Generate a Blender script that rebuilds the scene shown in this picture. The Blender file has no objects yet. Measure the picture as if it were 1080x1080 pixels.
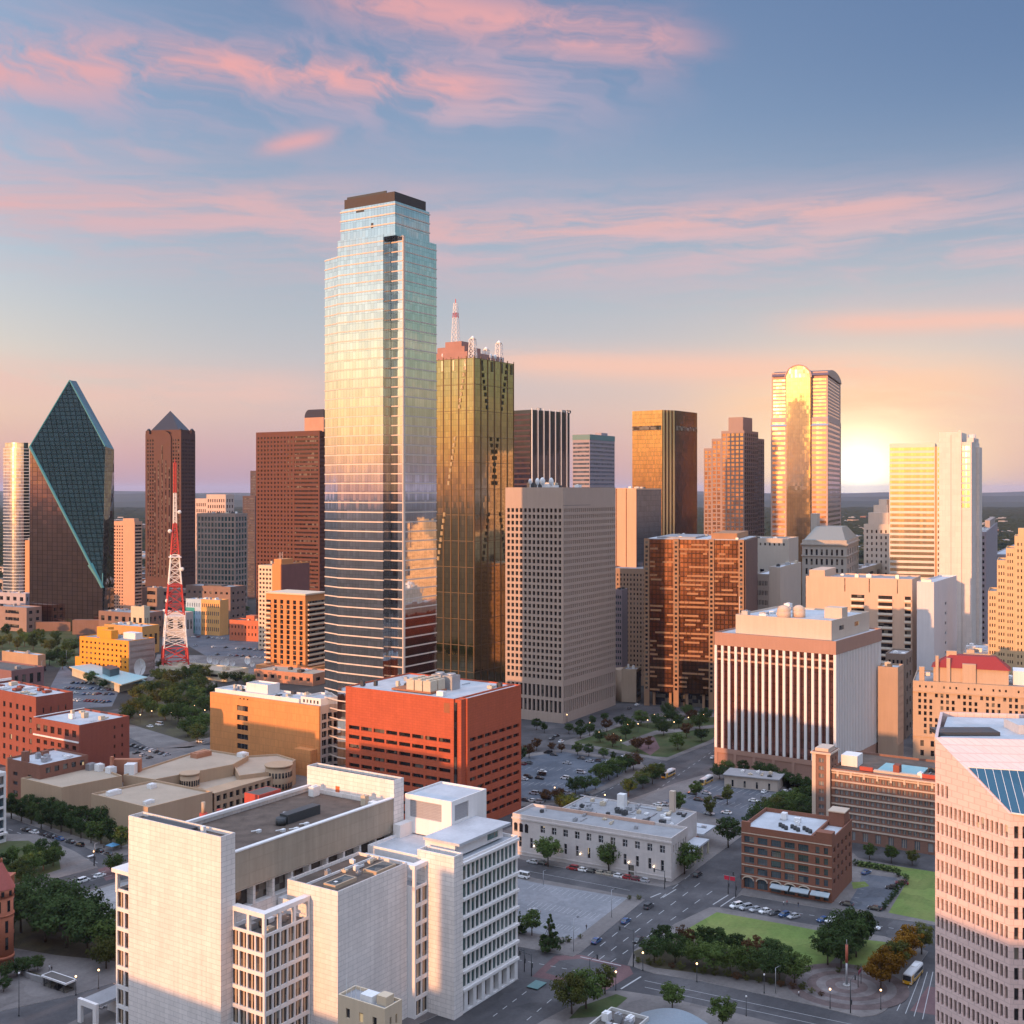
import bpy, bmesh, math, random
from math import sin, cos, tan, atan2, radians, pi, sqrt, floor
from mathutils import Vector, Matrix

random.seed(7)
sc = bpy.context.scene
col = sc.collection

# ------------------------------------------------------------------ camera
F = 1240.0          # focal length in photo pixels (photo 1080 wide)
HY = 517.0          # horizon row of the photo
CZ = 140.0          # camera height
cam = bpy.data.cameras.new('camera')
cam.sensor_width = 36.0
cam.lens = 36.0 * F / 1080.0
cam.shift_y = -(540.0 - HY) / 1080.0
cam.clip_start = 1.0
cam.clip_end = 80000.0
camo = bpy.data.objects.new('camera', cam)
camo.location = (0, 0, CZ)
camo.rotation_euler = (radians(90), 0, 0)
col.objects.link(camo)
sc.camera = camo

# ------------------------------------------------------------------ node helper
class NT:
    def __init__(s, tree):
        s.t = tree
        tree.nodes.clear()
    def n(s, typ, ins=None, **props):
        nd = s.t.nodes.new(typ)
        for k, v in props.items():
            setattr(nd, k, v)
        for k, v in (ins or {}).items():
            s.put(nd.inputs[k], v)
        return nd
    def put(s, sock, v):
        if isinstance(v, bpy.types.NodeSocket):
            s.t.links.new(v, sock)
        elif v is not None:
            if isinstance(v, tuple) and sock.type == 'RGBA' and len(v) == 3:
                v = v + (1.0,)
            sock.default_value = v
    def m(s, op, a, b=None, c=None, clamp=False):
        nd = s.t.nodes.new('ShaderNodeMath')
        nd.operation = op
        nd.use_clamp = clamp
        for i, v in enumerate((a, b, c)):
            if v is not None:
                s.put(nd.inputs[i], v)
        return nd.outputs[0]
    def vm(s, op, a, b=None, scale=None):
        nd = s.t.nodes.new('ShaderNodeVectorMath')
        nd.operation = op
        s.put(nd.inputs[0], a)
        if b is not None: s.put(nd.inputs[1], b)
        if scale is not None: s.put(nd.inputs['Scale'], scale)
        return nd.outputs[0]
    def xyz(s, v):
        nd = s.n('ShaderNodeSeparateXYZ', {0: v})
        return nd.outputs[0], nd.outputs[1], nd.outputs[2]
    def cxyz(s, x, y, z):
        return s.n('ShaderNodeCombineXYZ', {0: x, 1: y, 2: z}).outputs[0]
    def mix(s, fac, a, b, mode='MIX'):
        nd = s.t.nodes.new('ShaderNodeMix')
        nd.data_type = 'RGBA'
        nd.blend_type = mode
        s.put(nd.inputs[0], fac); s.put(nd.inputs[6], a); s.put(nd.inputs[7], b)
        return nd.outputs[2]
    def ramp(s, fac, stops, interp='LINEAR'):
        nd = s.t.nodes.new('ShaderNodeValToRGB')
        cr = nd.color_ramp
        cr.interpolation = interp
        while len(cr.elements) < len(stops):
            cr.elements.new(0.5)
        for e, (p, c) in zip(cr.elements, stops):
            e.position = p
            e.color = tuple(c) + (1.0,)
        s.put(nd.inputs[0], fac)
        return nd.outputs[0]
    def sstep(s, v, a, b):
        nd = s.t.nodes.new('ShaderNodeMapRange')
        nd.interpolation_type = 'SMOOTHSTEP'
        s.put(nd.inputs[0], v)
        nd.inputs[1].default_value = a; nd.inputs[2].default_value = b
        nd.inputs[3].default_value = 0.0; nd.inputs[4].default_value = 1.0
        return nd.outputs[0]
    def noise(s, vec, scale, detail=4, rough=0.55, dist=0.0):
        return s.n('ShaderNodeTexNoise', {'Vector': vec, 'Scale': scale, 'Detail': detail, 'Roughness': rough, 'Distortion': dist}).outputs[0]

# ------------------------------------------------------------------ light: low evening sun from behind on the left
SUN_EL = radians(5.2)
SX, SY = -0.60, -0.80                       # horizontal direction towards the sun
WX, WY = -0.88, -0.475                      # middle of the evening glow
sun = bpy.data.lights.new('sun', 'SUN')
sun.energy = 5.0
sun.angle = radians(0.6)
sun.color = (1.0, 0.47, 0.20)
suno = bpy.data.objects.new('sun', sun)
sd = Vector((SX, SY, 0)).normalized() * cos(SUN_EL) + Vector((0, 0, sin(SUN_EL)))
suno.rotation_euler = sd.to_track_quat('Z', 'Y').to_euler()
suno.location = sd * 900
col.objects.link(suno)

# ------------------------------------------------------------------ world: evening sky, gold in the west, pink streaks in the east
world = bpy.data.worlds.new('World')
sc.world = world
world.use_nodes = True
w = NT(world.node_tree)
tc = w.n('ShaderNodeTexCoord').outputs['Generated']
dx, dy, dz = w.xyz(tc)
hh = w.m('SQRT', w.m('ADD', w.m('MULTIPLY', dx, dx), w.m('MULTIPLY', dy, dy)))
hh = w.m('MAXIMUM', hh, 0.001)
az = w.m('ARCTAN2', dx, dy)                 # 0 ahead, + right
el = w.m('DIVIDE', dz, hh)
zc = w.m('MAXIMUM', dz, 0.0)
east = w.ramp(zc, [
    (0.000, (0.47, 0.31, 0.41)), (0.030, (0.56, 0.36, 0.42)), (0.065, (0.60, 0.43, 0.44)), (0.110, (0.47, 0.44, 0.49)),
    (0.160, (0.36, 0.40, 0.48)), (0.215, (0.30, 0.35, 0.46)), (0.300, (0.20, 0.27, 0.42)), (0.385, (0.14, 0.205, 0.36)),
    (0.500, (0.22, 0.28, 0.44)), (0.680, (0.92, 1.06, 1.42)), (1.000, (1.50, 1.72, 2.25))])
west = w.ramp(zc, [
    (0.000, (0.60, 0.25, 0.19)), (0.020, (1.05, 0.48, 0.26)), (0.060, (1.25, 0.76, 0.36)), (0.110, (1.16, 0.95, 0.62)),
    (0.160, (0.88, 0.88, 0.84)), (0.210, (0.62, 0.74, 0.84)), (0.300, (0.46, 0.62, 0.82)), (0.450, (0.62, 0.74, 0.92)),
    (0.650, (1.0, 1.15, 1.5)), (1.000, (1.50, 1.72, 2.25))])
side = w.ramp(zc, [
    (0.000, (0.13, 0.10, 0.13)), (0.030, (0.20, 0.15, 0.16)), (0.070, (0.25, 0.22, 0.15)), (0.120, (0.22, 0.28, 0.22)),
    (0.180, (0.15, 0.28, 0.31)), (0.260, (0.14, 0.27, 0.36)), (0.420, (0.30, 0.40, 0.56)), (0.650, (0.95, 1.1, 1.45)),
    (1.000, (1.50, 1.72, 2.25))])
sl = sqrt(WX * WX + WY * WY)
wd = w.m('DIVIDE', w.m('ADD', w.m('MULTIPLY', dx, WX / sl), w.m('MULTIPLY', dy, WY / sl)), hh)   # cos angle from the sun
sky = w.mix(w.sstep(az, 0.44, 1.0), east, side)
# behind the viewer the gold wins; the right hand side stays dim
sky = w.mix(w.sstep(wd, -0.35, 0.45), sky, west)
# darker slate at the upper right of the east sky
sl_f = w.m('MULTIPLY', w.sstep(az, -0.1, 0.5), w.sstep(zc, 0.12, 0.36))
sl_f = w.m('MULTIPLY', sl_f, w.m('SUBTRACT', 1.0, w.sstep(zc, 0.42, 0.6)))
sky = w.mix(w.m('MULTIPLY', sl_f, 0.85), sky, (0.065, 0.115, 0.26))
# glow where the light breaks through over the eastern horizon
gx = w.m('SUBTRACT', az, 0.287)
gz = w.m('SUBTRACT', el, 0.015)
def glow(sx_, sz_, p):
    r2 = w.m('ADD', w.m('POWER', w.m('ABSOLUTE', w.m('DIVIDE', gx, sx_)), 2.0), w.m('POWER', w.m('ABSOLUTE', w.m('DIVIDE', gz, sz_)), 2.0))
    return w.m('EXPONENT', w.m('MULTIPLY', w.m('POWER', w.m('MAXIMUM', r2, 1e-5), p), -1.0))
sky = w.mix(w.m('MULTIPLY', glow(0.24, 0.11, 0.8), 0.42), sky, (0.84, 0.48, 0.36))
sky = w.mix(w.m('MULTIPLY', glow(0.115, 0.075, 0.8), 0.78), sky, (1.00, 0.60, 0.31))
sky = w.mix(w.m('MULTIPLY', glow(0.078, 0.058, 0.8), 0.92), sky, (1.35, 1.08, 0.64))
sky = w.mix(w.m('MULTIPLY', glow(0.027, 0.025, 0.75), 1.0), sky, (2.2, 2.0, 1.5))
# clouds
sv = w.cxyz(w.m('MULTIPLY', az, 5.0), w.m('MULTIPLY', el, 22.0), 0.0)
warp = w.noise(w.cxyz(w.m('MULTIPLY', az, 6.0), w.m('MULTIPLY', el, 9.0), 3.0), 1.0, 3)
sv2 = w.cxyz(w.m('ADD', w.m('MULTIPLY', az, 6.5), w.m('MULTIPLY', warp, 2.2)), w.m('ADD', w.m('ADD', w.m('MULTIPLY', el, 19.0), w.m('MULTIPLY', warp, 1.2)), w.m('MULTIPLY', az, 4.5)), 1.7)
nA = w.noise(sv2, 1.5, 8, 0.60)
nB = w.noise(w.cxyz(w.m('ADD', w.m('MULTIPLY', az, 5.0), w.m('MULTIPLY', warp, 1.4)), w.m('ADD', w.m('MULTIPLY', el, 38.0), w.m('MULTIPLY', warp, 1.2)), 8.2), 1.5, 8, 0.62)
def band(x0, x1, y0, y1, width, noise_sock, lo, hi, strength, soft=90.0):
    """a streak of cloud running from column x0 row y0 to column x1 row y1 of the eastern sky"""
    a0, a1 = atan2(x0 - 540, F), atan2(x1 - 540, F)
    e0 = (HY - y0) / F * cos(a0); e1 = (HY - y1) / F * cos(a1)
    k = (e1 - e0) / (a1 - a0)
    line = w.m('ADD', w.m('MULTIPLY', w.m('SUBTRACT', az, a0), k), e0)
    d = w.m('DIVIDE', w.m('SUBTRACT', el, line), width / F)
    g = w.m('EXPONENT', w.m('MULTIPLY', w.m('MULTIPLY', d, d), -1.0))
    s_ = soft / F
    win = w.m('MULTIPLY', w.sstep(az, a0 - s_, a0 + s_), w.m('SUBTRACT', 1.0, w.sstep(az, a1 - s_, a1 + s_)))
    v = w.m('MULTIPLY', w.m('MULTIPLY', g, win), w.sstep(noise_sock, lo, hi))
    return w.m('MULTIPLY', v, strength)
PINK = (0.82, 0.34, 0.31)
ROSE = (0.66, 0.38, 0.41)
sky = w.mix(band(-300, 1250, 172, 236, 50, nB, 0.30, 0.66, 0.80, 200), sky, ROSE)
sky = w.mix(band(-300, 420, 196, 214, 20, nB, 0.20, 0.62, 0.55, 120), sky, (0.74, 0.38, 0.36))
sky = w.mix(band(430, 1010, 242, 208, 15, nB, 0.30, 0.60, 0.80, 90), sky, (0.74, 0.37, 0.34))
sky = w.mix(band(690, 1060, 262, 235, 10, nB, 0.3, 0.65, 0.45, 90), sky, (0.66, 0.40, 0.38))
sky = w.mix(band(-300, 660, 36, 70, 62, nA, 0.36, 0.68, 0.62, 110), sky, (0.60, 0.37, 0.44))
sky = w.mix(band(-300, 170, 48, 70, 30, nA, 0.34, 0.62, 0.70, 90), sky, PINK)
sky = w.mix(band(150, 520, 58, 92, 20, nA, 0.30, 0.60, 0.90, 60), sky, PINK)
sky = w.mix(band(340, 720, -14, 46, 28, nA, 0.32, 0.60, 0.82, 70), sky, PINK)
sky = w.mix(band(-300, 200, 152, 158, 12, nA, 0.35, 0.62, 0.5, 60), sky, ROSE)
sky = w.mix(band(280, 345, 156, 143, 9, nA, 0.2, 0.55, 0.7, 24), sky, PINK)
sky = w.mix(band(440, 570, 122, 112, 12, nA, 0.35, 0.6, 0.55, 40), sky, ROSE)
sky = w.mix(band(-300, 345, 385, 415, 24, nB, 0.18, 0.58, 0.66, 70), sky, (0.80, 0.47, 0.42))
sky = w.mix(band(500, 980, 380, 392, 17, nB, 0.14, 0.52, 0.80, 80), sky, (0.90, 0.47, 0.36))
sky = w.mix(band(760, 1060, 424, 408, 26, nB, 0.16, 0.56, 0.75, 70), sky, (0.95, 0.52, 0.32))
sky = w.mix(band(850, 1300, 342, 326, 12, nB, 0.14, 0.52, 0.85, 70), sky, (0.86, 0.44, 0.35))
sky = w.mix(band(980, 1300, 430, 420, 30, nB, 0.22, 0.62, 0.4, 70), sky, (0.74, 0.42, 0.40))
# thin general streaks outside the view
fw = w.m('MULTIPLY', w.sstep(w.m('ABSOLUTE', az), 0.55, 1.0), w.sstep(nB, 0.5, 0.7))
fw = w.m('MULTIPLY', fw, w.m('MULTIPLY', w.sstep(el, 0.02, 0.1), w.m('SUBTRACT', 1.0, w.sstep(el, 0.5, 0.9))))
sky = w.mix(w.m('MULTIPLY', fw, 0.35), sky, (0.9, 0.55, 0.42))
# below the horizon
sky = w.mix(w.sstep(dz, -0.02, -0.002), (0.12, 0.11, 0.14), sky)
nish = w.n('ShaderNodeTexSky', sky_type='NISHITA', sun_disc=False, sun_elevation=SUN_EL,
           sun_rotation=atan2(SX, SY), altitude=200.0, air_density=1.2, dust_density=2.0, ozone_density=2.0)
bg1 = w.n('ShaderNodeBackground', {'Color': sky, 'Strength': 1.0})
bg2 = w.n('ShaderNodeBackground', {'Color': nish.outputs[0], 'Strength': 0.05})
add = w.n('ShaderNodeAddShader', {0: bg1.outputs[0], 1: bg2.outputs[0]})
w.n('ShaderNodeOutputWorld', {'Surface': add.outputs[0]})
world.cycles.sampling_method = 'MANUAL'
world.cycles.sample_map_resolution = 512

sc.view_settings.view_transform = 'Standard'
sc.view_settings.look = 'None'
sc.view_settings.exposure = 0.0
sc.view_settings.gamma = 1.0
sc.render.engine = 'CYCLES'
sc.cycles.use_denoising = True
sc.cycles.max_bounces = 6
sc.cycles.diffuse_bounces = 3
sc.cycles.glossy_bounces = 4
sc.cycles.volume_bounces = 0
sc.cycles.sample_clamp_indirect = 6.0

# ------------------------------------------------------------------ geometry helpers
def ray(px, D):
    return (px - 540.0) / F * D
def G(px, py, z=0.0):
    """the point of height z seen at this place of the photograph"""
    D = (CZ - z) * F / (py - HY)
    return Vector((ray(px, D), D, z))
def zat(py, D):
    return CZ - (py - HY) * D / F

def link(o, parent=None):
    col.objects.link(o)
    if parent is not None:
        o.parent = parent
    return o
def tag(o, label=None, cat=None, group=None, kind=None):
    if label: o['label'] = label
    if cat: o['category'] = cat
    if group: o['group'] = group
    if kind: o['kind'] = kind
    return o
def empty(name, loc=(0, 0, 0), rz=0.0, label=None, cat=None, group=None):
    o = bpy.data.objects.new(name, None)
    o.empty_display_size = 1.0
    o.location = loc
    o.rotation_euler = (0, 0, rz)
    link(o)
    return tag(o, label, cat, group)

class MB:
    """collects faces and links them as one mesh object"""
    def __init__(s):
        s.v = []; s.f = []; s.mi = []; s.smooth = []
    def face(s, pts, mi=0, sm=False):
        i = len(s.v)
        s.v.extend(tuple(p) for p in pts)
        s.f.append(tuple(range(i, i + len(pts))))
        s.mi.append(mi); s.smooth.append(sm)
        return s
    def box(s, x0, y0, z0, x1, y1, z1, mi=0, bottom=True):
        a = [(x0, y0, z0), (x1, y0, z0), (x1, y1, z0), (x0, y1, z0), (x0, y0, z1), (x1, y0, z1), (x1, y1, z1), (x0, y1, z1)]
        i = len(s.v); s.v.extend(a)
        fs = [(4, 5, 6, 7), (0, 1, 5, 4), (1, 2, 6, 5), (2, 3, 7, 6), (3, 0, 4, 7)]
        if bottom: fs.append((3, 2, 1, 0))
        for f in fs:
            s.f.append(tuple(i + k for k in f)); s.mi.append(mi); s.smooth.append(False)
        return s
    def obox(s, c, ex, ey, hx, hy, z0, z1, mi=0):
        """box with its own horizontal axes"""
        c = Vector((c[0], c[1])); ex = Vector((ex[0], ex[1])); ey = Vector((ey[0], ey[1]))
        q = [c - ex * hx - ey * hy, c + ex * hx - ey * hy, c + ex * hx + ey * hy, c - ex * hx + ey * hy]
        s.prism([(p.x, p.y) for p in q], z0, z1, mi)
        return s
    def prism(s, poly, z0, z1, mi=0, mi_top=None, bottom=True):
        area = sum(poly[k][0] * poly[(k + 1) % len(poly)][1] - poly[(k + 1) % len(poly)][0] * poly[k][1] for k in range(len(poly)))
        if area < 0: poly = poly[::-1]
        n = len(poly); i = len(s.v)
        s.v.extend((p[0], p[1], z0) for p in poly); s.v.extend((p[0], p[1], z1) for p in poly)
        for k in range(n):
            j = (k + 1) % n
            s.f.append((i + k, i + j, i + n + j, i + n + k)); s.mi.append(mi); s.smooth.append(False)
        s.f.append(tuple(i + n + k for k in range(n))); s.mi.append(mi if mi_top is None else mi_top); s.smooth.append(False)
        if bottom:
            s.f.append(tuple(i + k for k in reversed(range(n)))); s.mi.append(mi); s.smooth.append(False)
        return s
    def cyl(s, cx, cy, z0, z1, r0, r1=None, n=12, mi=0, cap=True, sm=True):
        r1 = r0 if r1 is None else r1
        i = len(s.v)
        for k in range(n):
            t = 2 * pi * k / n
            s.v.append((cx + r0 * cos(t), cy + r0 * sin(t), z0))
        for k in range(n):
            t = 2 * pi * k / n
            s.v.append((cx + r1 * cos(t), cy + r1 * sin(t), z1))
        for k in range(n):
            j = (k + 1) % n
            s.f.append((i + k, i + j, i + n + j, i + n + k)); s.mi.append(mi); s.smooth.append(sm)
        if cap:
            s.f.append(tuple(i + n + k for k in range(n))); s.mi.append(mi); s.smooth.append(False)
            s.f.append(tuple(i + k for k in reversed(range(n)))); s.mi.append(mi); s.smooth.append(False)
        return s
    def bar(s, p, q, r, n=6, mi=0, r2=None):
        p = Vector(p); q = Vector(q); r2 = r if r2 is None else r2
        d = (q - p).normalized()
        a = d.orthogonal().normalized(); b = d.cross(a)
        i = len(s.v)
        for (c, rr) in ((p, r), (q, r2)):
            for k in range(n):
                t = 2 * pi * k / n
                s.v.append(tuple(c + (a * cos(t) + b * sin(t)) * rr))
        for k in range(n):
            j = (k + 1) % n
            s.f.append((i + k, i + j, i + n + j, i + n + k)); s.mi.append(mi); s.smooth.append(n > 6)
        s.f.append(tuple(i + n + k for k in range(n))); s.mi.append(mi); s.smooth.append(False)
        s.f.append(tuple(i + k for k in reversed(range(n)))); s.mi.append(mi); s.smooth.append(False)
        return s
    def ball(s, c, rx, ry=None, rz=None, nu=10, nv=6, mi=0):
        ry = rx if ry is None else ry; rz = rx if rz is None else rz
        i = len(s.v)
        for a in range(nv + 1):
            ph = pi * a / nv
            for b in range(nu):
                t = 2 * pi * b / nu
                s.v.append((c[0] + rx * sin(ph) * cos(t), c[1] + ry * sin(ph) * sin(t), c[2] + rz * cos(ph)))
        for a in range(nv):
            for b in range(nu):
                j = (b + 1) % nu
                s.f.append((i + a * nu + b, i + (a + 1) * nu + b, i + (a + 1) * nu + j, i + a * nu + j)); s.mi.append(mi); s.smooth.append(True)
        return s
    def mesh(s, name, mats):
        me = bpy.data.meshes.new(name)
        me.from_pydata(s.v, [], s.f)
        for m_ in (mats if isinstance(mats, (list, tuple)) else [mats]):
            me.materials.append(m_)
        me.polygons.foreach_set('material_index', s.mi)
        me.polygons.foreach_set('use_smooth', s.smooth)
        me.update()
        return me
    def build(s, name, mats, parent=None, loc=None, rz=None):
        o = bpy.data.objects.new(name, s.mesh(name, mats))
        if loc is not None: o.location = loc
        if rz is not None: o.rotation_euler = (0, 0, rz)
        return link(o, parent)

def kids(o):
    return [c for c in col.objects if c.parent is o]
_kids_cache = {}
def copy_thing(o, loc, rz=None, label=None, scale=None):
    r = o.copy(); col.objects.link(r)
    r.location = loc
    if rz is not None: r.rotation_euler = (0, 0, rz)
    if scale is not None: r.scale = (scale, scale, scale) if not isinstance(scale, tuple) else scale
    if label: r['label'] = label
    for ch in _kids_cache.setdefault(o.name, list(o.children)):
        c = ch.copy(); col.objects.link(c); c.parent = r
        for gch in _kids_cache.setdefault(ch.name, list(ch.children)):
            g = gch.copy(); col.objects.link(g); g.parent = c
    return r
ORD = ['first', 'second', 'third', 'fourth', 'fifth', 'sixth', 'seventh', 'eighth', 'ninth', 'tenth', 'eleventh', 'twelfth',
       'thirteenth', 'fourteenth', 'fifteenth', 'sixteenth', 'seventeenth', 'eighteenth', 'nineteenth', 'twentieth'] + \
      ['twenty-' + x for x in ('first', 'second', 'third', 'fourth', 'fifth', 'sixth', 'seventh', 'eighth', 'ninth')] + ['thirtieth'] + \
      ['thirty-' + x for x in ('first', 'second', 'third', 'fourth', 'fifth', 'sixth', 'seventh', 'eighth', 'ninth')]
# ------------------------------------------------------------------ materials
def new_mat(name):
    m_ = bpy.data.materials.new(name)
    m_.use_nodes = True
    return m_, NT(m_.node_tree)
def out(t, shader):
    t.n('ShaderNodeOutputMaterial', {'Surface': shader})
def mul(c, k):
    return tuple(x * k for x in c)

_mc = {}
def stone(name, c, var=0.14, rough=0.85, joint=None, streak=0.10, bump=0.0, scale=0.12, spec=0.3):
    """matt wall: patchy tone, rain streaks, optional panel joints (width, height, darkness)"""
    if name in _mc: return _mc[name]
    m_, t = new_mat(name)
    P = t.n('ShaderNodeTexCoord').outputs['Object']
    x, y, z = t.xyz(P)
    a = t.noise(P, scale, 5)
    b = t.noise(P, scale * 9, 4)
    st = t.noise(t.cxyz(t.m('MULTIPLY', x, 0.9), t.m('MULTIPLY', y, 0.9), t.m('MULTIPLY', z, 0.05)), 0.9, 3)
    k = t.m('ADD', t.m('MULTIPLY', t.m('SUBTRACT', a, 0.5), var * 2.2), t.m('MULTIPLY', t.m('SUBTRACT', b, 0.5), var))
    k = t.m('ADD', k, t.m('MULTIPLY', t.m('SUBTRACT', st, 0.5), streak * 2))
    k = t.m('ADD', k, 1.0)
    if joint:
        jw, jh, jd = joint
        br = t.n('ShaderNodeTexBrick', {'Vector': t.cxyz(t.m('ADD', x, y), z, 0.0), 'Color1': (1, 1, 1), 'Color2': (0.92, 0.92, 0.92), 'Mortar': (1 - jd,) * 3,
                                        'Scale': 1.0, 'Mortar Size': min(min(jw, jh) * 0.07, 0.16), 'Mortar Smooth': 0.2, 'Bias': 0.0, 'Brick Width': jw, 'Row Height': jh})
        k = t.m('MULTIPLY', k, t.n('ShaderNodeSeparateColor', {0: br.outputs[0]}).outputs[0])
    cc = t.vm('SCALE', c, scale=k)
    bs = t.n('ShaderNodeBsdfPrincipled', {'Base Color': cc, 'Roughness': rough, 'Specular IOR Level': spec})
    if bump:
        bp = t.n('ShaderNodeBump', {'Strength': bump, 'Distance': 0.1, 'Height': b})
        t.put(bs.inputs['Normal'], bp.outputs[0])
    out(t, bs.outputs[0])
    _mc[name] = m_
    return m_
def pane(name, c=(0.018, 0.02, 0.026), rough=0.08, spec=0.9, lit=0.0):
    """window glass: dark room behind, tone differs from pane to pane"""
    if name in _mc: return _mc[name]
    m_, t = new_mat(name)
    P = t.n('ShaderNodeTexCoord').outputs['Object']
    wp = t.vm('FLOOR', t.vm('SCALE', t.n('ShaderNodeNewGeometry').outputs['Position'], scale=0.42))
    wn = t.n('ShaderNodeTexWhiteNoise', {'Vector': wp}, noise_dimensions='3D').outputs['Value']
    rnd = t.m('FRACT', t.m('ADD', t.n('ShaderNodeObjectInfo').outputs['Random'], t.m('MULTIPLY', wn, 0.6)))
    v = t.noise(P, 0.35, 2)
    k = t.m('ADD', 0.25, t.m('MULTIPLY', t.m('ADD', t.m('MULTIPLY', rnd, 1.3), v), 0.75))
    curtain = t.m('MULTIPLY', t.m('GREATER_THAN', rnd, 0.78), t.m('MULTIPLY', wn, 0.9))
    cc = t.mix(curtain, t.vm('SCALE', c, scale=k), (0.20, 0.18, 0.15))
    bs = t.n('ShaderNodeBsdfPrincipled', {'Base Color': cc, 'Roughness': rough, 'Specular IOR Level': spec})
    if lit:
        on = t.m('GREATER_THAN', rnd, 1.0 - lit)
        t.put(bs.inputs['Emission Color'], (1.0, 0.72, 0.38, 1.0))
        t.put(bs.inputs['Emission Strength'], t.m('MULTIPLY', on, 0.5))
    out(t, bs.outputs[0])
    _mc[name] = m_
    return m_
def mirror(name, tint, rough=0.05, cw=1.6, ch=4.0, line=0.35, wob=0.010, metal=1.0, lw=0.09, dark=None):
    """reflective curtain-wall glass: each pane tilts a little, joints show as fine dark lines"""
    if name in _mc: return _mc[name]
    m_, t = new_mat(name)
    P = t.n('ShaderNodeTexCoord').outputs['Object']
    x, y, z = t.xyz(P)
    s_ = t.m('ADD', t.m('ADD', x, y), 500.0)
    cu = t.m('DIVIDE', s_, cw); cv = t.m('DIVIDE', z, ch)
    cell = t.cxyz(t.m('FLOOR', cu), t.m('FLOOR', cv), 0.0)
    wn = t.n('ShaderNodeTexWhiteNoise', {'Vector': cell}, noise_dimensions='3D')
    off = t.vm('SCALE', t.vm('SUBTRACT', wn.outputs['Color'], (0.5, 0.5, 0.5)), scale=wob * 2)
    big = t.n('ShaderNodeTexNoise', {'Vector': P, 'Scale': 0.05, 'Detail': 2.0}).outputs['Color']
    off2 = t.vm('SCALE', t.vm('SUBTRACT', big, (0.5, 0.5, 0.5)), scale=wob * 2.5)
    nrm = t.vm('NORMALIZE', t.vm('ADD', t.vm('ADD', t.n('ShaderNodeNewGeometry').outputs['Normal'], off), off2))
    fu = t.m('FRACT', cu); fv = t.m('FRACT', cv)
    ln = t.m('MAXIMUM', t.m('LESS_THAN', fu, lw), t.m('LESS_THAN', fv, lw * cw / ch))
    k = t.m('MULTIPLY', t.m('SUBTRACT', 1.0, t.m('MULTIPLY', ln, line)), t.m('ADD', 0.90, t.m('MULTIPLY', wn.outputs['Value'], 0.2)))
    cc = t.vm('SCALE', tint, scale=k)
    bs = t.n('ShaderNodeBsdfPrincipled', {'Base Color': cc, 'Roughness': rough, 'Metallic': metal, 'Normal': nrm, 'Specular IOR Level': 1.0})
    out(t, bs.outputs[0])
    _mc[name] = m_
    return m_
def plain(name, c, rough=0.6, metal=0.0, emit=0.0):
    if name in _mc: return _mc[name]
    m_, t = new_mat(name)
    P = t.n('ShaderNodeTexCoord').outputs['Object']
    v = t.noise(P, 1.3, 3)
    cc = t.vm('SCALE', c, scale=t.m('ADD', 0.85, t.m('MULTIPLY', v, 0.3)))
    bs = t.n('ShaderNodeBsdfPrincipled', {'Base Color': cc, 'Roughness': rough, 'Metallic': metal})
    if emit:
        t.put(bs.inputs['Emission Color'], tuple(c) + (1.0,)); t.put(bs.inputs['Emission Strength'], emit)
    out(t, bs.outputs[0])
    _mc[name] = m_
    return m_
def groundmat(name, c, c2, scale=0.02, fine=0.6, rough=0.9, bump=0.0):
    if name in _mc: return _mc[name]
    m_, t = new_mat(name)
    P = t.n('ShaderNodeNewGeometry').outputs['Position']
    a = t.noise(P, scale, 6, 0.6)
    b = t.noise(P, fine, 5, 0.65)
    cc = t.mix(t.sstep(a, 0.36, 0.66), c, c2)
    wob = t.vm('ADD', P, t.vm('SCALE', t.n('ShaderNodeTexNoise', {'Vector': P, 'Scale': 0.12}).outputs['Color'], scale=6.0))
    vo = t.n('ShaderNodeTexVoronoi', {'Vector': wob, 'Scale': 0.085}).outputs['Color']
    patch = t.n('ShaderNodeSeparateColor', {0: vo}).outputs[0]
    px_, py_, pz_ = t.xyz(P)
    trk = t.noise(t.cxyz(t.m('ADD', t.m('MULTIPLY', px_, 0.53), t.m('MULTIPLY', py_, 0.85)), t.m('MULTIPLY', t.m('SUBTRACT', t.m('MULTIPLY', px_, 0.85), t.m('MULTIPLY', py_, 0.53)), 14.0), 0.0), 0.035, 3)
    k = t.m('ADD', t.m('ADD', 0.42, t.m('MULTIPLY', b, 0.6)), t.m('ADD', t.m('MULTIPLY', patch, 0.26), t.m('MULTIPLY', trk, 0.30)))
    cc = t.vm('SCALE', cc, scale=k)
    bs = t.n('ShaderNodeBsdfPrincipled', {'Base Color': cc, 'Roughness': rough, 'Specular IOR Level': 0.25})
    if bump:
        bp = t.n('ShaderNodeBump', {'Strength': bump, 'Distance': 0.3, 'Height': b})
        t.put(bs.inputs['Normal'], bp.outputs[0])
    out(t, bs.outputs[0])
    _mc[name] = m_
    return m_
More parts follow.
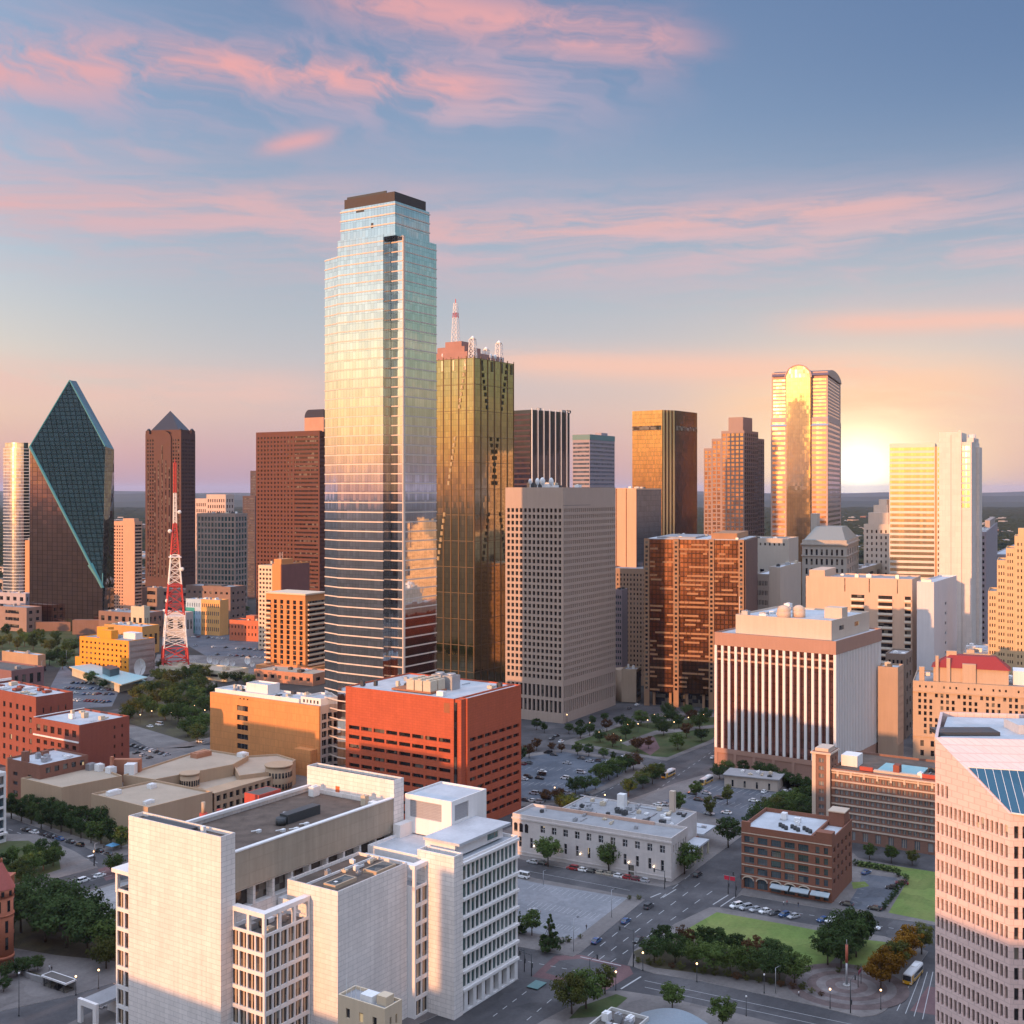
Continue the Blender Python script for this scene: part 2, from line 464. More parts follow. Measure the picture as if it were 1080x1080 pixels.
def leafmat(name, c, c2):
    if name in _mc: return _mc[name]
    m_, t = new_mat(name)
    P = t.n('ShaderNodeTexCoord').outputs['Object']
    rnd = t.n('ShaderNodeObjectInfo').outputs['Random']
    a = t.noise(P, 0.45, 3)
    b = t.noise(P, 3.0, 2)
    cc = t.mix(t.sstep(a, 0.35, 0.65), c, c2)
    cc = t.vm('SCALE', cc, scale=t.m('ADD', t.m('ADD', 0.42, t.m('MULTIPLY', b, 0.8)), t.m('MULTIPLY', rnd, 0.75)))
    d = t.n('ShaderNodeBsdfDiffuse', {'Color': cc, 'Roughness': 0.5})
    tr = t.n('ShaderNodeBsdfTranslucent', {'Color': cc})
    mx = t.n('ShaderNodeMixShader', {0: 0.25, 1: d.outputs[0], 2: tr.outputs[0]})
    out(t, mx.outputs[0])
    _mc[name] = m_
    return m_
def carpaint(name, c):
    if name in _mc: return _mc[name]
    m_, t = new_mat(name)
    bs = t.n('ShaderNodeBsdfPrincipled', {'Base Color': c, 'Roughness': 0.3, 'Coat Weight': 0.6, 'Coat Roughness': 0.08, 'Metallic': 0.1})
    out(t, bs.outputs[0])
    _mc[name] = m_
    return m_

ROOF_GREY = stone('roof_grey', (0.30, 0.30, 0.31), 0.25, 0.9, None, 0.05, scale=0.2)
ROOF_PALE = stone('roof_pale', (0.47, 0.49, 0.52), 0.30, 0.8, None, 0.04, scale=0.15)
ROOF_DARK = stone('roof_dark', (0.13, 0.115, 0.105), 0.35, 0.95, None, 0.05, scale=0.2)
ROOF_BROWN = stone('roof_brown', (0.135, 0.10, 0.08), 0.55, 0.95, (6.0, 2.4, 0.25), 0.05, scale=0.25)
ROOF_TAN = stone('roof_tan', (0.42, 0.34, 0.26), 0.18, 0.95, None, 0.03, scale=0.1)
METAL = plain('metal_grey', (0.42, 0.43, 0.45), 0.45, 0.6)
METAL_DARK = plain('metal_dark', (0.06, 0.065, 0.07), 0.5, 0.3)
METAL_WHITE = plain('metal_white', (0.75, 0.75, 0.75), 0.5)
BEIGE_UNIT = plain('unit_beige', (0.55, 0.47, 0.36), 0.7)
PANE = pane('pane_dark', lit=0.03)
PANE_BLUE = pane('pane_blue', (0.05, 0.075, 0.095), 0.06, 1.0)
PANE_GREEN = pane('pane_green', (0.06, 0.14, 0.135), 0.06, 1.0)
PANE_BROWN = pane('pane_brown', (0.035, 0.018, 0.014), 0.10, 0.7)
PANE_PLAIN = pane('pane_black', (0.012, 0.012, 0.016), 0.12, 0.5)
# ------------------------------------------------------------------ building kit
TH = radians(32.0)          # the street grid: right-hand faces run 32 degrees right of the view axis

def grid_spec(cols, rows, ml=1.0, mr=1.0, mb=1.0, mt=1.0, wf=0.6, hf=0.6, d=0.35, skip=None, mull=(1, 1), pane=None, name='window', zvis=-1e9):
    return dict(cols=cols, rows=rows, ml=ml, mr=mr, mb=mb, mt=mt, wf=wf, hf=hf, d=d, skip=skip, mull=mull, pane=pane, name=name, zvis=zvis)

def facade(mb, o, e, W, z0, z1, specs, wins, mi=0):
    """a wall W wide from z0 to z1 with real recessed openings; specs stack upwards as (zlow, zhigh, spec or None)"""
    o = Vector((o[0], o[1], 0)); e = Vector((e[0], e[1], 0)).normalized()
    n = Vector((e.y, -e.x, 0))
    def pt(s, t, d=0.0):
        p = o + e * s - n * d
        return (p.x, p.y, t)
    if specs is None or isinstance(specs, dict):
        specs = [(z0, z1, specs)]
    for (a, b, sp) in specs:
        if sp is None:
            mb.face([pt(0, a), pt(W, a), pt(W, b), pt(0, b)], mi)
            continue
        cw = (W - sp['ml'] - sp['mr']) / sp['cols']
        chh = (b - a - sp['mb'] - sp['mt']) / sp['rows']
        ww = cw * sp['wf']; wh = chh * sp['hf']; d = sp['d']
        prev = a
        for r in range(sp['rows']):
            t0 = a + sp['mb'] + r * chh + (chh - wh) / 2; t1 = t0 + wh
            if t0 - prev > 1e-4:
                mb.face([pt(0, prev), pt(W, prev), pt(W, t0), pt(0, t0)], mi)
            sp_prev = 0.0
            for c in range(sp['cols']):
                if sp['skip'] and sp['skip'](c, r): continue
                s0 = sp['ml'] + c * cw + (cw - ww) / 2; s1 = s0 + ww
                if s0 - sp_prev > 1e-4:
                    mb.face([pt(sp_prev, t0), pt(s0, t0), pt(s0, t1), pt(sp_prev, t1)], mi)
                mb.face([pt(s0, t0), pt(s1, t0), pt(s1, t0, d), pt(s0, t0, d)], mi)
                mb.face([pt(s0, t1, d), pt(s1, t1, d), pt(s1, t1), pt(s0, t1)], mi)
                mb.face([pt(s0, t0), pt(s0, t0, d), pt(s0, t1, d), pt(s0, t1)], mi)
                mb.face([pt(s1, t0, d), pt(s1, t0), pt(s1, t1), pt(s1, t1, d)], mi)
                wins.append((pt(s0, t0, d), atan2(e.y, e.x), ww, wh, sp))
                sp_prev = s1
            if W - sp_prev > 1e-4:
                mb.face([pt(sp_prev, t0), pt(W, t0), pt(W, t1), pt(sp_prev, t1)], mi)
            prev = t1
        if b - prev > 1e-4:
            mb.face([pt(0, prev), pt(W, prev), pt(W, b), pt(0, b)], mi)

_pane_mesh = {}
def pane_mb(ww, wh, mull, mb=None, M=None):
    mb = mb or MB()
    j = len(mb.v)
    mb.face([(0, 0, 0), (ww, 0, 0), (ww, 0, wh), (0, 0, wh)], 0)
    f = min(0.10, ww * 0.08)
    nx, nz = mull[:2]
    if len(mull) > 2: f = mull[2]
    if nx > 1 or nz > 1:
        for k in range(1, nx):
            x = ww * k / nx
            mb.box(x - f / 2, -0.06, 0.002, x + f / 2, -0.004, wh - 0.002, 1)
        for k in range(1, nz):
            z = wh * k / nz
            mb.box(0.002, -0.05, z - f / 2, ww - 0.002, -0.003, z + f / 2, 1)
    if M is not None:
        for k in range(j, len(mb.v)):
            mb.v[k] = tuple(M @ Vector(mb.v[k]))
    return mb
LIMIT = 96
def put_windows(root, wins, pmat, fmat, limit=None):
    """the openings that show largest get a pane object each, the rest are one object"""
    limit = LIMIT if limit is None else limit
    by = {}
    for wd_ in wins:
        by.setdefault(wd_[4]['name'], []).append(wd_)
    R = Matrix.Translation(root.location) @ Matrix.Rotation(root.rotation_euler[2], 4, 'Z')
    for nm, lst in by.items():
        def score(q):
            p = R @ Vector(q[0])
            ang = q[1] + root.rotation_euler[2]
            nrm = Vector((sin(ang), -cos(ang), 0))
            v = Vector((-p.x, -p.y, CZ - p.z))
            s_ = q[2] * q[3] * max(0.0, nrm.dot(v.normalized())) / v.length_squared
            px = 540 + F * p.x / max(p.y, 1.0); py = HY + F * (CZ - p.z) / max(p.y, 1.0)
            if px < -8 or px > 1088 or py > 1090: s_ *= 1e-6
            if p.z < q[4]['zvis']: s_ *= 1e-4
            return -s_
        lst = sorted(lst, key=score)
        for q in lst[:limit]:
            pm = q[4]['pane'] or pmat
            key = (round(q[2], 3), round(q[3], 3), q[4]['mull'], pm.name, fmat.name)
            me = _pane_mesh.get(key)
            if me is None:
                me = _pane_mesh[key] = pane_mb(q[2], q[3], q[4]['mull']).mesh('window_pane', [pm, fmat])
            o = bpy.data.objects.new(nm, me)
            o.location = q[0]; o.rotation_euler = (0, 0, q[1])
            link(o, root)
        rest = lst[limit:]
        if rest:
            groups = {}
            for q in rest:
                groups.setdefault((q[4]['pane'] or pmat).name, []).append(q)
            mb = MB(); mats = []
            for gi, (mn, qs) in enumerate(groups.items()):
                mats += [bpy.data.materials[mn], fmat]
                for q in qs:
                    k0 = len(mb.mi)
                    pane_mb(q[2], q[3], q[4]['mull'], mb, Matrix.Translation(q[0]) @ Matrix.Rotation(q[1], 4, 'Z'))
                    for k in range(k0, len(mb.mi)): mb.mi[k] += 2 * gi
            tag(mb.build('small_' + nm + 's', mats, root), kind='stuff')

class Bld:
    """a building set by its near vertical edge (column cx, distance D), the columns of its two ends and the row of its top"""
    def __init__(s, name, label, cx, D, lx, rx, ytop=None, H=None, th=TH, cat='building', group=None, A=None, B=None, base=0.0):
        s.th = th
        S, C = sin(th), cos(th)
        Ox, Oy = ray(cx, D), D
        s.D = D
        tl = (lx - 540) / F if lx is not None else None
        tr = (rx - 540) / F if rx is not None else None
        s.B = B if B is not None else (Ox - tl * Oy) / (C + tl * S)
        s.A = A if A is not None else (tr * Oy - Ox) / (S - tr * C)
        s.H = H if H is not None else zat(ytop, D)
        s.root = empty(name, (Ox, Oy, base), pi / 2 - th, label, cat, group)
        s.H -= base
        s.wins = []
        s.R = Matrix.Translation(s.root.location) @ Matrix.Rotation(s.root.rotation_euler[2], 4, 'Z')
    def w(s, a, b, z=0):
        return s.R @ Vector((a, b, z))
    def ratio_b(s, px):
        """b of the left face seen at this column"""
        t = (px - 540) / F; S, C = sin(s.th), cos(s.th)
        return (s.root.location.x - t * s.root.location.y) / (C + t * S)
    def ratio_a(s, px):
        t = (px - 540) / F; S, C = sin(s.th), cos(s.th)
        return (t * s.root.location.y - s.root.location.x) / (S - t * C)
    def block(s, wall, roof, left=None, right=None, a0=0, a1=None, b0=0, b1=None, z0=0, z1=None, par=0.9, pt=0.35, name='wall', rname='roof', pmat=None, fmat=None, back=None, side=None, wins=None):
        a1 = s.A if a1 is None else a1; b1 = s.B if b1 is None else b1; z1 = s.H if z1 is None else z1
        mb = MB()
        ws = s.wins if wins is None else wins
        facade(mb, (a0, b1), (0, -1), b1 - b0, z0, z1, left, ws)
        facade(mb, (a0, b0), (1, 0), a1 - a0, z0, z1, right, ws)
        facade(mb, (a1, b0), (0, 1), b1 - b0, z0, z1, side, ws)
        facade(mb, (a1, b1), (-1, 0), a1 - a0, z0, z1, back, ws)
        o_ = [(a0, b0), (a1, b0), (a1, b1), (a0, b1)]
        i_ = [(a0 + pt, b0 + pt), (a1 - pt, b0 + pt), (a1 - pt, b1 - pt), (a0 + pt, b1 - pt)]
        for k in range(4):
            j = (k + 1) % 4
            mb.face([o_[k] + (z1,), o_[j] + (z1,), i_[j] + (z1,), i_[k] + (z1,)])
            mb.face([i_[k] + (z1,), i_[j] + (z1,), i_[j] + (z1 - par,), i_[k] + (z1 - par,)])
        wo = mb.build(name, wall, s.root)
        rb = MB()
        rb.face([i_[0] + (z1 - par,), i_[1] + (z1 - par,), i_[2] + (z1 - par,), i_[3] + (z1 - par,)])
        rb.build(rname, roof, s.root)
        return wo
    def done(s, pmat=None, fmat=None, limit=None):
        put_windows(s.root, s.wins, pmat or PANE, fmat or METAL_DARK, limit)
        s.wins = []
    def box(s, name, mat, a0, b0, z0, a1, b1, z1):
        return MB().box(a0, b0, z0, a1, b1, z1).build(name, mat, s.root)
    def units(s, n, seed, z, a0=None, a1=None, b0=None, b1=None, mats=None, size=(1.5, 4.0), hgt=(1.0, 2.6), name='rooftop_unit'):
        """air handlers with fans, curbs and ducts on the roof"""
        rd = random.Random(seed)
        a0 = s.A * .15 if a0 is None else a0; a1 = s.A * .85 if a1 is None else a1
        b0 = s.B * .15 if b0 is None else b0; b1 = s.B * .85 if b1 is None else b1
        mats = mats or [METAL, BEIGE_UNIT, METAL_WHITE, METAL_DARK]
        used = []
        for k in range(n):
            for _ in range(12):
                x = rd.uniform(a0, a1); y = rd.uniform(b0, b1)
                if all((x - p) ** 2 + (y - q) ** 2 > (size[1] * 1.25) ** 2 for p, q in used): break
            else:
                continue
            used.append((x, y))
            wx = rd.uniform(*size) / 2; wy = rd.uniform(*size) / 2; h_ = rd.uniform(*hgt)
            mb = MB()
            mb.box(x - wx, y - wy, z + 0.25, x + wx, y + wy, z + h_)
            mb.box(x - wx * .85, y - wy * .85, z - 0.05, x + wx * .85, y + wy * .85, z + 0.25)
            for q in range(rd.choice((0, 1, 2))):
                mb.cyl(x + (q - 0.5) * wx * .9, y, z + h_, z + h_ + 0.35, min(wx, wy) * .4, n=10)
            if rd.random() < .4:
                mb.box(x + wx, y - wy * .3, z + 0.3, x + wx + rd.uniform(1, 3), y + wy * .3, z + 0.9)
            mb.build(name, rd.choice(mats), s.root)
        for k in range(n // 3):
            x = rd.uniform(a0, a1); y = rd.uniform(b0, b1); mb = MB(); r_ = rd.uniform(.10, .24)
            if rd.random() < .5:
                e_ = min(a1, x + rd.uniform(3, 9)); ok = e_ - x > .6
                if ok: mb.bar((x, y, z + .35), (e_, y, z + .35), r_, 6); mb.bar((e_, y, z + .35), (e_, y, z - .05), r_, 6)
            else:
                e_ = min(b1, y + rd.uniform(3, 9)); ok = e_ - y > .6
                if ok: mb.bar((x, y, z + .35), (x, e_, z + .35), r_, 6); mb.bar((x, e_, z + .35), (x, e_, z - .05), r_, 6)
            if ok: mb.build('roof_pipe', METAL, s.root)

def lattice(mb, cx, cy, z0, z1, w0, w1, n, r=0.25, cols=None, mi=0):
    """a square lattice mast: four legs, rings and crossed braces"""
    def corner(z):
        t = (z - z0) / (z1 - z0); h_ = (w0 + (w1 - w0) * t) / 2
        return [Vector((cx - h_, cy - h_, z)), Vector((cx + h_, cy - h_, z)), Vector((cx + h_, cy + h_, z)), Vector((cx - h_, cy + h_, z))]
    zs = [z0 + (z1 - z0) * k / n for k in range(n + 1)]
    for k in range(n):
        a = corner(zs[k]); b = corner(zs[k + 1])
        mm = cols[k] if cols else mi
        for q in range(4):
            p = (q + 1) % 4
            mb.bar(a[q], b[q], r, 5, mm)
            mb.bar(a[q], b[p], r * .55, 4, mm)
            mb.bar(a[p], b[q], r * .55, 4, mm)
            mb.bar(b[q], b[p], r * .6, 4, mm)
    return mb
# ================================================================== towers of the skyline
def offset_poly(poly, d):
    n = len(poly); outp = []
    for k in range(n):
        p0 = Vector(poly[k - 1]); p1 = Vector(poly[k]); p2 = Vector(poly[(k + 1) % n])
        d1 = (p1 - p0).normalized(); d2 = (p2 - p1).normalized()
        n1 = Vector((d1.y, -d1.x)); n2 = Vector((d2.y, -d2.x))
        b = (n1 + n2); b = b / max(0.2, b.length_squared) * 2
        outp.append(tuple(p1 + b * d))
    return outp

# ---- tallest: green glass tower with stepped crown and notched corner
MIR = mirror('glass_tall_tower', (0.84, 0.83, 0.80), 0.04, 1.9, 4.5, 0.30, 0.0035)
BANDM = stone('band_pale', (0.66, 0.55, 0.47), 0.06, 0.6)
NOTCHM = mirror('glass_tall_notch', (0.30, 0.34, 0.38), 0.08, 1.9, 4.5, 0.4, 0.01)  # darker tint of the tower glass, the notch's dim reflection put into it
b = Bld('glass_skyscraper', 'tallest tower, mirror green glass with stepped crown and pale floor lines', 417, 556, 356, 460.3, 245, th=radians(33), cat='skyscraper')
A, B = b.A, b.B
n_ = 7.5; c_ = 9.5
zt = b.H; z2 = zat(211, 556); z3 = zat(200, 556); zf = zat(261, 556)
main = [(0, n_), (n_ * .75, n_), (n_ * .75, 0), (A, 0), (A, B), (0, B)]
mb = MB(); mb.prism(main, 0, zt, 0, 1, bottom=False); mb.build('glass_shaft', [MIR, ROOF_GREY], b.root)
wing = [(0.6, B), (A * .6, B), (A * .6, B + 12), (4.2, B + 12)]
mb = MB(); mb.prism(wing, 0, zf, 0, 1, bottom=False); mb.build('glass_wing', [MIR, ROOF_GREY], b.root)
ins = 3.2
up1 = [(1.2, 1.2), (A - ins * 1.3, 1.2), (A - ins * 1.3, B - 1), (1.2, B - 1)]
mb = MB(); mb.prism(up1, zt, z2, 0, 1, bottom=False); mb.build('glass_crown', [MIR, ROOF_GREY], b.root)
up2 = [(2.2, 2.2), (A - ins * 1.8, 2.2), (A - ins * 1.8, B - 2.5), (2.2, B - 2.5)]
mb = MB(); mb.prism(up2, z2, z3, 0, 1, bottom=False); mb.build('roof_cap', [plain('cap_brown', (0.055, 0.04, 0.035), 0.6), ROOF_DARK], b.root)
mb = MB()
z = 9.0
op = offset_poly(main, 0.2); ow = offset_poly(wing, 0.2)
k = 0
while z < zt + 0.5:
    mb.prism(op, z, z + 0.55)
    if z < zf: mb.prism(ow, z, z + 0.5)
    z += 4.62
for z in (zt + 4.6, zt + 9.2, zt + 13.6):
    mb.prism(offset_poly(up1, 0.3), z, z + 0.6)
mb.build('floor_bands', BANDM, b.root)
b.box('notch_glass', NOTCHM, .4, n_ - .3, 2, n_ * .75 - .25, n_ - .02, zt - .4)
mb = MB(); mb.box(n_ * .75 - 0.2, 0.1, 0, n_ * .75 + 1.3, -0.45, zt - 0.5)
mb.build('corner_fin', BANDM, b.root)
b.box('service_opening', METAL_DARK, 1.12, B * .56, z2 - 2.6, 1.6, B * .70, z2 - 1.0); b.box('service_opening', METAL_DARK, 1.12, B * .40, zt + 4, 1.6, B * .44, zt + 6.5)
b.box('notch_cap', MIR, .3, .3, zt - 1.2, n_ * .75, n_, zt + .02)
b.box('roof_edge', METAL_DARK, 2.4, n_, z3, 2.9, B - 4, z3 + 1.1)

# ---- gold tower with masts on the roof
GOLD = mirror('glass_gold', (0.53, 0.43, 0.25), 0.07, 2.2, 4.0, 0.40, 0.005)
b = Bld('gold_glass_tower', 'gold glass tower with pink rooftop block and lattice masts, right of the tallest tower', 500, 790, 452, 541.8, 377, th=radians(33), cat='skyscraper')
A, B, H = b.A, b.B, b.H
MB().prism([(0, 0), (A, 0), (A, B), (0, B)], 0, H, 0, 1, bottom=False).build('glass_shaft', [GOLD, ROOF_GREY], b.root)
RIB = plain('rib_bronze', (0.20, 0.13, 0.07), 0.4, 0.7)
mb = MB()
for k in range(7):
    y = B * k / 6; mb.box(-0.35, min(max(y - .3, -0.35), B - .6), 0, 0.1, min(y + .3, B), H + 1.4)
for k in range(7):
    x = A * k / 6; mb.box(max(x - .3, 0.12), -0.35, 0, min(x + .3, A), 0.1, H + 1.4)
for k in range(1, 14):
    z = H * k / 13.0
    mb.box(-0.2, 0.4, z - .35, 0.1, B, z); mb.box(0.4, -0.2, z - .35, A, 0.1, z)
mb.build('mullion', RIB, b.root)
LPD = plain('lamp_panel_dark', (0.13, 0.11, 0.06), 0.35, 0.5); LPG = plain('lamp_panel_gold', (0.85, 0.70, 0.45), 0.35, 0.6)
for cx_, sgn in ((0.30, 1), (0.78, -1), (0.30, -1), (0.78, 1)):
    for k in range(34):
        t = k / 33.0
        z = H * (0.99 - 0.62 * t)
        f = 0.18 + 0.64 * (t if sgn > 0 else 1 - t) * (1 if cx_ < .5 else 1)
        if (k // 4) % 3 == 2: continue
        y = A * f
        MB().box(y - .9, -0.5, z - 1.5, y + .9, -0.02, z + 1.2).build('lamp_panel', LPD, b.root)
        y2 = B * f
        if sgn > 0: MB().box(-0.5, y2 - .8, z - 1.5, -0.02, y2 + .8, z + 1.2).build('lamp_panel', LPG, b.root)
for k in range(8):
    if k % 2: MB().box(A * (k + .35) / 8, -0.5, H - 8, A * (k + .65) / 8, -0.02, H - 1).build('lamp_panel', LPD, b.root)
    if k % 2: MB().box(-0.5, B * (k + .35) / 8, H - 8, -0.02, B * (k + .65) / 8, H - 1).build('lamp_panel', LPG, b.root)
PINKU = stone('rooftop_pink', (0.36, 0.20, 0.17), 0.15)
mb = MB()
mb.box(3, B * .2, H, A * .62, B * .98, H + 5); mb.box(5, B * .3, H + 5, A * .5, B * .9, H + 9); mb.box(8, B * .42, H + 9, A * .4, B * .78, H + 13)
mb.box(A * .62, 6, H, A * .93, B * .5, H + 4.5)
mb.build('mechanical_block', PINKU, b.root)
REDM = plain('mast_red', (0.50, 0.045, 0.04), 0.5); WHM = plain('mast_white', (0.80, 0.78, 0.76), 0.5)
ms = MB(); lattice(ms, A * .24, B * .62, H + 13, zat(318, 805), 4.4, 2.0, 8, 0.20, [1, 1, 1, 1, 1, 0, 1, 1]); ms.bar((A * .24, B * .62, zat(318, 805)), (A * .24, B * .62, zat(318, 805) + 3), .3); ms.build('lattice_mast', [REDM, WHM], b.root)
for (x, y, hh_) in ((A * .10, B * .12, 13), (A * .85, B * .2, 14), (A * .68, B * .34, 9)):
    ms = MB(); lattice(ms, x, y, H, H + hh_, 4.2, 3.4, 4, 0.26)
    ms.cyl(x, y, H + hh_, H + hh_ + 2.4, 2.4, 0.3, 8); ms.build('lattice_mast', WHM, b.root)
for k, (x, y) in enumerate(((4, B * .75), (A * .5, 3), (A * .6, 2.6))):
    d = MB(); d.ball((x, y, H + 3.4), 1.7, 0.7, 1.7); d.bar((x, y, H), (x, y, H + 3), .25); d.build('dish_antenna', METAL_WHITE, b.root)

# ---- prism shaped green glass tower on the left
FG = mirror('glass_prism_brown', (0.42, 0.29, 0.23), 0.07, 3.2, 4.4, 0.5, 0.005, lw=0.14)
FT = mirror('glass_prism_teal', (0.042, 0.064, 0.064), 0.06, 5.0, 4.4, 0.65, 0.016, lw=0.18)
FE = plain('prism_edge_teal', (0.03, 0.20, 0.23), 0.5, 0.0)
root = empty('prism_tower', (ray(75, 1180), 1180, 0), 0, 'faceted dark green glass tower with pointed top and teal edges, at far left', 'skyscraper')
def RP(px, py, D): return Vector((ray(px, D), D, zat(py, D))) - root.location
pA = RP(31.5, 471, 1192); pB = RP(31, 471, 1192); pB.z = 0; pE = RP(108, 620, 1150); pC = pE.copy(); pC.z = 0
pT = RP(73.5, 401, 1207); pT2 = RP(80.5, 402, 1226)
nn = (pT - pA).cross(pE - pA).normalized()
dr = Vector(((111 - 540) / F, 1.0, -(471 - HY) / F)); o0 = Vector((0, 0, CZ)) - root.location
tt = nn.dot(pA - o0) / nn.dot(dr); pR = o0 + dr * tt
pS = RP(120.3, 474, 1150 + (pR.y + 1180 - 1150) + 24); pSb = pS.copy(); pSb.z = 0; pSb.x = (ray(120.3, pS.y + 1180)) - root.location.x
pRb = pC + (pS - pR) * 0.2; 
kA = pA + Vector((22, 46, -4)); kB = kA.copy(); kB.z = 0; kS = pS + Vector((-8, 22, 0)); kSb = kS.copy(); kSb.z = 0
def polymesh(name, faces, mats, parent):
    mb = MB()
    for pts, mi in faces: mb.face(pts, mi)
    return mb.build(name, mats, parent)
polymesh('front_facet', [([pA, pB, pC, pE], 0)], [FG], root)
polymesh('slanted_facet', [([pA, pE, pR, pT], 0)], [FT], root)
polymesh('glass_body', [([pE, pC, pSb, pS, pR], 0), ([pSb, kSb, kS, pS], 0), ([kSb, kB, kA, pT2, kS], 0), ([kB, pB, pA, kA], 0), ([pA, pT, pT2, kA], 0)], [FT], root)
polymesh('roof_slope', [([pT, pR, pS, pT2], 0), ([pT2, pS, kS], 0)], [mirror('glass_prism_roof', (0.04, 0.25, 0.28), 0.2, 3.2, 4.4, 0.2, 0.006)], root)
mb = MB()
mb.bar(pA, pE, 1.5, 6); mb.bar(pA, pT, 0.7, 6); mb.bar(pT, pR, 0.8, 6); mb.bar(pE, pE + (pR - pE) * .1, .6)
mb.bar(pE + (pA - pE) * .16 + Vector((0, -.2, 0)), pE + Vector((1, -.2, 0)), 3.0, 6, 0, 1.0)
mb.build('edge_trim', FE, root)
mb = MB(); mb.box(pB.x + 4, pB.y - 24, 0, pC.x + 6, pB.y - 20, 9); mb.box(pC.x - 26, pC.y - 9, 0, pC.x + 10, pC.y - 1, 14); mb.build('entrance_base', stone('base_brown', (0.22, 0.13, 0.10)), root)

# ---- white curved glass tower at the far left edge
root = empty('curved_glass_tower', (ray(17, 1380), 1380, 0), 0, 'slim curved pale glass tower at left edge behind the prism tower', 'skyscraper')
zt = zat(467, 1380); mb = MB(); fb = MB()
arc = []
x0, x1 = ray(3.5, 1380) - root.location.x, ray(31.5, 1380) - root.location.x
for k in range(13):
    t = k / 12.0; arc.append((x0 + (x1 - x0) * t, -7 * sin(pi * t * .9)))
poly = arc + [(x1, 26), (x0 + 4, 26)]
mb.prism(poly, 0, zt - 6, 0, 1, bottom=False); mb.prism(offset_poly(poly, -1.5), zt - 6, zt, 0, 1, bottom=False)
mb.build('glass_shaft', [mirror('glass_white', (0.95, 0.92, 0.88), 0.10, 2.6, 3.6, 0.25, 0.007), ROOF_GREY], root)
for k in range(1, 52):
    z = zt * k / 52
    if z < zt - 7: fb.prism(offset_poly(poly, 0.25), z, z + 0.5)
fb.build('floor_bands', METAL_WHITE, root)

# ---- brown granite tower with pyramid roof
GRAN = stone('granite_brown', (0.10, 0.047, 0.038), 0.10, 0.6, None, 0.05)
b = Bld('pyramid_roof_tower', 'brown granite tower with dark pyramid roof and corner turrets', 191, 1470, 153.3, 206, 457, th=radians(24), cat='skyscraper')
A, B, H = b.A, b.B, b.H
mid = B * .5
b.block(GRAN, ROOF_DARK, grid_spec(13, 38, 2, 2, 30, 6, .55, .55, .5, mull=(1, 1)), grid_spec(9, 38, 1, 1, 30, 6, .5, .55, .5))
b.done(PANE_PLAIN, limit=90)
mb = MB()
mb.box(-1.6, mid - B * .24, 0, 0.0, mid + B * .24, H - 6)
for k in range(14):
    t0, t1 = pi * k / 14, pi * (k + 1) / 14; r = B * .24
    mb.box(-1.55, mid + r * cos(t1), H - 6.02, 6, mid + r * cos(t0), H - 6 + r * .72 * max(.15, sin((t0 + t1) / 2)))
mb.build('arched_bay', GRAN, b.root)
mb = MB()
for k, (f, top) in enumerate(((-.2, .80), (-.1, .84), (0.0, .93), (.1, .84), (.2, .80))):
    mb.box(-1.95, mid + B * f - 0.9, 30, -1.4, mid + B * f + 0.9, H * top)
for f in (-.42, .42):
    mb.box(-0.3, mid + B * f - .8, 30, 0.05, mid + B * f + .8, H * .8)
mb.build('window_slot', PANE_BROWN, b.root)
za = zat(433, 1490)
p0 = [(A * .12, B * .12), (A * .88, B * .12), (A * .88, B * .88), (A * .12, B * .88)]
mb = MB(); mb.prism(p0, H - 1, H + 5, 0)
cxp, cyp = A * .5, B * .5
for k in range(4):
    j = (k + 1) % 4; mb.face([p0[k] + (H + 5,), p0[j] + (H + 5,), (cxp, cyp, za)], 1)
mb.build('pyramid_roof', [GRAN, plain('roof_slate', (0.045, 0.045, 0.06), 0.35, 0.4)], b.root)
for (x, y) in ((3, 3), (3, B - 3), (A - 3, 3), (A - 3, B - 3)):
    mb = MB(); mb.box(x - 2.8, y - 2.8, H - .9, x + 2.8, y + 2.8, H + 4, 0); mb.cyl(x, y, H + 4, H + 7, 3.2, 1.2, 8, 1)
    mb.build('corner_turret', [GRAN, plain('roof_slate', (0, 0, 0))], b.root)

# ---- beige and green gridded block
b = Bld('gridded_office_block', 'beige gridded office block with green glass below the pale set-back block', 248, 1330, 207.5, 261, 541.5, th=radians(20), cat='office block')
BEI = stone('beige_pink', (0.36, 0.27, 0.23), 0.1)
b.block(BEI, ROOF_GREY, grid_spec(11, 15, 1, 1, 10, 3, .68, .70, .5), grid_spec(4, 15, 1, 1, 10, 3, .7, .7, .5), )
b.done(pane('pane_teal', (0.03, 0.075, 0.075), 0.07, 1.0), limit=90)
b.units(5, 3, b.H - .9)
b = Bld('setback_block', 'pinkish ribbed block standing behind the green gridded office block', 238, 1420, 205.5, 247, 521.5, th=radians(20), cat='office block')
b.block(stone('beige_pale', (0.60, 0.46, 0.40), .1), ROOF_GREY, grid_spec(8, 18, 1, 1, 3, 4, .5, .55, .5), grid_spec(3, 18, 1, 1, 3, 4, .5, .55, .5), b1=b.B * .62)
b.block(stone('beige_pale', (0, 0, 0)), ROOF_GREY, grid_spec(5, 17, 1, 1, 3, 4, .5, .55, .5), None, a0=1, a1=b.A, b0=b.B * .62 + .05, z1=b.H - 5)
b.done(PANE_BROWN, limit=60)
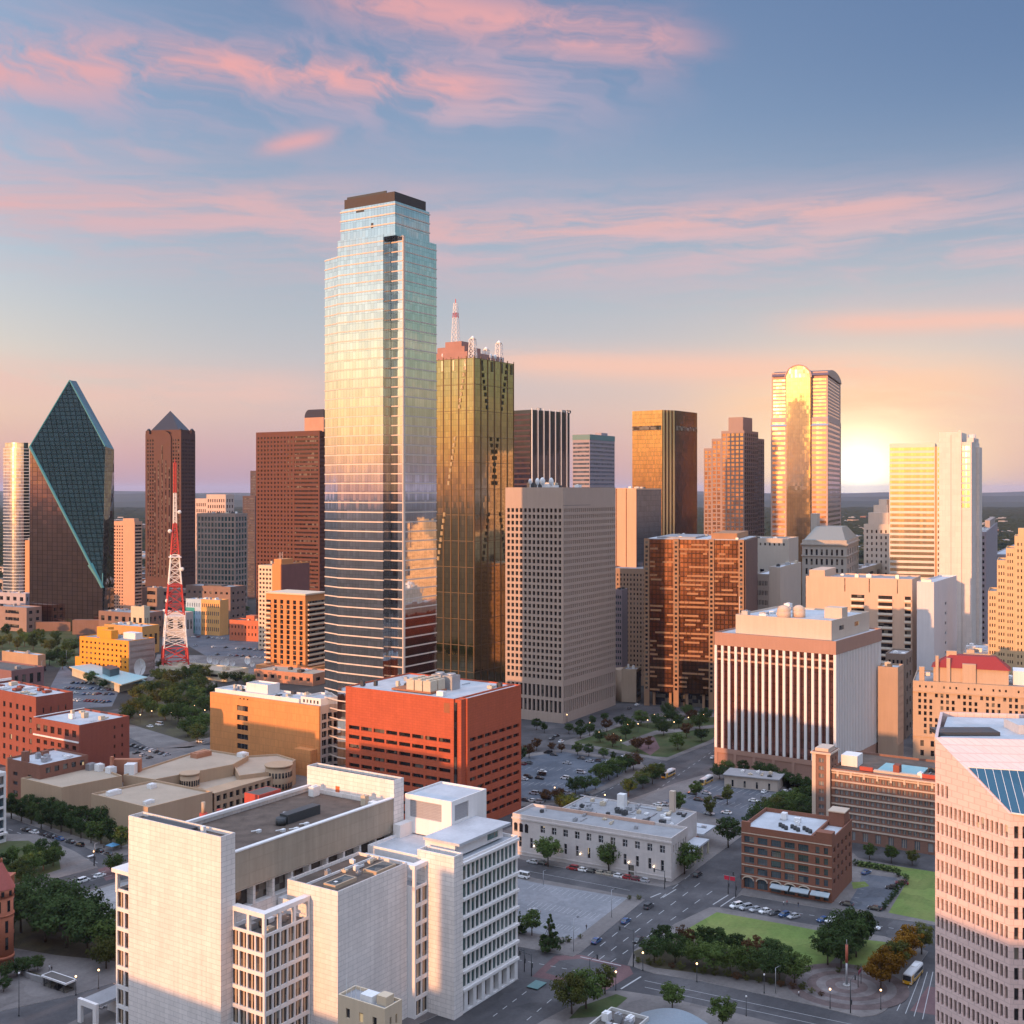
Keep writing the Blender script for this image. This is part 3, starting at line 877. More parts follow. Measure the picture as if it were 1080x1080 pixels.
# ---- dark stepped tower
b = Bld('dark_stepped_tower', 'narrow dark banded tower with a step, left of the brown dotted tower', 269, 1520, 256, 276, 523, th=radians(28), cat='skyscraper')
DKB = stone('dark_brown', (0.10, 0.075, 0.085), .1, .6)
b.block(DKB, ROOF_DARK, grid_spec(1, 40, .5, .5, 4, 2, .96, .5, .4), grid_spec(1, 40, .5, .5, 4, 2, .96, .5, .4))
H2 = zat(496.5, 1530)
b.block(DKB, ROOF_DARK, grid_spec(1, 8, .5, .5, 1, 2, .96, .5, .4), grid_spec(1, 8, .5, .5, 1, 2, .96, .5, .4), a0=4, b0=1, b1=b.B * .55, z0=b.H - .9, z1=H2)
b.done(pane('pane_grey', (0.12, 0.12, 0.14), .1, .8), limit=90)

# ---- brown dotted tower
BRN = stone('granite_red', (0.125, 0.047, 0.033), .08, .55)
b = Bld('brown_dotted_tower', 'broad reddish brown tower with small square windows and curved dark penthouse', 337, 1170, 270, 349, 454, th=radians(30), cat='skyscraper')
A, B, H = b.A, b.B, b.H; sp = B * .40
rows = 44
b.block(BRN, ROOF_GREY, grid_spec(11, rows, 1, .3, 12, 4, .52, .50, .5), None, b0=sp + .02)
b.block(BRN, ROOF_GREY, [(0, H, grid_spec(1, rows, .3, 1.0, 12, 4, .96, .45, .5, name='ribbon_window'))], grid_spec(8, rows, 1, 1, 12, 4, .5, .5, .5), b1=sp)
b.done(PANE_BROWN, limit=96)
zp = zat(432, 1180)
mb = MB(); mb.box(4, -2, H - .9, A * .7, B * .27, zp - 8); 
b_ = []
for k in range(9):
    t = k / 8.0 * pi / 2; b_.append((B * .27 - 6 + 6 * cos(t), zp - 8 + 8 * sin(t)))
prof = [(-2.0, zp - 8)] + [(-2.0, zp)] + b_[::-1]
i0 = [(4, y, z) for y, z in prof]; i1 = [(A * .7, y, z) for y, z in prof]
n3 = len(prof)
mb.face(i0, 1); mb.face(i1[::-1], 1)
for k in range(n3):
    j = (k + 1) % n3; mb.face([i0[k], i1[k], i1[j], i0[j]], 1)
mb.build('penthouse', [stone('penthouse_pink', (0.50, 0.28, 0.20)), plain('penthouse_glass', (0.05, 0.05, 0.08), .3, .4)], b.root)

# ---- tan slab beside the prism tower
b = Bld('tan_slab_block', 'pinkish tan windowless slab beside the prism tower, a stripe of windows on its left', 142, 1320, 119.3, 150, 550, th=radians(28), cat='apartment block')
TANP = stone('tan_pink', (0.62, 0.36, 0.25), .06)
b.block(TANP, ROOF_GREY, grid_spec(4, 26, .6, b.B * .52, 6, 4, .5, .5, .4), grid_spec(1, 26, .5, .5, 4, 3, .95, .5, .5, name='ribbon_window'))
b.done(PANE_PLAIN, limit=90); b.box('penthouse', TANP, 2, 3, b.H - .9, b.A - 2, b.B * .6, b.H + 3.2)
b = Bld('thin_orange_slab', 'thin orange slab showing between the curved tower and the prism tower', 31, 1260, 26.3, 36, 570, th=radians(30), cat='apartment block')
b.block(stone('orange_tan', (0.60, 0.30, 0.16)), ROOF_GREY, None, grid_spec(2, 20, .5, .5, 3, 2, .5, .5, .4)); b.done(PANE_PLAIN, limit=40)
b.box('penthouse', ROOF_GREY, 3, 1, b.H - .9, 8, b.B - 1, b.H + 2.5)

# ---- black tower with white fins
b = Bld('black_finned_tower', 'black glass tower with thin white vertical fins behind the white gridded tower', 560.5, 925, 537, 617, 432, th=radians(40), cat='skyscraper')
A, B, H = b.A, b.B, b.H
BLK = mirror('glass_black', (0.10, 0.10, 0.13), .10, 2.5, 4, .4, .01)
cut = A * .3
pl = [(0, 0), (A - cut, 0), (A, cut), (A, B), (0, B)]
MB().prism(pl, 0, H, 0, 1, bottom=False).build('glass_shaft', [BLK, ROOF_DARK], b.root)
fb = MB()
for k in range(1, 48):
    fb.box(-.3, 1, H * k / 48, .05, B - .2, H * k / 48 + 1.3)
fb.build('floor_bands', stone('band_maroon', (0.085, 0.05, 0.055)), b.root)
mb = MB()
for k in range(7):
    x = (A - cut) * k / 6.6; mb.box(x, -.8, 0, x + .55, .02, H + 1.2)
for k in range(4):
    t = (k + .35) / 3.9; mb.bar((A - cut + cut * t, cut * t, 0), (A - cut + cut * t, cut * t, H + 1.2), .5, 4)
mb.build('white_fins', METAL_WHITE, b.root)
b.units(6, 9, H, size=(2, 5))
# ---- small grey tower
b = Bld('grey_banded_tower', 'small mauve grey banded tower right of the black finned tower', 622, 1320, 604, 648.3, 458, th=radians(33), cat='skyscraper')
GRY = stone('grey_mauve', (0.34, 0.29, 0.32), .08, .7)
b.block(GRY, ROOF_GREY, [(0, b.H - 7, grid_spec(1, 42, .3, .3, 3, 1, .98, .5, .3)), (b.H - 7, b.H, None)], [(0, b.H - 7, grid_spec(1, 42, .3, .3, 3, 1, .98, .5, .3)), (b.H - 7, b.H, None)])
b.done(pane('pane_greyblue', (0.10, 0.12, 0.16), .1, .9), limit=90)
b.box('green_cap', plain('cap_teal', (0.13, 0.24, 0.24), .4), -.25, -.25, b.H - 6, b.A + .2, b.B + .2, b.H - .2)
b.box('penthouse', GRY, b.A * .55, 3, b.H - .9, b.A * .8, b.B * .5, b.H + 3)

# ---- white gridded tower in the middle
WGR = stone('precast_white', (0.44, 0.335, 0.275), .06, .8)
b = Bld('white_gridded_tower', 'pale concrete tower with a deep square window grid, in the middle of the skyline', 594, 705, 533, 649.3, 514, th=radians(31), cat='skyscraper')
A, B, H = b.A, b.B, b.H
top = H - 11.5
def lf(nc, ww_):
    return [(0, 24, grid_spec(nc, 2, .8, .8, 5, 1, .62, .80, 1.1)), (24, top, grid_spec(nc, 27, .8, .8, 1, .5, .60, .62, 1.1, zvis=50)), (top, H, None)]
b.block(WGR, ROOF_GREY, lf(13, 0), [(0, 24, grid_spec(26, 2, .8, .8, 5, 1, .55, .80, 1.0)), (24, top, grid_spec(26, 27, .8, .8, 1, .5, .55, .60, 1.0)), (top, H, None)], par=1.2)
b.done(PANE_PLAIN, limit=96)
b.box('expansion_joint', plain('joint_dark', (0.2, .17, .16)), -.02, -.03, top + .4, A * .5, -.004, top + .8)
b.units(9, 5, H - 1.2, a0=4, a1=A - 4, b0=B * .3, b1=B - 3, size=(2, 5), hgt=(2, 5))
for k, (x, y, r) in enumerate(((5, B * .42, 2.6), (8, B * .55, 2.2), (4, B * .62, 1.8), (10, B * .34, 2.4))):
    d = MB(); d.ball((x, y, H + 3.6), r, r * .45, r); d.bar((x, y, H - 1.2), (x, y, H + 3), .3); d.build('dish_antenna', METAL_WHITE, b.root)

# ---- orange and slate slab behind it
b = Bld('orange_slab_block', 'blank slab block, orange face and slate blue side, behind the white gridded tower', 671, 870, 640, 697, 515, th=radians(33), cat='office block')
b.block([stone('blank_orange', (0.66, 0.40, 0.27), .05)], ROOF_GREY, None, None)
mb = MB()
for k in range(1, 3): mb.box(-.12, b.B * k / 3 - .25, 0, .02, b.B * k / 3 + .25, b.H - .3)
mb.build('panel_joint', PANE_BROWN, b.root)
b.box('slate_cladding', mirror('glass_slate', (0.16, 0.18, 0.24), .25, 3, 4, .4, .01), .4, -.35, 0, b.A, -.02, b.H - 1)
b.units(6, 8, b.H - .9)

# ---- bronze gold tower
b = Bld('bronze_gold_tower', 'bronze gold tower with vertical bright and dark stripes on its corner', 705, 1060, 666.8, 735.3, 432, th=radians(36), cat='skyscraper')
A, B, H = b.A, b.B, b.H
BRZ = mirror('glass_bronze', (0.86, 0.52, 0.24), .14, 1.2, 3.8, .5, .004, lw=.2)
DRK = mirror('glass_umber', (0.14, 0.095, 0.085), .14, 2, 3.8, .4, .01)
cb = B * .17; ca = A * .24
MB().face([(0, B, 0), (0, cb, 0), (0, cb, H), (0, B, H)]).build('gold_face', BRZ, b.root)
mb = MB()
mb.face([(ca, 0, 0), (A, 0, 0), (A, 0, H), (ca, 0, H)]); mb.face([(A, 0, 0), (A, B, 0), (A, B, H), (A, 0, H)]); mb.face([(A, B, 0), (0, B, 0), (0, B, H), (A, B, H)])
mb.face([(0, cb, 0), (ca, 0, 0), (ca, 0, H), (0, cb, H)])
mb.face([(0, B, H), (0, cb, H), (ca, 0, H), (A, 0, H), (A, B, H)])
mb.build('glass_shaft', DRK, b.root)
e_ = Vector((ca, -cb)).normalized(); Lc = Vector((ca, cb)).length
for k in range(4):
    f = (k + .1) / 4; c0 = Vector((ca * f, cb * (1 - f))); c1 = Vector((ca * (f + .12), cb * (1 - f - .12)))
    nn2 = Vector((-cb, -ca)).normalized() * .8
    MB().prism([tuple(c0), tuple(c1), tuple(c1 + nn2), tuple(c0 + nn2)], 0, H).build('bright_fin', plain('fin_gold', (0.85, 0.60, 0.30), .25, .7), b.root)
mb = MB(); mb.box(-.3, cb + 1, H - 18, .03, B - .3, H - 14); mb.box(ca, -.3, H - 18, A - .2, .03, H - 14); mb.build('dark_band', PANE_BROWN, b.root)

# ---- stepped brown tower
b = Bld('stepped_brown_tower', 'brownish tower with stepped sides and square lit windows, left of the arched tower', 785, 1230, 742, 807, 454, th=radians(33), cat='skyscraper')
A, B, H = b.A, b.B, b.H
STB = stone('granite_taupe', (0.33, 0.235, 0.21), .06, .6)
H0 = zat(472, 1230); H1 = zat(462, 1230); Ht = zat(439.5, 1230)
rd_ = lambda nc, nr, m=1: grid_spec(nc, nr, .6, .6, 3, 2, .74, .70, .35)
gl = mirror('glass_taupe', (0.62, 0.36, 0.22), .12, 3, 4, .2, .012); gl2 = pane('pane_taupe', (0.035, .03, .035), .08, 1)
def st(a0, a1, b0, b1, z1, nl, nr):
    rws = int(z1 / 4.6)
    sl_ = rd_(nl, rws); sl_['pane'] = gl
    b.block(STB, ROOF_DARK, sl_, rd_(nr, rws), a0=a0, a1=a1, b0=b0, b1=b1, z1=z1)
st(0, A * .66, 0, B * .56, H, 5, 7)
st(A * .0 + .4, A * .8, B * .56 + .05, B * .80, H1, 2, 7)
st(A * .0 + .9, A * .9, B * .80 + .05, B, H0, 2, 7)
st(A * .66 + .05, A, 1.0, B * .5, H1 + 1, 4, 4)
b.done(gl2, limit=96)
b.box('roof_block', STB, 4, 3, H - .9, A * .5, B * .42, Ht)

# ---- arched tower
b = Bld('arched_top_tower', 'tall pink granite tower with barrel arched top and gold centre bay', 873, 1160, 813, 887, 391, th=radians(22), cat='skyscraper')
A, B, H = b.A, b.B, b.H
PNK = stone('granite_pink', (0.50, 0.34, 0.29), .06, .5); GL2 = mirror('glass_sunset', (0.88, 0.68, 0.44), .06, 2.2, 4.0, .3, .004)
Hs = zat(440, 1160)
c0, c1 = B * .30, B * .72
bs_ = lambda rws: grid_spec(1, rws, 1.2, 1.2, 3, 3, .96, .52, .4, name='ribbon_window')
for (q0, q1) in ((0, c0), (c1, B)):
    b.block(PNK, ROOF_GREY, bs_(42), bs_(42) if q0 == 0 else None, b0=q0, b1=q1, z1=Hs)
    b.block(PNK, ROOF_DARK, grid_spec(1, 11, 1.2, 1.2, 1, 6, .96, .55, .4, name='ribbon_window'), bs_(12) if q0 == 0 else None, a0=3.4, b0=q0 + .4, b1=q1 - .3, z0=Hs - .8, z1=H)
    mb = MB(); mb.face([(-.5, q0 - .2, Hs - 8), (-.5, q1 + .2, Hs - 8), (3.3, q1 + .2, Hs + .5), (3.3, q0 - .2, Hs + .5)][::-1]); mb.face([(-.5, q0 - .2, Hs - 8), (3.3, q0 - .2, Hs + .5), (3.3, q0 - .2, Hs - 8)][::-1]); mb.face([(-.5, q1 + .2, Hs - 8), (3.3, q1 + .2, Hs + .5), (3.3, q1 + .2, Hs - 8)]); mb.build('sloped_ledge', plain('ledge_blue', (0.30, .38, .50), .2, .4), b.root)
b.done(gl, limit=90)
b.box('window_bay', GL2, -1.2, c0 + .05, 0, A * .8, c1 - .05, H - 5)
r = (c1 - c0) / 2 + 1.0; cy_ = (c0 + c1) / 2
mb = MB(); ar = [(cy_ + r * cos(pi * k / 16), H - 6 + r * sin(pi * k / 16)) for k in range(17)]
f0 = [(-1.6, y, z) for y, z in ar]; f1 = [(A * .9, y, z) for y, z in ar]
mb.face(f0[::-1], 1); mb.face(f1, 0)
for k in range(16): mb.face([f0[k], f1[k], f1[k + 1], f0[k + 1]], 0, True)
mb.build('barrel_vault', [plain('vault_copper', (0.32, .26, .22), .3, .5), mirror('glass_vault', (.36, .30, .24), .12, 2, 4, .3, .02)], b.root)
mb = MB()
for k in range(16):
    p, q = Vector(f0[k]), Vector(f0[k + 1]); mb.bar(p + Vector((-.2, 0, 0)), q + Vector((-.2, 0, 0)), .9, 5)
mb.build('arch_rim', PNK, b.root)
mb = MB()      # side barrel top towards the right
ar = [(A * .5 + A * .5 * cos(pi * k / 12), H - 4 + 8.5 * sin(pi * k / 12)) for k in range(13)]
f0 = [(x, -.6, z) for x, z in ar]; f1 = [(x, B * .98, z) for x, z in ar]
mb.face(f0, 0); mb.face(f1[::-1], 0)
for k in range(12): mb.face([f0[k + 1], f0[k], f1[k], f1[k + 1]][::-1], 0, True)
mb.build('side_vault', plain('vault_maroon', (0.17, .10, .11), .35, .4), b.root)
b.box('dark_reveal', PANE_BROWN, -.3, c0 - 1.2, 0, 2, c0 - .05, H - 2); 

# ---- glass tower in white bands
b = Bld('white_banded_tower', 'office tower of white bands and gold glass left of the white concrete tower', 994, 960, 938, 1003, 467, th=radians(22), cat='skyscraper')
A, B, H = b.A, b.B, b.H
WHB = stone('white_band', (0.74, 0.66, 0.56), .05, .6)
sp_ = grid_spec(1, 38, .5, .4, 4, 2.5, .995, .56, .35, name='ribbon_window'); sp_['pane'] = mirror('glass_amber', (0.88, 0.70, 0.46), .10, 2.4, 4.4, .2, .006)
b.block(WHB, ROOF_GREY, sp_, grid_spec(1, 38, .5, .5, 4, 2.5, .98, .5, .35, name='ribbon_window'), b0=B * .14 + .02)
b.block(WHB, ROOF_GREY, sp_, grid_spec(1, 38, .5, .5, 4, 2.5, .98, .5, .35, name='ribbon_window'), b1=B * .14 - 1.6)
b.done(gl2, limit=90)
b.box('slot_strip', plain('slot_orange', (0.55, 0.26, 0.12), .4), .9, B * .14 - 1.6, 0, 5, B * .14 + .02, H - 3)
b.box('stair_core', WHB, A * .3, B * .78, 0, A * .7, B + 1.2, H - 14)

# ---- white concrete tower
b = Bld('white_concrete_tower', 'slim white concrete tower, one column of windows high on its side', 1024.5, 800, 990.5, 1033, 455, th=radians(30), cat='skyscraper')
A, B, H = b.A, b.B, b.H
WHC = stone('concrete_white', (0.76, 0.66, 0.60), .05, .75, (4.2, 3.6, .10))
y1 = b.ratio_b(1010.5)
Hm = zat(466, 800)
b.block(WHC, ROOF_GREY, None, None, b0=y1, z1=H)
b.block(WHC, ROOF_GREY, [(0, Hm - 46, None), (Hm - 46, Hm, grid_spec(2, 10, .7, .9, .5, 2, .84, .66, .6))], None, a0=.7, b1=y1 - .05, z1=Hm)
b.done(gl, limit=30)
mb = MB(); mb.box(A * .35, .5, Hm - 1, A, y1 * .55, zat(461, 800)); mb.cyl(A * .55, y1 * .3, Hm - 1, zat(457, 800), 2.6, n=16); mb.build('rounded_core', WHC, b.root)
b.box('edge_pier', WHC, -.4, y1 - 2.2, 0, .3, y1 - .06, Hm + 8)
b.box('side_pier', WHC, A * .6, -2.0, 0, A * .95, -.02, Hm - 3)
b.box('vertical_seam', plain('seam_grey', (.4, .35, .33)), -.05, B * .62, 0, .01, B * .62 + .4, H - 2)
# ---- grey sided building just right of it
b = Bld('grey_windowed_block', 'narrow mauve block with a column of dark windows beside the white concrete tower', 1040, 850, 1030, 1052, 561, th=radians(24), cat='office block')
b.block(GRY, ROOF_GREY, grid_spec(2, 24, .5, .5, 3, 2, .5, .5, .4), None); b.done(PANE_PLAIN, limit=60)
b.units(3, 4, b.H - .9, a0=2, a1=b.A - 2, b0=1, b1=b.B - 1, size=(1.5, 2.5))
b.box('upper_stair_block', stone('taupe_grey', (0.40, .33, .30)), b.A * .5, 2, b.H - .9, b.A, b.B - .5, b.H + 5)

# ---- pale stepped art deco building
WDC = stone('stone_cream', (0.62, 0.53, 0.46), .06, .8)
b = Bld('stepped_cream_tower', 'cream stone tower with stepped top and thin vertical piers, left of the banded tower', 938, 1080, 911, 956, 553, th=radians(28), cat='office block')
A, B, H = b.A, b.B, b.H
b.block(WDC, ROOF_GREY, grid_spec(5, 18, 1, 1, 4, 4, .34, .5, .5), grid_spec(5, 18, 1, 1, 4, 4, .34, .5, .5)); b.done(PANE_BROWN, limit=96)
for (f0_, z0_, z1_) in ((.10, H - .9, zat(541, 1080)), (.22, zat(541, 1080) - .01, zat(533, 1080)), (.34, zat(533, 1080) - .01, zat(527, 1080))):
    b.box('setback_tier', WDC, A * f0_, B * f0_, z0_, A * (1 - f0_), B * (1 - f0_), z1_)
# ---- grey ornate building
b = Bld('ornate_stone_block', 'grey stone block with cornice, pilasters and a tall hipped roof, below the arched tower', 893, 930, 846, 905.5, 570, th=radians(22), cat='building')
A, B, H = b.A, b.B, b.H
ORN = stone('stone_grey', (0.42, 0.38, 0.34), .08, .8)
b.block(ORN, ROOF_GREY, grid_spec(8, 12, 1.5, 1.5, 3, 6, .42, .62, .6), grid_spec(5, 12, 1.5, 1.5, 3, 6, .42, .62, .6)); b.done(PANE_PLAIN, limit=96)
mb = MB(); mb.box(-1.2, -1.2, H - 4, A + 1, B + 1, H - 2.8); mb.box(-.8, -.8, H - 13, A + .6, B + .6, H - 12.2); mb.build('cornice', ORN, b.root)
mb = MB(); zr = zat(557, 930); q = [(1, 1), (A - 1, 1), (A - 1, B - 1), (1, B - 1)]; q2 = [(A * .3, B * .2), (A * .7, B * .2), (A * .7, B * .8), (A * .3, B * .8)]
for k in range(4): mb.face([q[k] + (H - .3,), q[(k + 1) % 4] + (H - .3,), q2[(k + 1) % 4] + (zr,), q2[k] + (zr,)])
mb.face([p + (zr,) for p in q2]); mb.build('hipped_roof', plain('roof_verdigris', (0.24, .25, .23), .7), b.root)
b.box('roof_tower', ORN, A * .45, B * .82, H - .4, A * .65, B * .97, zat(543, 930))
# ---- cream block with small round windows
b = Bld('cream_blank_block', 'cream block with a row of small square openings under the roof, behind the checkered tower', 832, 880, 776, 842, 568, th=radians(24), cat='building')
CRM = stone('cream_wall', (0.50, 0.44, 0.38), .06)
b.block(CRM, ROOF_GREY, [(0, b.H - 9, grid_spec(3, 7, 2, 2, 30, 12, .25, .4, .4)), (b.H - 9, b.H, grid_spec(10, 1, 3, 2, 3, 3, .35, .65, .5))], None); b.done(PANE_PLAIN, limit=60)
b.units(3, 14, b.H - .9)
b = Bld('low_grey_windowed_block', 'grey block with square windows below the cream blank block', 823, 800, 795, 845, 606, th=radians(26), cat='building')
b.block(stone('grey_warm', (0.36, .31, .27)), ROOF_PALE, grid_spec(8, 9, 1, 1, 20, 3, .5, .5, .5), None, b0=b.B * .42); b.block(CRM, ROOF_PALE, None, None, b1=b.B * .42 - .05, z1=b.H + 5); b.done(PANE_PLAIN, limit=80)
b.units(4, 15, b.H + 4.1, b0=1, b1=b.B * .35)

# ---- checkered brown glass tower
b = Bld('checkered_brown_tower', 'brown glass office tower with scattered tan panels, standing on columns', 785, 745, 681.5, 798, 570, th=radians(19), cat='skyscraper')
A, B, H = b.A, b.B, b.H
CHK = mirror('glass_brown', (0.175, 0.070, 0.036), .16, 2.6, 3.0, .7, .012, metal=.75, lw=.26)
b.box('glass_shaft', CHK, 0, 0, 9, A, B, H)
TNP = stone('panel_tan', (0.36, 0.19, 0.10), .12, .6)
pm = MB(); rdm = random.Random(41); npan = [0]
def panel(*q):
    npan[0] += 1
    if npan[0] <= 92: MB().box(*q).build('tan_panel', TNP, b.root)
    else: pm.box(*q)
nr = 34; fl = (H - 11) / nr
for r_ in range(nr):
    y = B * .03
    while y < B * .94:
        Lp = rdm.choice((2.4, 4.2, 7.0, 10.0))
        if rdm.random() < (.52 if r_ % 3 else .30):
            panel(-.16, y, 10 + r_ * fl, .02, min(y + Lp, B * .96), 10 + r_ * fl + fl * .42)
        y += Lp + .3
    x = 1.0
    while x < A - 2:
        if rdm.random() < .25: panel(x, -.16, 10 + r_ * fl, x + 3, .02, 10 + r_ * fl + fl * .42)
        x += 3.5
tag(pm.build('tan_panels', TNP, b.root), kind='stuff')
PIR = stone('pier_tan', (0.34, 0.20, 0.12), .1, .7)
for f in (.002, .30, .66, .965):
    pb = MB(); pb.box(-1.1, B * f, 0, .05, B * f + 3.4, H + .5)
    for r_ in range(nr): pb.box(-1.16, B * f + .9, 11 + r_ * fl, -1.0, B * f + 2.5, 11 + r_ * fl + fl * .55, 1)
    pb.build('corner_pier', [PIR, PANE_PLAIN], b.root)
b.box('end_wall', stone('end_brown', (0.16, .10, .085)), .6, -.7, 0, A, -.17, H - .4)
for k in range(6):
    b.box('column', PIR, 1.2, B * (.06 + .17 * k), 0, 3.2, B * (.06 + .17 * k) + 1.6, 8.98)
b.box('lobby', PANE_PLAIN, 5, 3, 0, A - 3, B - 3, 8.97)
b.box('roof_slab', ROOF_PALE, .8, .6, H + .01, A - .5, B - .6, H + .5)
b.box('penthouse', TNP, 4, B * .08, H + .5, A - 5, B * .34, zat(562, 760)); b.box('penthouse', ROOF_GREY, 4, B * .5, H + .5, A - 6, B * .9, zat(566, 765))
b.units(9, 12, H + .5, a0=2, a1=A - 2, b0=2, b1=B * .8, size=(1, 2.5), hgt=(1, 2))

# ---- old tan building between
b = Bld('old_tan_block', 'old tan brick block with small paired windows, left of the checkered tower', 684, 840, 640, 700, 600, th=radians(20), cat='building')
OTN = stone('brick_tan', (0.36, 0.24, 0.17), .12)
b.block(OTN, ROOF_GREY, grid_spec(11, 22, 2, 2, 6, 3, .4, .5, .4), None); b.done(PANE_PLAIN, limit=96)
b.units(6, 22, b.H - .9, size=(2, 4), hgt=(2, 6))
b = Bld('ribbed_tan_block', 'small tan block with a curved end at the foot of the old tan block', 671, 775, 655.5, 676, 706, th=radians(20), cat='building')
b.block(stone('tan_light', (0.46, .35, .26)), ROOF_GREY, None, None); b.box('dark_panel', PANE_PLAIN, .8, -.2, 3, b.A - .8, -.02, b.H - 2)
b.units(2, 2, b.H - .9, size=(1, 2))
MB().cyl(b.A * .5, b.B + .5, 0, b.H - 1, b.A * .5, n=20).build('round_end', stone('tan_light', (0, 0, 0)), b.root)
b = Bld('blue_roof_block', 'slim grey block with blue signs showing right of the white gridded tower', 656, 800, 648, 662, 622, th=radians(24), cat='building')
b.block(GRY, ROOF_GREY, grid_spec(3, 16, .5, .5, 3, 3, .7, .5, .4), None); b.done(PANE_BLUE, limit=50); b.units(2, 3, b.H - .9, size=(1, 2))

# ---- beige apartment slab behind the striped building
b = Bld('beige_balcony_slab', 'long beige slab block with columns of balconies behind the white striped building', 962, 715, 850, 971, 611, th=radians(27), cat='apartment block')
A, B, H = b.A, b.B, b.H
BSL = stone('beige_slab', (0.62, 0.44, 0.33), .05, .8)
b.block(BSL, ROOF_GREY, None, None)
yb = [b.ratio_b(x) for x in (897.5, 912, 926, 941.5, 954, 961)]
for (p, q) in ((yb[1], yb[0]), (yb[3], yb[2]), (yb[5], yb[4])):
    for r_ in range(15):
        z0_ = H - 14 - r_ * 4.2
        mb = MB(); mb.box(-1.3, p, z0_, .02, q, z0_ + 1.25, 0); mb.box(-.05, p + .2, z0_ + 1.3, .03, q - .2, z0_ + 3.4, 1); mb.build('balcony', [WHB, PANE_PLAIN], b.root)
for f in (.13, .39, .62):
    b.box('wall_seam', PANE_BROWN, -.1, B * f, H - 9, .02, B * f + .5, H - .6)
b.box('stair_tower', BSL, 1, B * .82, H - .9, A - 1, B * .97, zat(602, 735))
b.units(4, 6, H - .9)
# ---- white windowless block
b = Bld('white_blank_block', 'blank white block with one column of small square windows, in front of the concrete tower', 985, 690, 967, 1009, 614, th=radians(32), cat='building')
BLW = stone('blank_white', (0.64, 0.62, 0.64), .05, .8)
b.block(BLW, ROOF_PALE, None, [(0, b.H - 10, grid_spec(1, 12, b.A * .46, b.A * .46, 2, 2, .8, .30, .5)), (b.H - 10, b.H, None)]); b.done(PANE_PLAIN)
b.box('roof_rail', METAL, 2, 2, b.H - .9, 3, b.B - 2, b.H + 1.2)
# ---- beige stepped tower at right
b = Bld('beige_stepped_tower', 'sandy beige tower stepping up towards the right edge, dotted with paired windows', 1110, 690, 1042, None, 565, th=radians(24), cat='office block', A=30)
SND = stone('brick_sand', (0.62, 0.43, 0.25), .06, .8)
A, B, H = b.A, b.B, b.H
ys = [b.ratio_b(x) for x in (1070, 1061, 1051.5, 1042)]
zs_ = [zat(y, 700) for y in (565, 578, 591, 624)]
b.block(SND, ROOF_GREY, grid_spec(10, 27, 1, .8, 4, 3, .36, .46, .4), None, b1=ys[0], z1=zs_[0])
pr = ys[0]
for k in range(1, 4):
    b.block(SND, ROOF_GREY, grid_spec(3, int(zs_[k] / 4.2), .5, .5, 4, 2, .45, .46, .4), None, a0=.25 * k, b0=pr + .03, b1=ys[k], z1=zs_[k]); pr = ys[k]
b.done(PANE_PLAIN, limit=96)
b.box('roof_block', SND, 3, ys[0] * .3, H - .9, 14, ys[0] - 2, H + 4)
# ================================================================== nearer buildings
# ---- white stone office complex in the foreground
WST = stone('white_stone', (0.80, 0.75, 0.715), .11, .75, (3.4, 1.25, .26), .20)
WSM = stone('white_smooth', (0.77, 0.745, 0.73), .05, .7)
SANDP = stone('sand_parapet', (0.40, 0.33, 0.255), .10, .9, (5.0, 3.2, .10), .22)
FINM = stone('fin_tan', (0.46, 0.35, 0.25), .06)
b = Bld('white_stone_complex', 'large white stone office complex with a brown gravel roof, nearest in the foreground', 233, 284, 135.5, 248, H=56.2, th=radians(33.5), cat='office building')
R_ = b.root
B = b.B
bayspec = lambda nc, nr, m=.4: grid_spec(nc, nr, m, m, .25, .25, .84, .80, .42, mull=(2, 1, .55), zvis=2)
# left end tower and far end tower
b.block(WST, ROOF_BROWN, None, None, a1=4.6, par=1.0, name='end_tower')
b.block(WST, ROOF_BROWN, None, None, a0=66, a1=70.5, b0=.2, par=1.0, name='end_tower')
b.box('vent_pipe', METAL_WHITE, 1.6, 8, 55.2, 2.6, 9, 57.0); b.box('service_door', plain('door_orange', (.55, .13, .04)), 65.93, 21, 48.8, 65.995, 22.6, 51.6)
b.box('roof_unit', METAL_DARK, 1.0, 12, 55.1, 3.4, 30, 56.0)
# long roofed hall between the towers
b.block(WST, ROOF_BROWN, None, [(0, 36.2, None), (36.2, 41.2, grid_spec(9, 1, .5, .5, .1, .1, .88, .95, 2.2, name='terrace_window')), (41.2, 49.8, None)], a0=4.65, a1=65.95, b0=.9, b1=B - .6, z1=49.8, par=1.2, name='hall')
b.box('sand_parapet', SANDP, 4.7, .35, 41.4, 65.9, .88, 51.0)
b.box('parapet_cap', WSM, 4.7, .2, 51.003, 65.9, 1.5, 51.35)
b.box('parapet_cap', WSM, 4.7, B - 1.6, 49.803, 65.9, B - .5, 50.6)
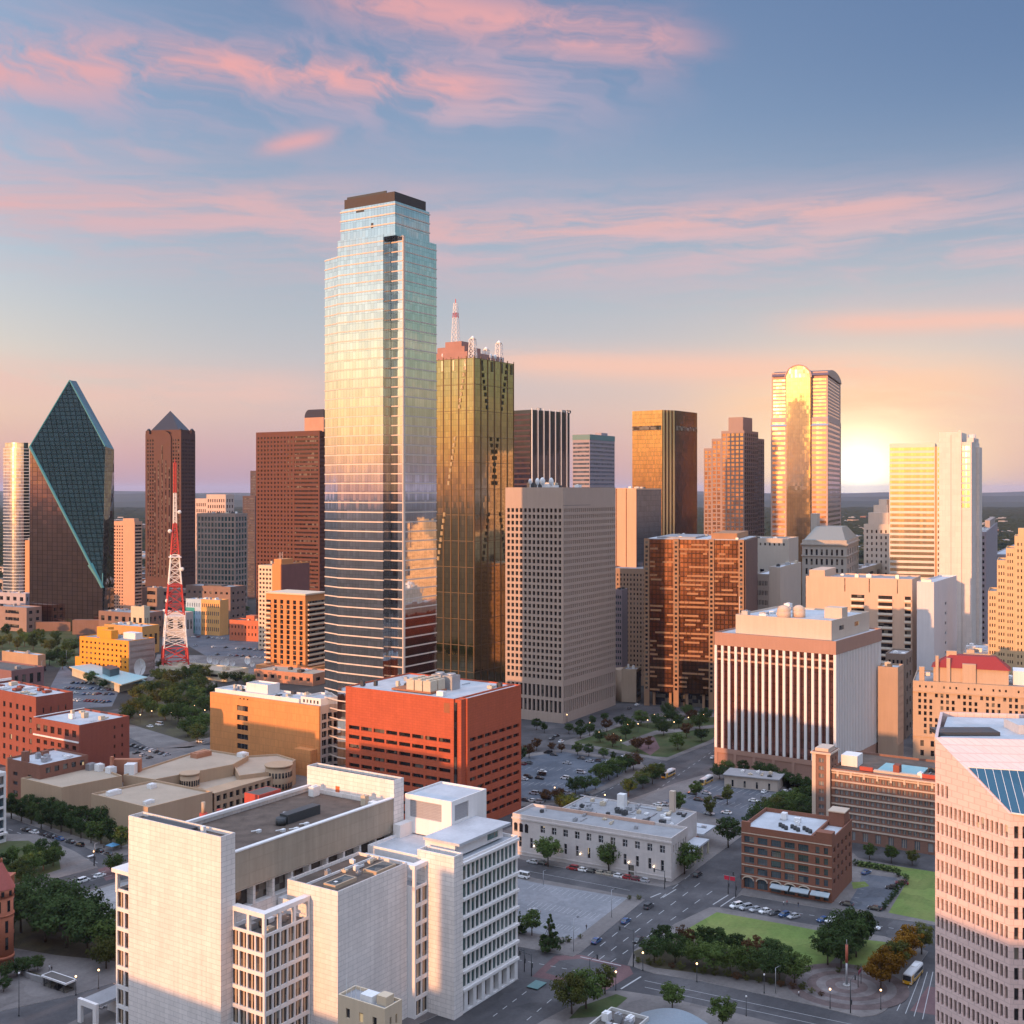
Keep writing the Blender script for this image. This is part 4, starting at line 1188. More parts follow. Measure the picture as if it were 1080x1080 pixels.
# sheds and gear on the gravel roof
b.box('roof_unit', METAL_DARK, 36, 13, 48.62, 49, 16, 51.2)
mb = MB(); mb.cyl(35, 14.5, 48.62, 50.6, 1.5, n=14); mb.build('roof_fan', METAL_DARK, R_)
for k, (x, y) in enumerate(((30, 9), (33, 7), (38, 8), (26, 14), (44, 20))):
    mb = MB(); mb.box(x, y, 48.6, x + 1.2, y + .9, 49.3); mb.bar((x, y + .4, 49.2), (x - 1.4, y + 1.2, 49.2), .18); mb.build('roof_vent', METAL_WHITE, R_)
b.units(3, 31, 48.6, a0=61, a1=64, b0=3, b1=8, size=(1.6, 3), hgt=(2, 3.2), mats=[METAL_WHITE, BEIGE_UNIT]); b.units(2, 33, 48.6, a0=60, a1=64, b0=24, b1=30, size=(1.6, 3), hgt=(2, 3.4), mats=[METAL_WHITE])
RBR = stone('red_wall', (0.42, 0.075, 0.055), .1)
mb = MB(); mb.box(46, B + .1, 30, 55, B + 6, 51.4, 0); mb.box(46.4, B + .5, 51.4, 54.6, B + 5.6, 51.41, 1); mb.build('red_stair_block', [RBR, ROOF_DARK], R_)
mb = MB(); mb.cyl(27, B + 2.2, 30, 50.4, 1.1, n=12); mb.build('red_stack', RBR, R_); mb = MB(); mb.cyl(33, B + 2.2, 30, 50.0, .9, n=12); mb.build('red_stack', RBR, R_)
mb = MB(); mb.cyl(27, B + 2.2, 50.4, 53.4, .55, n=12); mb.build('tan_stack', FINM, R_)
# front window bay with an open roof frame
def frame_top(a0, a1, b0, b1, z0, z1, nA, nB):
    mb = MB()
    mb.box(a0, b0, z1 - 1.1, a1, b0 + 2.0, z1); mb.box(a0, b0 + 2.003, z1 - 1.1, a0 + 2.0, b1, z1)
    for k in range(nA + 1):
        x = a0 + (a1 - a0 - .8) * k / nA; mb.box(x, b0 + .05, z0 - .9, x + .8, b0 + .85, z1 - 1.102)
    for k in range(1, nB + 1):
        y = b0 + (b1 - b0 - .8) * k / nB; mb.box(a0 + .05, y, z0 - .9, a0 + .85, y + .8, z1 - 1.102)
    mb.build('open_frame', WSM, R_)
b.block(WSM, ROOF_DARK, bayspec(4, 7), bayspec(6, 7), a0=3.6, a1=19.4, b0=-11, b1=.85, z1=33.6, name='window_bay')
frame_top(3.6, 19.4, -11, .3, 33.6, 38.6, 3, 2)
b.units(6, 35, 32.7, a0=6, a1=17, b0=-9, b1=-2, size=(1.2, 2.4), hgt=(1, 2.0))
# windowless middle block
b.block(WST, ROOF_BROWN, None, None, a0=19.5, a1=46.8, b0=-20, b1=-3.0, z1=41.2, par=.8, name='blank_block')
for (x0, y0, x1, y1, z1) in ((22, -17, 30, -13, 41.4), (36, -18.5, 44, -14, 41.35)):
    mb = MB(); mb.box(x0, y0, 40.3, x1, y1, z1, 0); mb.face([(x0 + .4, y0 + .4, z1 + .01), (x1 - .4, y0 + .4, z1 + .01), (x1 - .4, y1 - .4, z1 + .01), (x0 + .4, y1 - .4, z1 + .01)], 1); mb.build('skylight', [FINM, PANE_BLUE], R_)
mb = MB(); mb.box(20, -9, 40.42, 46, -8.7, 41.0); mb.build('roof_divider', WSM, R_)
b.units(7, 38, 40.4, a0=21, a1=45, b0=-16, b1=-5, size=(.8, 1.8), hgt=(.6, 1.5))
b.box('rear_filler', WSM, 19.5, -2.95, 0, 65, .3, 36.0)
# link bay and right wing
b.block(WSM, ROOF_GREY, None, bayspec(2, 7, .4), a0=46.85, a1=53.0, b0=-22.5, b1=-3, z1=35, name='link_bay')
frame_top(46.85, 53.0, -22.5, -4, 35, 40.6, 1, 2)
GRN = pane('pane_sea', (0.028, 0.070, 0.072), .08, .5)
wsp = grid_spec(14, 7, 1.4, .6, .3, .3, .76, .78, .36, zvis=0); wsp['pane'] = GRN
low = grid_spec(7, 1, 1.2, .8, .2, .6, .62, .9, 1.4, name='shop_opening')
b.block(WSM, ROOF_PALE, None, [(0, 6.2, low), (6.2, 40.2, wsp), (40.2, 41.2, None)], a0=53.02, a1=83.5, b0=-31, b1=-1, z1=41.2, name='right_wing')
b.block(WST, ROOF_GREY, None, None, a0=52.4, a1=56.4, b0=-31.3, b1=-19, z1=43.2, name='stone_pier')
mb = MB()
for k in range(8):
    z = 6.2 + k * 4.857 - .35
    mb.box(56.5, -31.55, z, 83.7, -31.01, z + .7)
mb.build('white_ledges', WSM, R_)
b.block(WSM, ROOF_PALE, None, [(40.8, 44.2, grid_spec(1, 1, 15, 2, .6, .6, .9, .9, .3, name='attic_window'))], a0=58, a1=81, b0=-27.5, b1=-17.3, z0=40.8, z1=44.2, par=.1, name='attic')
b.box('roof_slab', ROOF_PALE, 57.5, -29.3, 44.21, 82.5, -17.02, 44.9)
b.block(WSM, ROOF_PALE, [(40.6, 51.6, grid_spec(1, 1, 1.8, 3.5, 4.6, 1.4, 1, 1, .3, name='louver'))], [(40.6, 51.6, grid_spec(1, 1, 1.6, 9.0, 5.0, 1.4, 1, 1, .3, name='louver'))], a0=70.6, a1=88, b0=-17, b1=-.2, z0=40.6, z1=51.6, par=.5, name='plant_room')
louv = stone('louver_grey', (0.36, .35, .36), .05, .6, (9.0, .45, .5))
for w_ in b.wins:
    if w_[4]['name'] == 'louver': w_[4]['pane'] = louv
    if w_[4]['name'] == 'attic_window': w_[4]['pane'] = PANE_GREEN
b.box('rear_filler', WSM, 65, -2.9, 0, 90, -.3, 44)
# bay at the left end
b.block(WSM, ROOF_DARK, bayspec(2, 7, .3), None, a0=1.2, a1=14, b0=B + .05, b1=B + 6.5, z1=36, name='window_bay')
mb = MB(); mb.box(.6, B + .06, 40.2, 14, B + 7.6, 41.2); mb.box(.9, B + 5.6, 35.1, 1.8, B + 6.4, 40.198); mb.build('open_frame', WSM, R_)
b.done(pane('pane_bronze', (0.05, .035, .028), .1, .8), FINM, limit=98)
# small beige building in front of it
b = Bld('small_beige_block', 'small sunlit beige block with antennas, in front of the white stone complex', 406, 262, 356.5, 424, H=24.4, th=radians(33.5), cat='building')
BGW = stone('beige_lit', (0.62, .50, .36), .06)
b.block(BGW, ROOF_GREY, grid_spec(3, 5, 1, 1, 1, 1.5, .3, .5, .4), grid_spec(2, 5, 1, 1, 1, 1.5, .3, .5, .4), par=.7)
b.done(); b.box('roof_unit', METAL_WHITE, b.A * .2, b.B * .35, 23.7, b.A * .7, b.B * .6, 25.4); b.box('stair_head', BGW, b.A * .35, b.B * .1, 23.7, b.A * .8, b.B * .3, 25.8)
for k in range(4):
    mb = MB(); mb.bar((.6 + .3 * k, b.B * (.55 + .12 * k), 24), (.6 + .3 * k, b.B * (.55 + .12 * k), 27 + k % 2), .07); mb.build('antenna', METAL_WHITE, b.root)

# ---- pink granite tower at the right edge
PGR = stone('pink_granite', (0.74, 0.56, 0.53), .05, .55, (1.6, 1.35, .22), .06)
p0 = Vector((ray(986.3, 262), 262)); p1 = p0 + Vector((.415, -.91)).normalized() * 20.8; p2 = p1 + Vector((1, -.08)).normalized() * 46
rt = empty('pink_granite_tower', (p0.x, p0.y, 0), 0, 'pink granite tower with sloped top and blue skylight, filling the right edge', 'office building')
q1 = p1 - p0; q2 = p2 - p0; q3 = q2 + Vector((12, 44)); q4 = Vector((12.5, 30))
zA = zat(778, 262); zB = zat(858, p1.y)
wins = []; mb = MB()
e1 = q1.normalized(); L1 = q1.length
nrow = 17
facade(mb, (0, 0), e1, L1, 0, zA - 13.5, grid_spec(16, nrow, .2, .3, .2, .0, .58, .62, .45), wins)
zc_ = zA - 13.5
facade(mb, (0, 0), e1, 14.6, zc_, zc_ + 4.3, grid_spec(11, 1, .2, .3, .1, .1, .58, .66, .45, skip=lambda c, r: c > 2), wins)
def f1(s_, z): return (e1.x * s_, e1.y * s_, z)
def sline(z): return L1 * (zA - z) / (zA - zB)
mb.face([f1(14.6, zc_), f1(L1, zc_), f1(L1, zB), f1(sline(zc_ + 4.3), zc_ + 4.3), f1(14.6, zc_ + 4.3)])
mb.face([f1(0, zc_ + 4.3), f1(sline(zc_ + 4.3), zc_ + 4.3), f1(0, zA)])
e2 = (q2 - q1).normalized()
nr2 = 17
facade(mb, (q1.x, q1.y), e2, 46, 0, zB, [(0, zc_, grid_spec(27, nrow, .5, .3, .2, .0, .56, .62, .45)), (zc_, zB, None)], wins)
# sloped top with its ridge
tdir = Vector((.93, -.12)).normalized()
r0 = Vector((0, 0, zA)); r1 = Vector((tdir.x * 64, tdir.y * 64, zA)); s0 = Vector((q1.x, q1.y, zB)); s1 = Vector((q2.x, q2.y, zB))
mb.face([r0, s0, s1, r1])
mb.face([(0, 0, 0), (0, 0, zA), (q4.x, q4.y, zA), (q4.x, q4.y, 0)]); mb.face([(q4.x, q4.y, 0), (q4.x, q4.y, zA), (q3.x, q3.y, zA), (q3.x, q3.y, 0)])
mb.face([(q2.x, q2.y, 0), (q3.x, q3.y, 0), (q3.x, q3.y, zA), (r1.x, r1.y, zA), (q2.x, q2.y, zB)])
mb.build('wall', PGR, rt)
mb = MB(); ins_ = .7
mb.face([(r0.x + 1.2, r0.y + 1, zA - .9), (r1.x, r1.y + 1, zA - .9), (q3.x, q3.y - 1, zA - .9), (q4.x + 1, q4.y - 1, zA - .9)]); mb.build('roof', ROOF_PALE, rt)
mb = MB()
for (u_, v_) in ((r0, r1), (Vector((q4.x, q4.y, zA)), Vector((q3.x, q3.y, zA))), (r0, Vector((q4.x, q4.y, zA)))):
    mb.bar(u_ + Vector((.3, .3, -.3)), v_ + Vector((0, .3, -.3)), .45, 4)
mb.build('parapet', PGR, rt)
mb = MB(); mb.box(3, 6, zA - .9, 17, 12, zA - .05); mb.build('roof_well', METAL_DARK, rt)
mb = MB(); mb.box(22, 8, zA - .9, 40, 16, zA + 1.2); mb.build('roof_unit', ROOF_PALE, rt)
pn = (s0 - r0).cross(r1 - r0).normalized()
if pn.z < 0: pn = -pn
off = Vector((p0.x, p0.y, 0))
def onslope(px, py, lift=.12):
    d_ = Vector(((px - 540) / F, 1, -(py - HY) / F)); o_ = Vector((0, 0, CZ)) - off
    t_ = pn.dot(r0 - o_) / pn.dot(d_); return o_ + d_ * t_ + pn * lift
c_ = [onslope(1021, 809.5), onslope(1067, 858), onslope(1110, 864), onslope(1110, 815)]
SKY_ = mirror('glass_skylight', (0.05, .105, .14), .12, 50, 50, 0, .004)
MB().face(c_).build('skylight', SKY_, rt)
mb = MB()
eT = (c_[3] - c_[0]).normalized(); fd = pn.cross(eT).normalized()
if fd.z > 0: fd = -fd
full = (c_[1] - c_[0]).dot(fd); s1_ = (c_[1] - c_[0]).dot(eT)
for k in range(1, 12):
    s_ = s1_ * k / 4.0
    if s_ > (c_[3] - c_[0]).length: break
    a_ = c_[0] + eT * s_; mb.bar(a_, a_ + fd * full * min(1.0, s_ / s1_), .06, 4)
mb.bar(c_[0], c_[3], .2, 4); mb.bar(c_[1], c_[2], .2, 4)
mb.build('skylight_frame', METAL_WHITE, rt)
class _T: pass
put_windows(rt, wins, PANE, PGR, 98)

# ---- federal building: white fins over dark glass
b = Bld('white_striped_building', 'broad cube building with white vertical fins over dark brown glass', 881.7, 560, 753.5, 930, H=68.0, th=radians(36), cat='office building')
A, B, H = b.A, b.B, b.H
BRP = stone('brown_band', (0.40, 0.235, 0.18), .06, .7)
GLB = mirror('glass_maroon', (0.32, 0.13, 0.10), .12, 1.6, 3.7, .55, .01, metal=.8, lw=.3)
b.block(BRP, ROOF_PALE, [(0, 9.5, grid_spec(6, 1, 1, 1, 1.2, 2, .86, .9, .35, name='plinth_panel'))], [(0, 9.5, None)], z1=9.5, name='plinth')
b.box('glass_shaft', GLB, .9, .9, 9.0, A - .5, B - .5, 62)
b.block(BRP, ROOF_PALE, None, None, z0=61.5, z1=H, par=.8, name='top_band')
WFN = stone('fin_white', (0.80, 0.77, 0.75), .03, .6)
mb = MB()
for k in range(18):
    y = (B - 1.3) * k / 17; mb.box(.02, y, 9.55, .95, y + 1.3, 61.45)
mb.build('white_fins', WFN, b.root)
mb = MB()
for k in range(30):
    x = 1.2 + (A - 2.0) * k / 29.5; mb.box(x, .02, 9.55, x + .75, .95, 61.45)
mb.build('white_fins', WFN, b.root)
mb = MB()
for z in (54.0, 57.8): mb.box(.45, 1.3, z, .88, B - 1.3, z + .9)
mb.build('brown_spandrels', BRP, b.root)
for w_ in b.wins: w_[4]['pane'] = stone('plinth_rose', (0.34, .19, .145), .08)
b.done()
PHW = stone('penthouse_buff', (0.58, .47, .38), .06)
p_a, p_b = 3.5, B * .17
z5 = H + 9
b.block(PHW, ROOF_PALE, None, [(H - .7, z5, grid_spec(2, 1, 3, 8, 3.5, 3, .3, .7, .2))], a0=6, a1=A - 6, b0=4.5, b1=B * .86, z0=H - .7, z1=z5, name='penthouse')
b.done()
mb = MB()
for (x, y, r) in ((13, B * .5, 3.4), (20, B * .42, 3.2)):
    mb = MB(); mb.cyl(x, y, z5 - .8, z5 + 2.4, r, n=20); mb.ball((x, y, z5 + 2.4), r, r, r * .9, 20, 10); mb.build('dome_tank', plain('dome_buff', (.58, .42, .30), .5), b.root)
b.box('roof_unit', PHW, 24, 6, z5 - .9, 32, 15, z5 + 4.5)
b.units(7, 44, z5 - .9, a0=9, a1=A - 9, b0=B * .55, b1=B * .82, mats=[METAL_WHITE, METAL], size=(2, 4), hgt=(1, 3))
mb = MB(); mb.bar((8, B * .84, z5), (8, B * .84, z5 + 9), .12); mb.build('antenna', METAL_WHITE, b.root)
b = Bld('tan_annex', 'plain tan block squeezed behind the white striped building', 947, 600, 926, 953, 704, th=radians(30), cat='building')
b.block(stone('tan_brick', (0.42, .30, .22), .08), ROOF_PALE, None, [(0, 14, grid_spec(5, 1, .5, .5, 1, 3, .5, .7, .4)), (14, b.H, grid_spec(5, 8, 1, 1, 1, 1, .25, .35, .3))]); b.done(PANE_PLAIN); b.units(2, 5, b.H - .9, size=(1.5, 3))

# ---- red cube with slot windows
RED = stone('red_brick', (0.47, 0.105, 0.05), .12, .85, (2.4, 1.1, .22), .16)
b = Bld('red_cube_building', 'bright red brick cube with rows of slot windows and pale roof', 487, 478, 364.5, 549.7, H=54.7, th=radians(33), cat='office building')
A, B, H = b.A, b.B, b.H
nb = 4.0
slot = lambda nc: [(0, 39.5, grid_spec(nc, 9, 1.4, 1.2, 2.5, .2, .86, .40, .9, zvis=2)), (39.5, H, None)]
b.block(RED, ROOF_PALE, slot(8), None, a0=0, a1=A, b0=nb + .02, par=.6)
b.block(RED, ROOF_PALE, None, slot(7), a0=nb, a1=A, b0=0, b1=nb, par=.6)
b.box('corner_shaft', RED, .9, .9, 0, nb - .05, nb + .015, H - .25); b.box('dark_notch', PANE_PLAIN, .3, nb - 1.1, 0, .88, nb + .01, H - 1.5)
b.done(PANE_PLAIN, RED, limit=98)
b.box('access_panel', plain('panel_rust', (.30, .10, .04)), -.05, nb + 2, H - 6, .01, nb + 5, H - 2)
zr = H - .6
b.box('unit_deck', plain('deck_rust', (.34, .13, .06)), 5.5, B * .32, zr + .3, 17, B * .66, zr + 1.0)
for k in range(3):
    for j in range(2):
        x, y = 6 + j * 5.6, B * .33 + k * 4.4
        mb = MB(); mb.box(x, y, zr + 1.002, x + 4.8, y + 3.9, zr + 5.4)
        for q in range(2): mb.cyl(x + 1.3 + 2.2 * q, y + 2, zr + 5.4, zr + 6.0, .95, n=12)
        mb.build('cooling_unit', BEIGE_UNIT, b.root)
for k in range(2):
    mb = MB(); mb.box(19, B * .30 + k * 6, zr, 25, B * .30 + k * 6 + 5.2, zr + 6); mb.cyl(22, B * .30 + k * 6 + 2.6, zr + 6, zr + 6.8, 2, n=14); mb.build('cooling_unit', METAL, b.root)
b.box('white_unit', METAL_WHITE, 4, B * .2, zr, 6.4, B * .2 + 3.4, zr + 2.2)
b.units(6, 55, zr, a0=3, a1=A - 3, b0=B * .6, b1=B - 3, size=(1, 2)); b.units(5, 56, zr, a0=26, a1=A - 3, b0=4, b1=B - 6, size=(1, 2.4))

# ---- orange-tan block left of it
TAN = stone('orange_tan_wall', (0.66, 0.29, 0.105), .10, .85, (3.0, 3.6, .16), .16)
GRC = stone('grey_frame', (0.46, .38, .34), .05)
b = Bld('orange_blank_block', 'smooth orange block with one column of windows, white roof parapets', 336.5, 576, 221.6, 364.5, H=34.0, th=radians(33), cat='office building')
A, B, H = b.A, b.B, b.H
w0, w1 = B - b.ratio_b(250), B - b.ratio_b(261.5)
b.block([TAN], ROOF_PALE, [(0, H - 2.6, grid_spec(1, 6, w0, B - w1, 1, 1.2, 1.0, .56, .4, mull=(3, 1))), (H - 2.6, H, grid_spec(3, 1, w0 + 1, B - w1 - 1, .9, .9, .4, .9, .3))], None, b1=B, a0=0, a1=1.0)
b.block([GRC], ROOF_PALE, None, [(0, H - 3, grid_spec(4, 7, .6, .6, .5, .5, .80, .72, .6, mull=(2, 1))), (H - 3, H, None)], a0=1.02, a1=A, b1=B)
b.done(PANE_PLAIN, METAL, limit=90)
b.block([WSM], ROOF_PALE, None, None, a0=2, a1=A - 3, b0=B * .20, b1=B * .98, z0=H - .9, z1=H + 1.9, name='upper_parapet')
b.block([WSM], ROOF_PALE, None, None, a0=5, a1=A * .7, b0=B * .52, b1=B * .72, z0=H + .8, z1=H + 6.2, name='penthouse')
b.block([WSM], ROOF_PALE, [(H - .9, H + 3.2, grid_spec(5, 1, 1, 1, 1, 1, .5, .8, .3))], None, a0=3, a1=A - 2, b0=1.5, b1=B * .195, z0=H - .9, z1=H + 3.2, name='penthouse'); b.done(PANE_PLAIN, limit=20)
b.units(6, 61, H + 1.0, a0=4, a1=A - 5, b0=B * .74, b1=B * .95, size=(1, 2.2)); b.units(5, 62, H + 1, a0=3, a1=A - 4, b0=B * .24, b1=B * .5, size=(1, 2.4))
b.box('stair_head', TAN, -4.5, B * .02, 0, -.02, B * .16, 13)

# ---- low beige complex with round turrets
BEG = stone('beige_wall', (0.48, 0.34, 0.225), .05, .85, (7.0, 20.0, .06), .08)
rt = empty('beige_flat_complex', (G(156, 851, 14).x, G(156, 851, 14).y, 0), 0, 'sprawling low beige windowless complex with flat tan roofs and round turrets', 'building')
ro = rt.location.copy()
def rp(px, py, z): 
    v_ = G(px, py, z); return (v_.x - ro.x, v_.y - ro.y)
def flatmass(name, pts, z, par=.8, zb=0):
    poly = [rp(x, y, z) for x, y in pts]
    ar = sum(poly[k][0] * poly[(k + 1) % len(poly)][1] - poly[(k + 1) % len(poly)][0] * poly[k][1] for k in range(len(poly)))
    if ar < 0: poly = poly[::-1]
    mb = MB(); n = len(poly)
    inn = offset_poly(poly, -.5)
    for k in range(n):
        j = (k + 1) % n
        mb.face([poly[k] + (zb,), poly[j] + (zb,), poly[j] + (z,), poly[k] + (z,)], 0)
        mb.face([poly[k] + (z,), poly[j] + (z,), inn[j] + (z,), inn[k] + (z,)], 0)
        mb.face([inn[k] + (z,), inn[j] + (z,), inn[j] + (z - par,), inn[k] + (z - par,)], 0)
    mb.face([p + (z - par,) for p in inn], 1)
    return mb.build(name, [BEG, ROOF_TAN], rt)
flatmass('front_hall', [(96, 837), (156, 851.5), (224, 834.5), (164, 822.5)], 14.0)
flatmass('side_hall', [(22, 820.5), (65, 830.5), (129, 818), (95, 805)], 14.0)
flatmass('rear_hall', [(130, 817), (163, 822), (246, 806), (262, 797), (215, 789.5)], 13.2)
flatmass('low_court', [(166, 822), (224, 834), (285, 820), (310, 800), (262, 798)], 8.5)
flatmass('curved_hall', [(246, 806), (262, 797), (292, 795), (312, 801), (298, 812), (252, 818)], 11.5)
for (px, py) in ((200, 817), (294, 808)):
    c_ = rp(px, py, 13); rr = 4.2 if px < 250 else 6.0
    mb = MB(); mb.cyl(c_[0], c_[1], 0, 13.4, rr, n=24, mi=0)
    for k in range(24):
        t_ = 2 * pi * k / 24
        for zz in (3.5, 8.6): mb.obox((c_[0] + (rr + .02) * cos(t_), c_[1] + (rr + .02) * sin(t_)), (-sin(t_), cos(t_)), (cos(t_), sin(t_)), rr * .08, .06, zz, zz + 2.4, 1)
    mb.cyl(c_[0], c_[1], 13.4, 14.0, rr * 1.08, n=24, mi=0)
    mb.build('round_turret', [BEG, PANE_PLAIN], rt)
wa, wb = Vector(rp(226, 848, 5)), Vector(rp(300, 826, 5))
ewl = (wb - wa); wl = []
mb = MB(); nrm_ = Vector((ewl.y, -ewl.x)).normalized()
facade(mb, tuple(wa), tuple(ewl), ewl.length, 0, 9.6, grid_spec(11, 2, .6, .6, .6, .6, .62, .62, .7), wl)
mb.face([(wa.x, wa.y, 9.6), (wb.x, wb.y, 9.6), (wb.x - nrm_.x * 9, wb.y - nrm_.y * 9, 9.6), (wa.x - nrm_.x * 9, wa.y - nrm_.y * 9, 9.6)])
mb.build('window_gallery', BEG, rt); put_windows(rt, wl, PANE_PLAIN, METAL_DARK)
def runit(px, py, z, wx, wy, h_, mat, name='rooftop_unit'):
    x, y = rp(px, py, z); mb = MB(); mb.obox((x, y), (cos(.95), sin(.95)), (-sin(.95), cos(.95)), wx, wy, z - .85, z + h_); mb.obox((x, y), (cos(.95), sin(.95)), (-sin(.95), cos(.95)), wx * .7, wy * .7, z + h_, z + h_ + .3); mb.build(name, mat, rt)
for (px, py, z, wx, wy, h_, m_) in ((96, 810, 14, 2, 1.4, 2, METAL), (105, 811, 14, 1.6, 1.6, 2.2, METAL_WHITE), (117, 813, 14, 1.8, 1.8, 1.8, METAL_WHITE), (120, 836, 14, 3, 1.2, .9, METAL_WHITE), (160, 829, 14, 1.5, 1.5, .9, METAL_WHITE), (157, 845, 14, 2.2, 1, .3, METAL_WHITE), (212, 796, 13.2, 4.5, 2.4, 1.4, stone('roof_rust', (.42, .2, .12))), (232, 818, 8.5, 3, 1.2, 1.0, METAL_WHITE), (256, 796, 13.2, 2, 2, 1, METAL_WHITE)):
    runit(px, py, z, wx, wy, h_, m_)
x, y = rp(132, 812, 14); mb = MB(); mb.box(x - 6, y + 2, 8, x + 6, y + 5, 18.2); mb.box(x - 6.6, y - 1, 8, x - 5.4, y + 1, 20); mb.build('brick_chimney', stone('chimney_brick', (.40, .17, .10)), rt)
mb = MB(); mb.box(x + .5, y - 3, 12, x + 5, y + 1.9, 17); mb.build('rooftop_unit', METAL_WHITE, rt)

# ---- brick buildings at the left
BRK = stone('brick_red', (0.27, 0.085, 0.06), .10, .85, (1.0, .5, .10))
BRK2 = stone('brick_brown', (0.25, 0.115, 0.08), .10, .85, (1.0, .5, .10))
b = Bld('brick_warehouse', 'red brick warehouse with a white cornice line, beside the low beige complex', 83.5, 545, 35.5, 136.5, H=31.0, th=radians(34), cat='building')
A, B, H = b.A, b.B, b.H
b.block(BRK, ROOF_PALE, [(0, H - 8, grid_spec(6, 5, 1, 1, 2, 1, .5, .52, .4)), (H - 8, H, grid_spec(6, 1, 1, 1, 1.5, 2.5, .55, .8, .4))], [(0, H, grid_spec(2, 6, A * .62, 2, 2, 2, .22, .36, .4))]); b.done(PANE_BROWN, METAL)
b.box('white_cornice', WSM, -.4, .2, H - 8.4, -.01, B, H - 7.7); b.box('roof_edge', WSM, 0, B - .5, H + .004, A, B, H + .3)
b.units(4, 71, H - .9, size=(1.4, 3), mats=[METAL_WHITE, BEIGE_UNIT]); b.box('brick_chimney', BEIGE_UNIT, A * .4, B * .6, H - .9, A * .4 + 1.4, B * .6 + 1.4, H + 3)
b = Bld('large_brick_block', 'wide red brick building with cluttered white roof, at left edge behind the warehouse', 38, 580, -30, 77, H=38.0, th=radians(38), cat='building', B=60)
A, B, H = b.A, b.B, b.H
b.block(BRK, ROOF_PALE, grid_spec(9, 6, 2, 2, 2, 4, .36, .5, .4), grid_spec(4, 5, 2, 2, 2, 4, .2, .4, .4), par=1.1); b.done(PANE, WSM)
b.units(12, 73, H - 1.1, size=(2, 5), mats=[METAL_WHITE, BEIGE_UNIT, BRK], hgt=(.6, 2)); b.box('roof_edge', WSM, 0, B - 1, H + .004, A, B, H + 1.2)
b = Bld('low_brick_annex', 'lower brick annex with pale roof boxes, in front of the brick warehouse', 42, 515, 6, 93, H=19.5, th=radians(34), cat='building')
A, B, H = b.A, b.B, b.H
b.block(BRK2, ROOF_PALE, grid_spec(2, 3, 2, 2, 3, 4, .3, .4, .4), [(0, H - 5.5, None), (H - 5.5, H, grid_spec(5, 1, 2, 1, 1, 1.5, .55, .8, .4))]); b.done(PANE, WSM)
b.units(5, 75, H - .9, size=(1.5, 3.5), mats=[METAL_WHITE, BRK2, METAL]); b.box('brick_chimney', BRK2, 1, B * .5, H - .9, 3.5, B * .5 + 2.5, H + 4)
b = Bld('white_framed_block', 'white framed glass block cut by the left edge, beside the brick annex', -16, 460, None, 6.5, H=28, th=radians(33), cat='building', B=30)
b.block(WSM, ROOF_PALE, grid_spec(5, 6, .5, .5, 1, 1, .8, .8, .6), grid_spec(2, 6, .5, .5, 1, 1, .8, .8, .6)); b.done(PANE_BLUE, limit=60); b.box('base_canopy', WSM, -1, -1.2, 3.4, b.A, -.01, 4.2)
b = Bld('dark_brick_shed', 'dark purple brick block with a slate grey roof, at left edge by the car park', 12, 760, -30, 20, H=zat(705, 770), th=radians(33), cat='building', B=50, A=24)
b.block(stone('brick_purple', (.24, .13, .13), .1), ROOF_DARK, None, grid_spec(4, 2, 1, 1, 1, 1.5, .5, .6, .4)); b.done(PANE, WSM); b.units(2, 8, b.H - .9)
b = Bld('tan_low_shed', 'long low tan shed under dark trees, left of the orange office', 40, 905, 2, 48, H=zat(691, 905), th=radians(33), cat='building')
b.block(stone('tan_shed', (.42, .28, .18)), ROOF_PALE, None, None, par=.4); b.units(3, 9, b.H - .4, size=(1.5, 3)); b.box('shed_door', PANE_PLAIN, 3, -.05, 0, 7, .01, 4)

# ---- painted orange office and its neighbours
ORG = stone('orange_paint', (0.78, 0.31, 0.035), .04, .7)
b = Bld('orange_office', 'bright orange office block with small square windows, below the prism tower', 135.5, 880, 84, 163, H=zat(676, 880), th=radians(32), cat='office building')
A, B, H = b.A, b.B, b.H
b.block(ORG, ROOF_GREY, [(0, H, grid_spec(11, 6, 1.2, 1.2, 1.0, 2.0, .42, .40, .4))], None, a1=A * .999, par=.7)
b.block(stone('grey_taupe', (.36, .30, .28)), ROOF_GREY, None, grid_spec(1, 5, .6, .6, 2, 2, .97, .46, .5, name='ribbon_window'), a0=.3, b0=-.5, b1=-.02, z1=H - .5, par=.1)
b.done(PANE_PLAIN, limit=90)
b.box('orange_tower', ORG, 1.5, B * .38, H - .7, 8, B * .62, H + 6); b.box('orange_tower', ORG, 9, B * .62, H - .7, 15, B * .84, H + 7); b.box('low_wing', ORG, .5, B + .01, 0, 12, B + 6, H * .4); b.box('white_unit', METAL_WHITE, 12, B * .12, H - .7, 19, B * .36, H + 4)
b.units(4, 81, H - .7, size=(1.5, 3))
rt = empty('teal_roof_pavilion', (G(115, 716).x, G(115, 716).y, 0), 0, 'low pavilion with pale teal roof in front of the orange office', 'building')
ro = rt.location.copy()
def fm2(name, pts, z, zb, mw, mr, lip=.3):
    poly = [(lambda v_: (v_.x - ro.x, v_.y - ro.y))(G(px, py, z)) for px, py in pts]
    mb = MB(); mb.prism(poly, zb, z, 0, 1, bottom=False); return mb.build(name, [mw, mr], rt)
TEAL = plain('roof_teal', (0.30, .48, .50), .5); CRW = stone('cream_low', (.55, .50, .38))
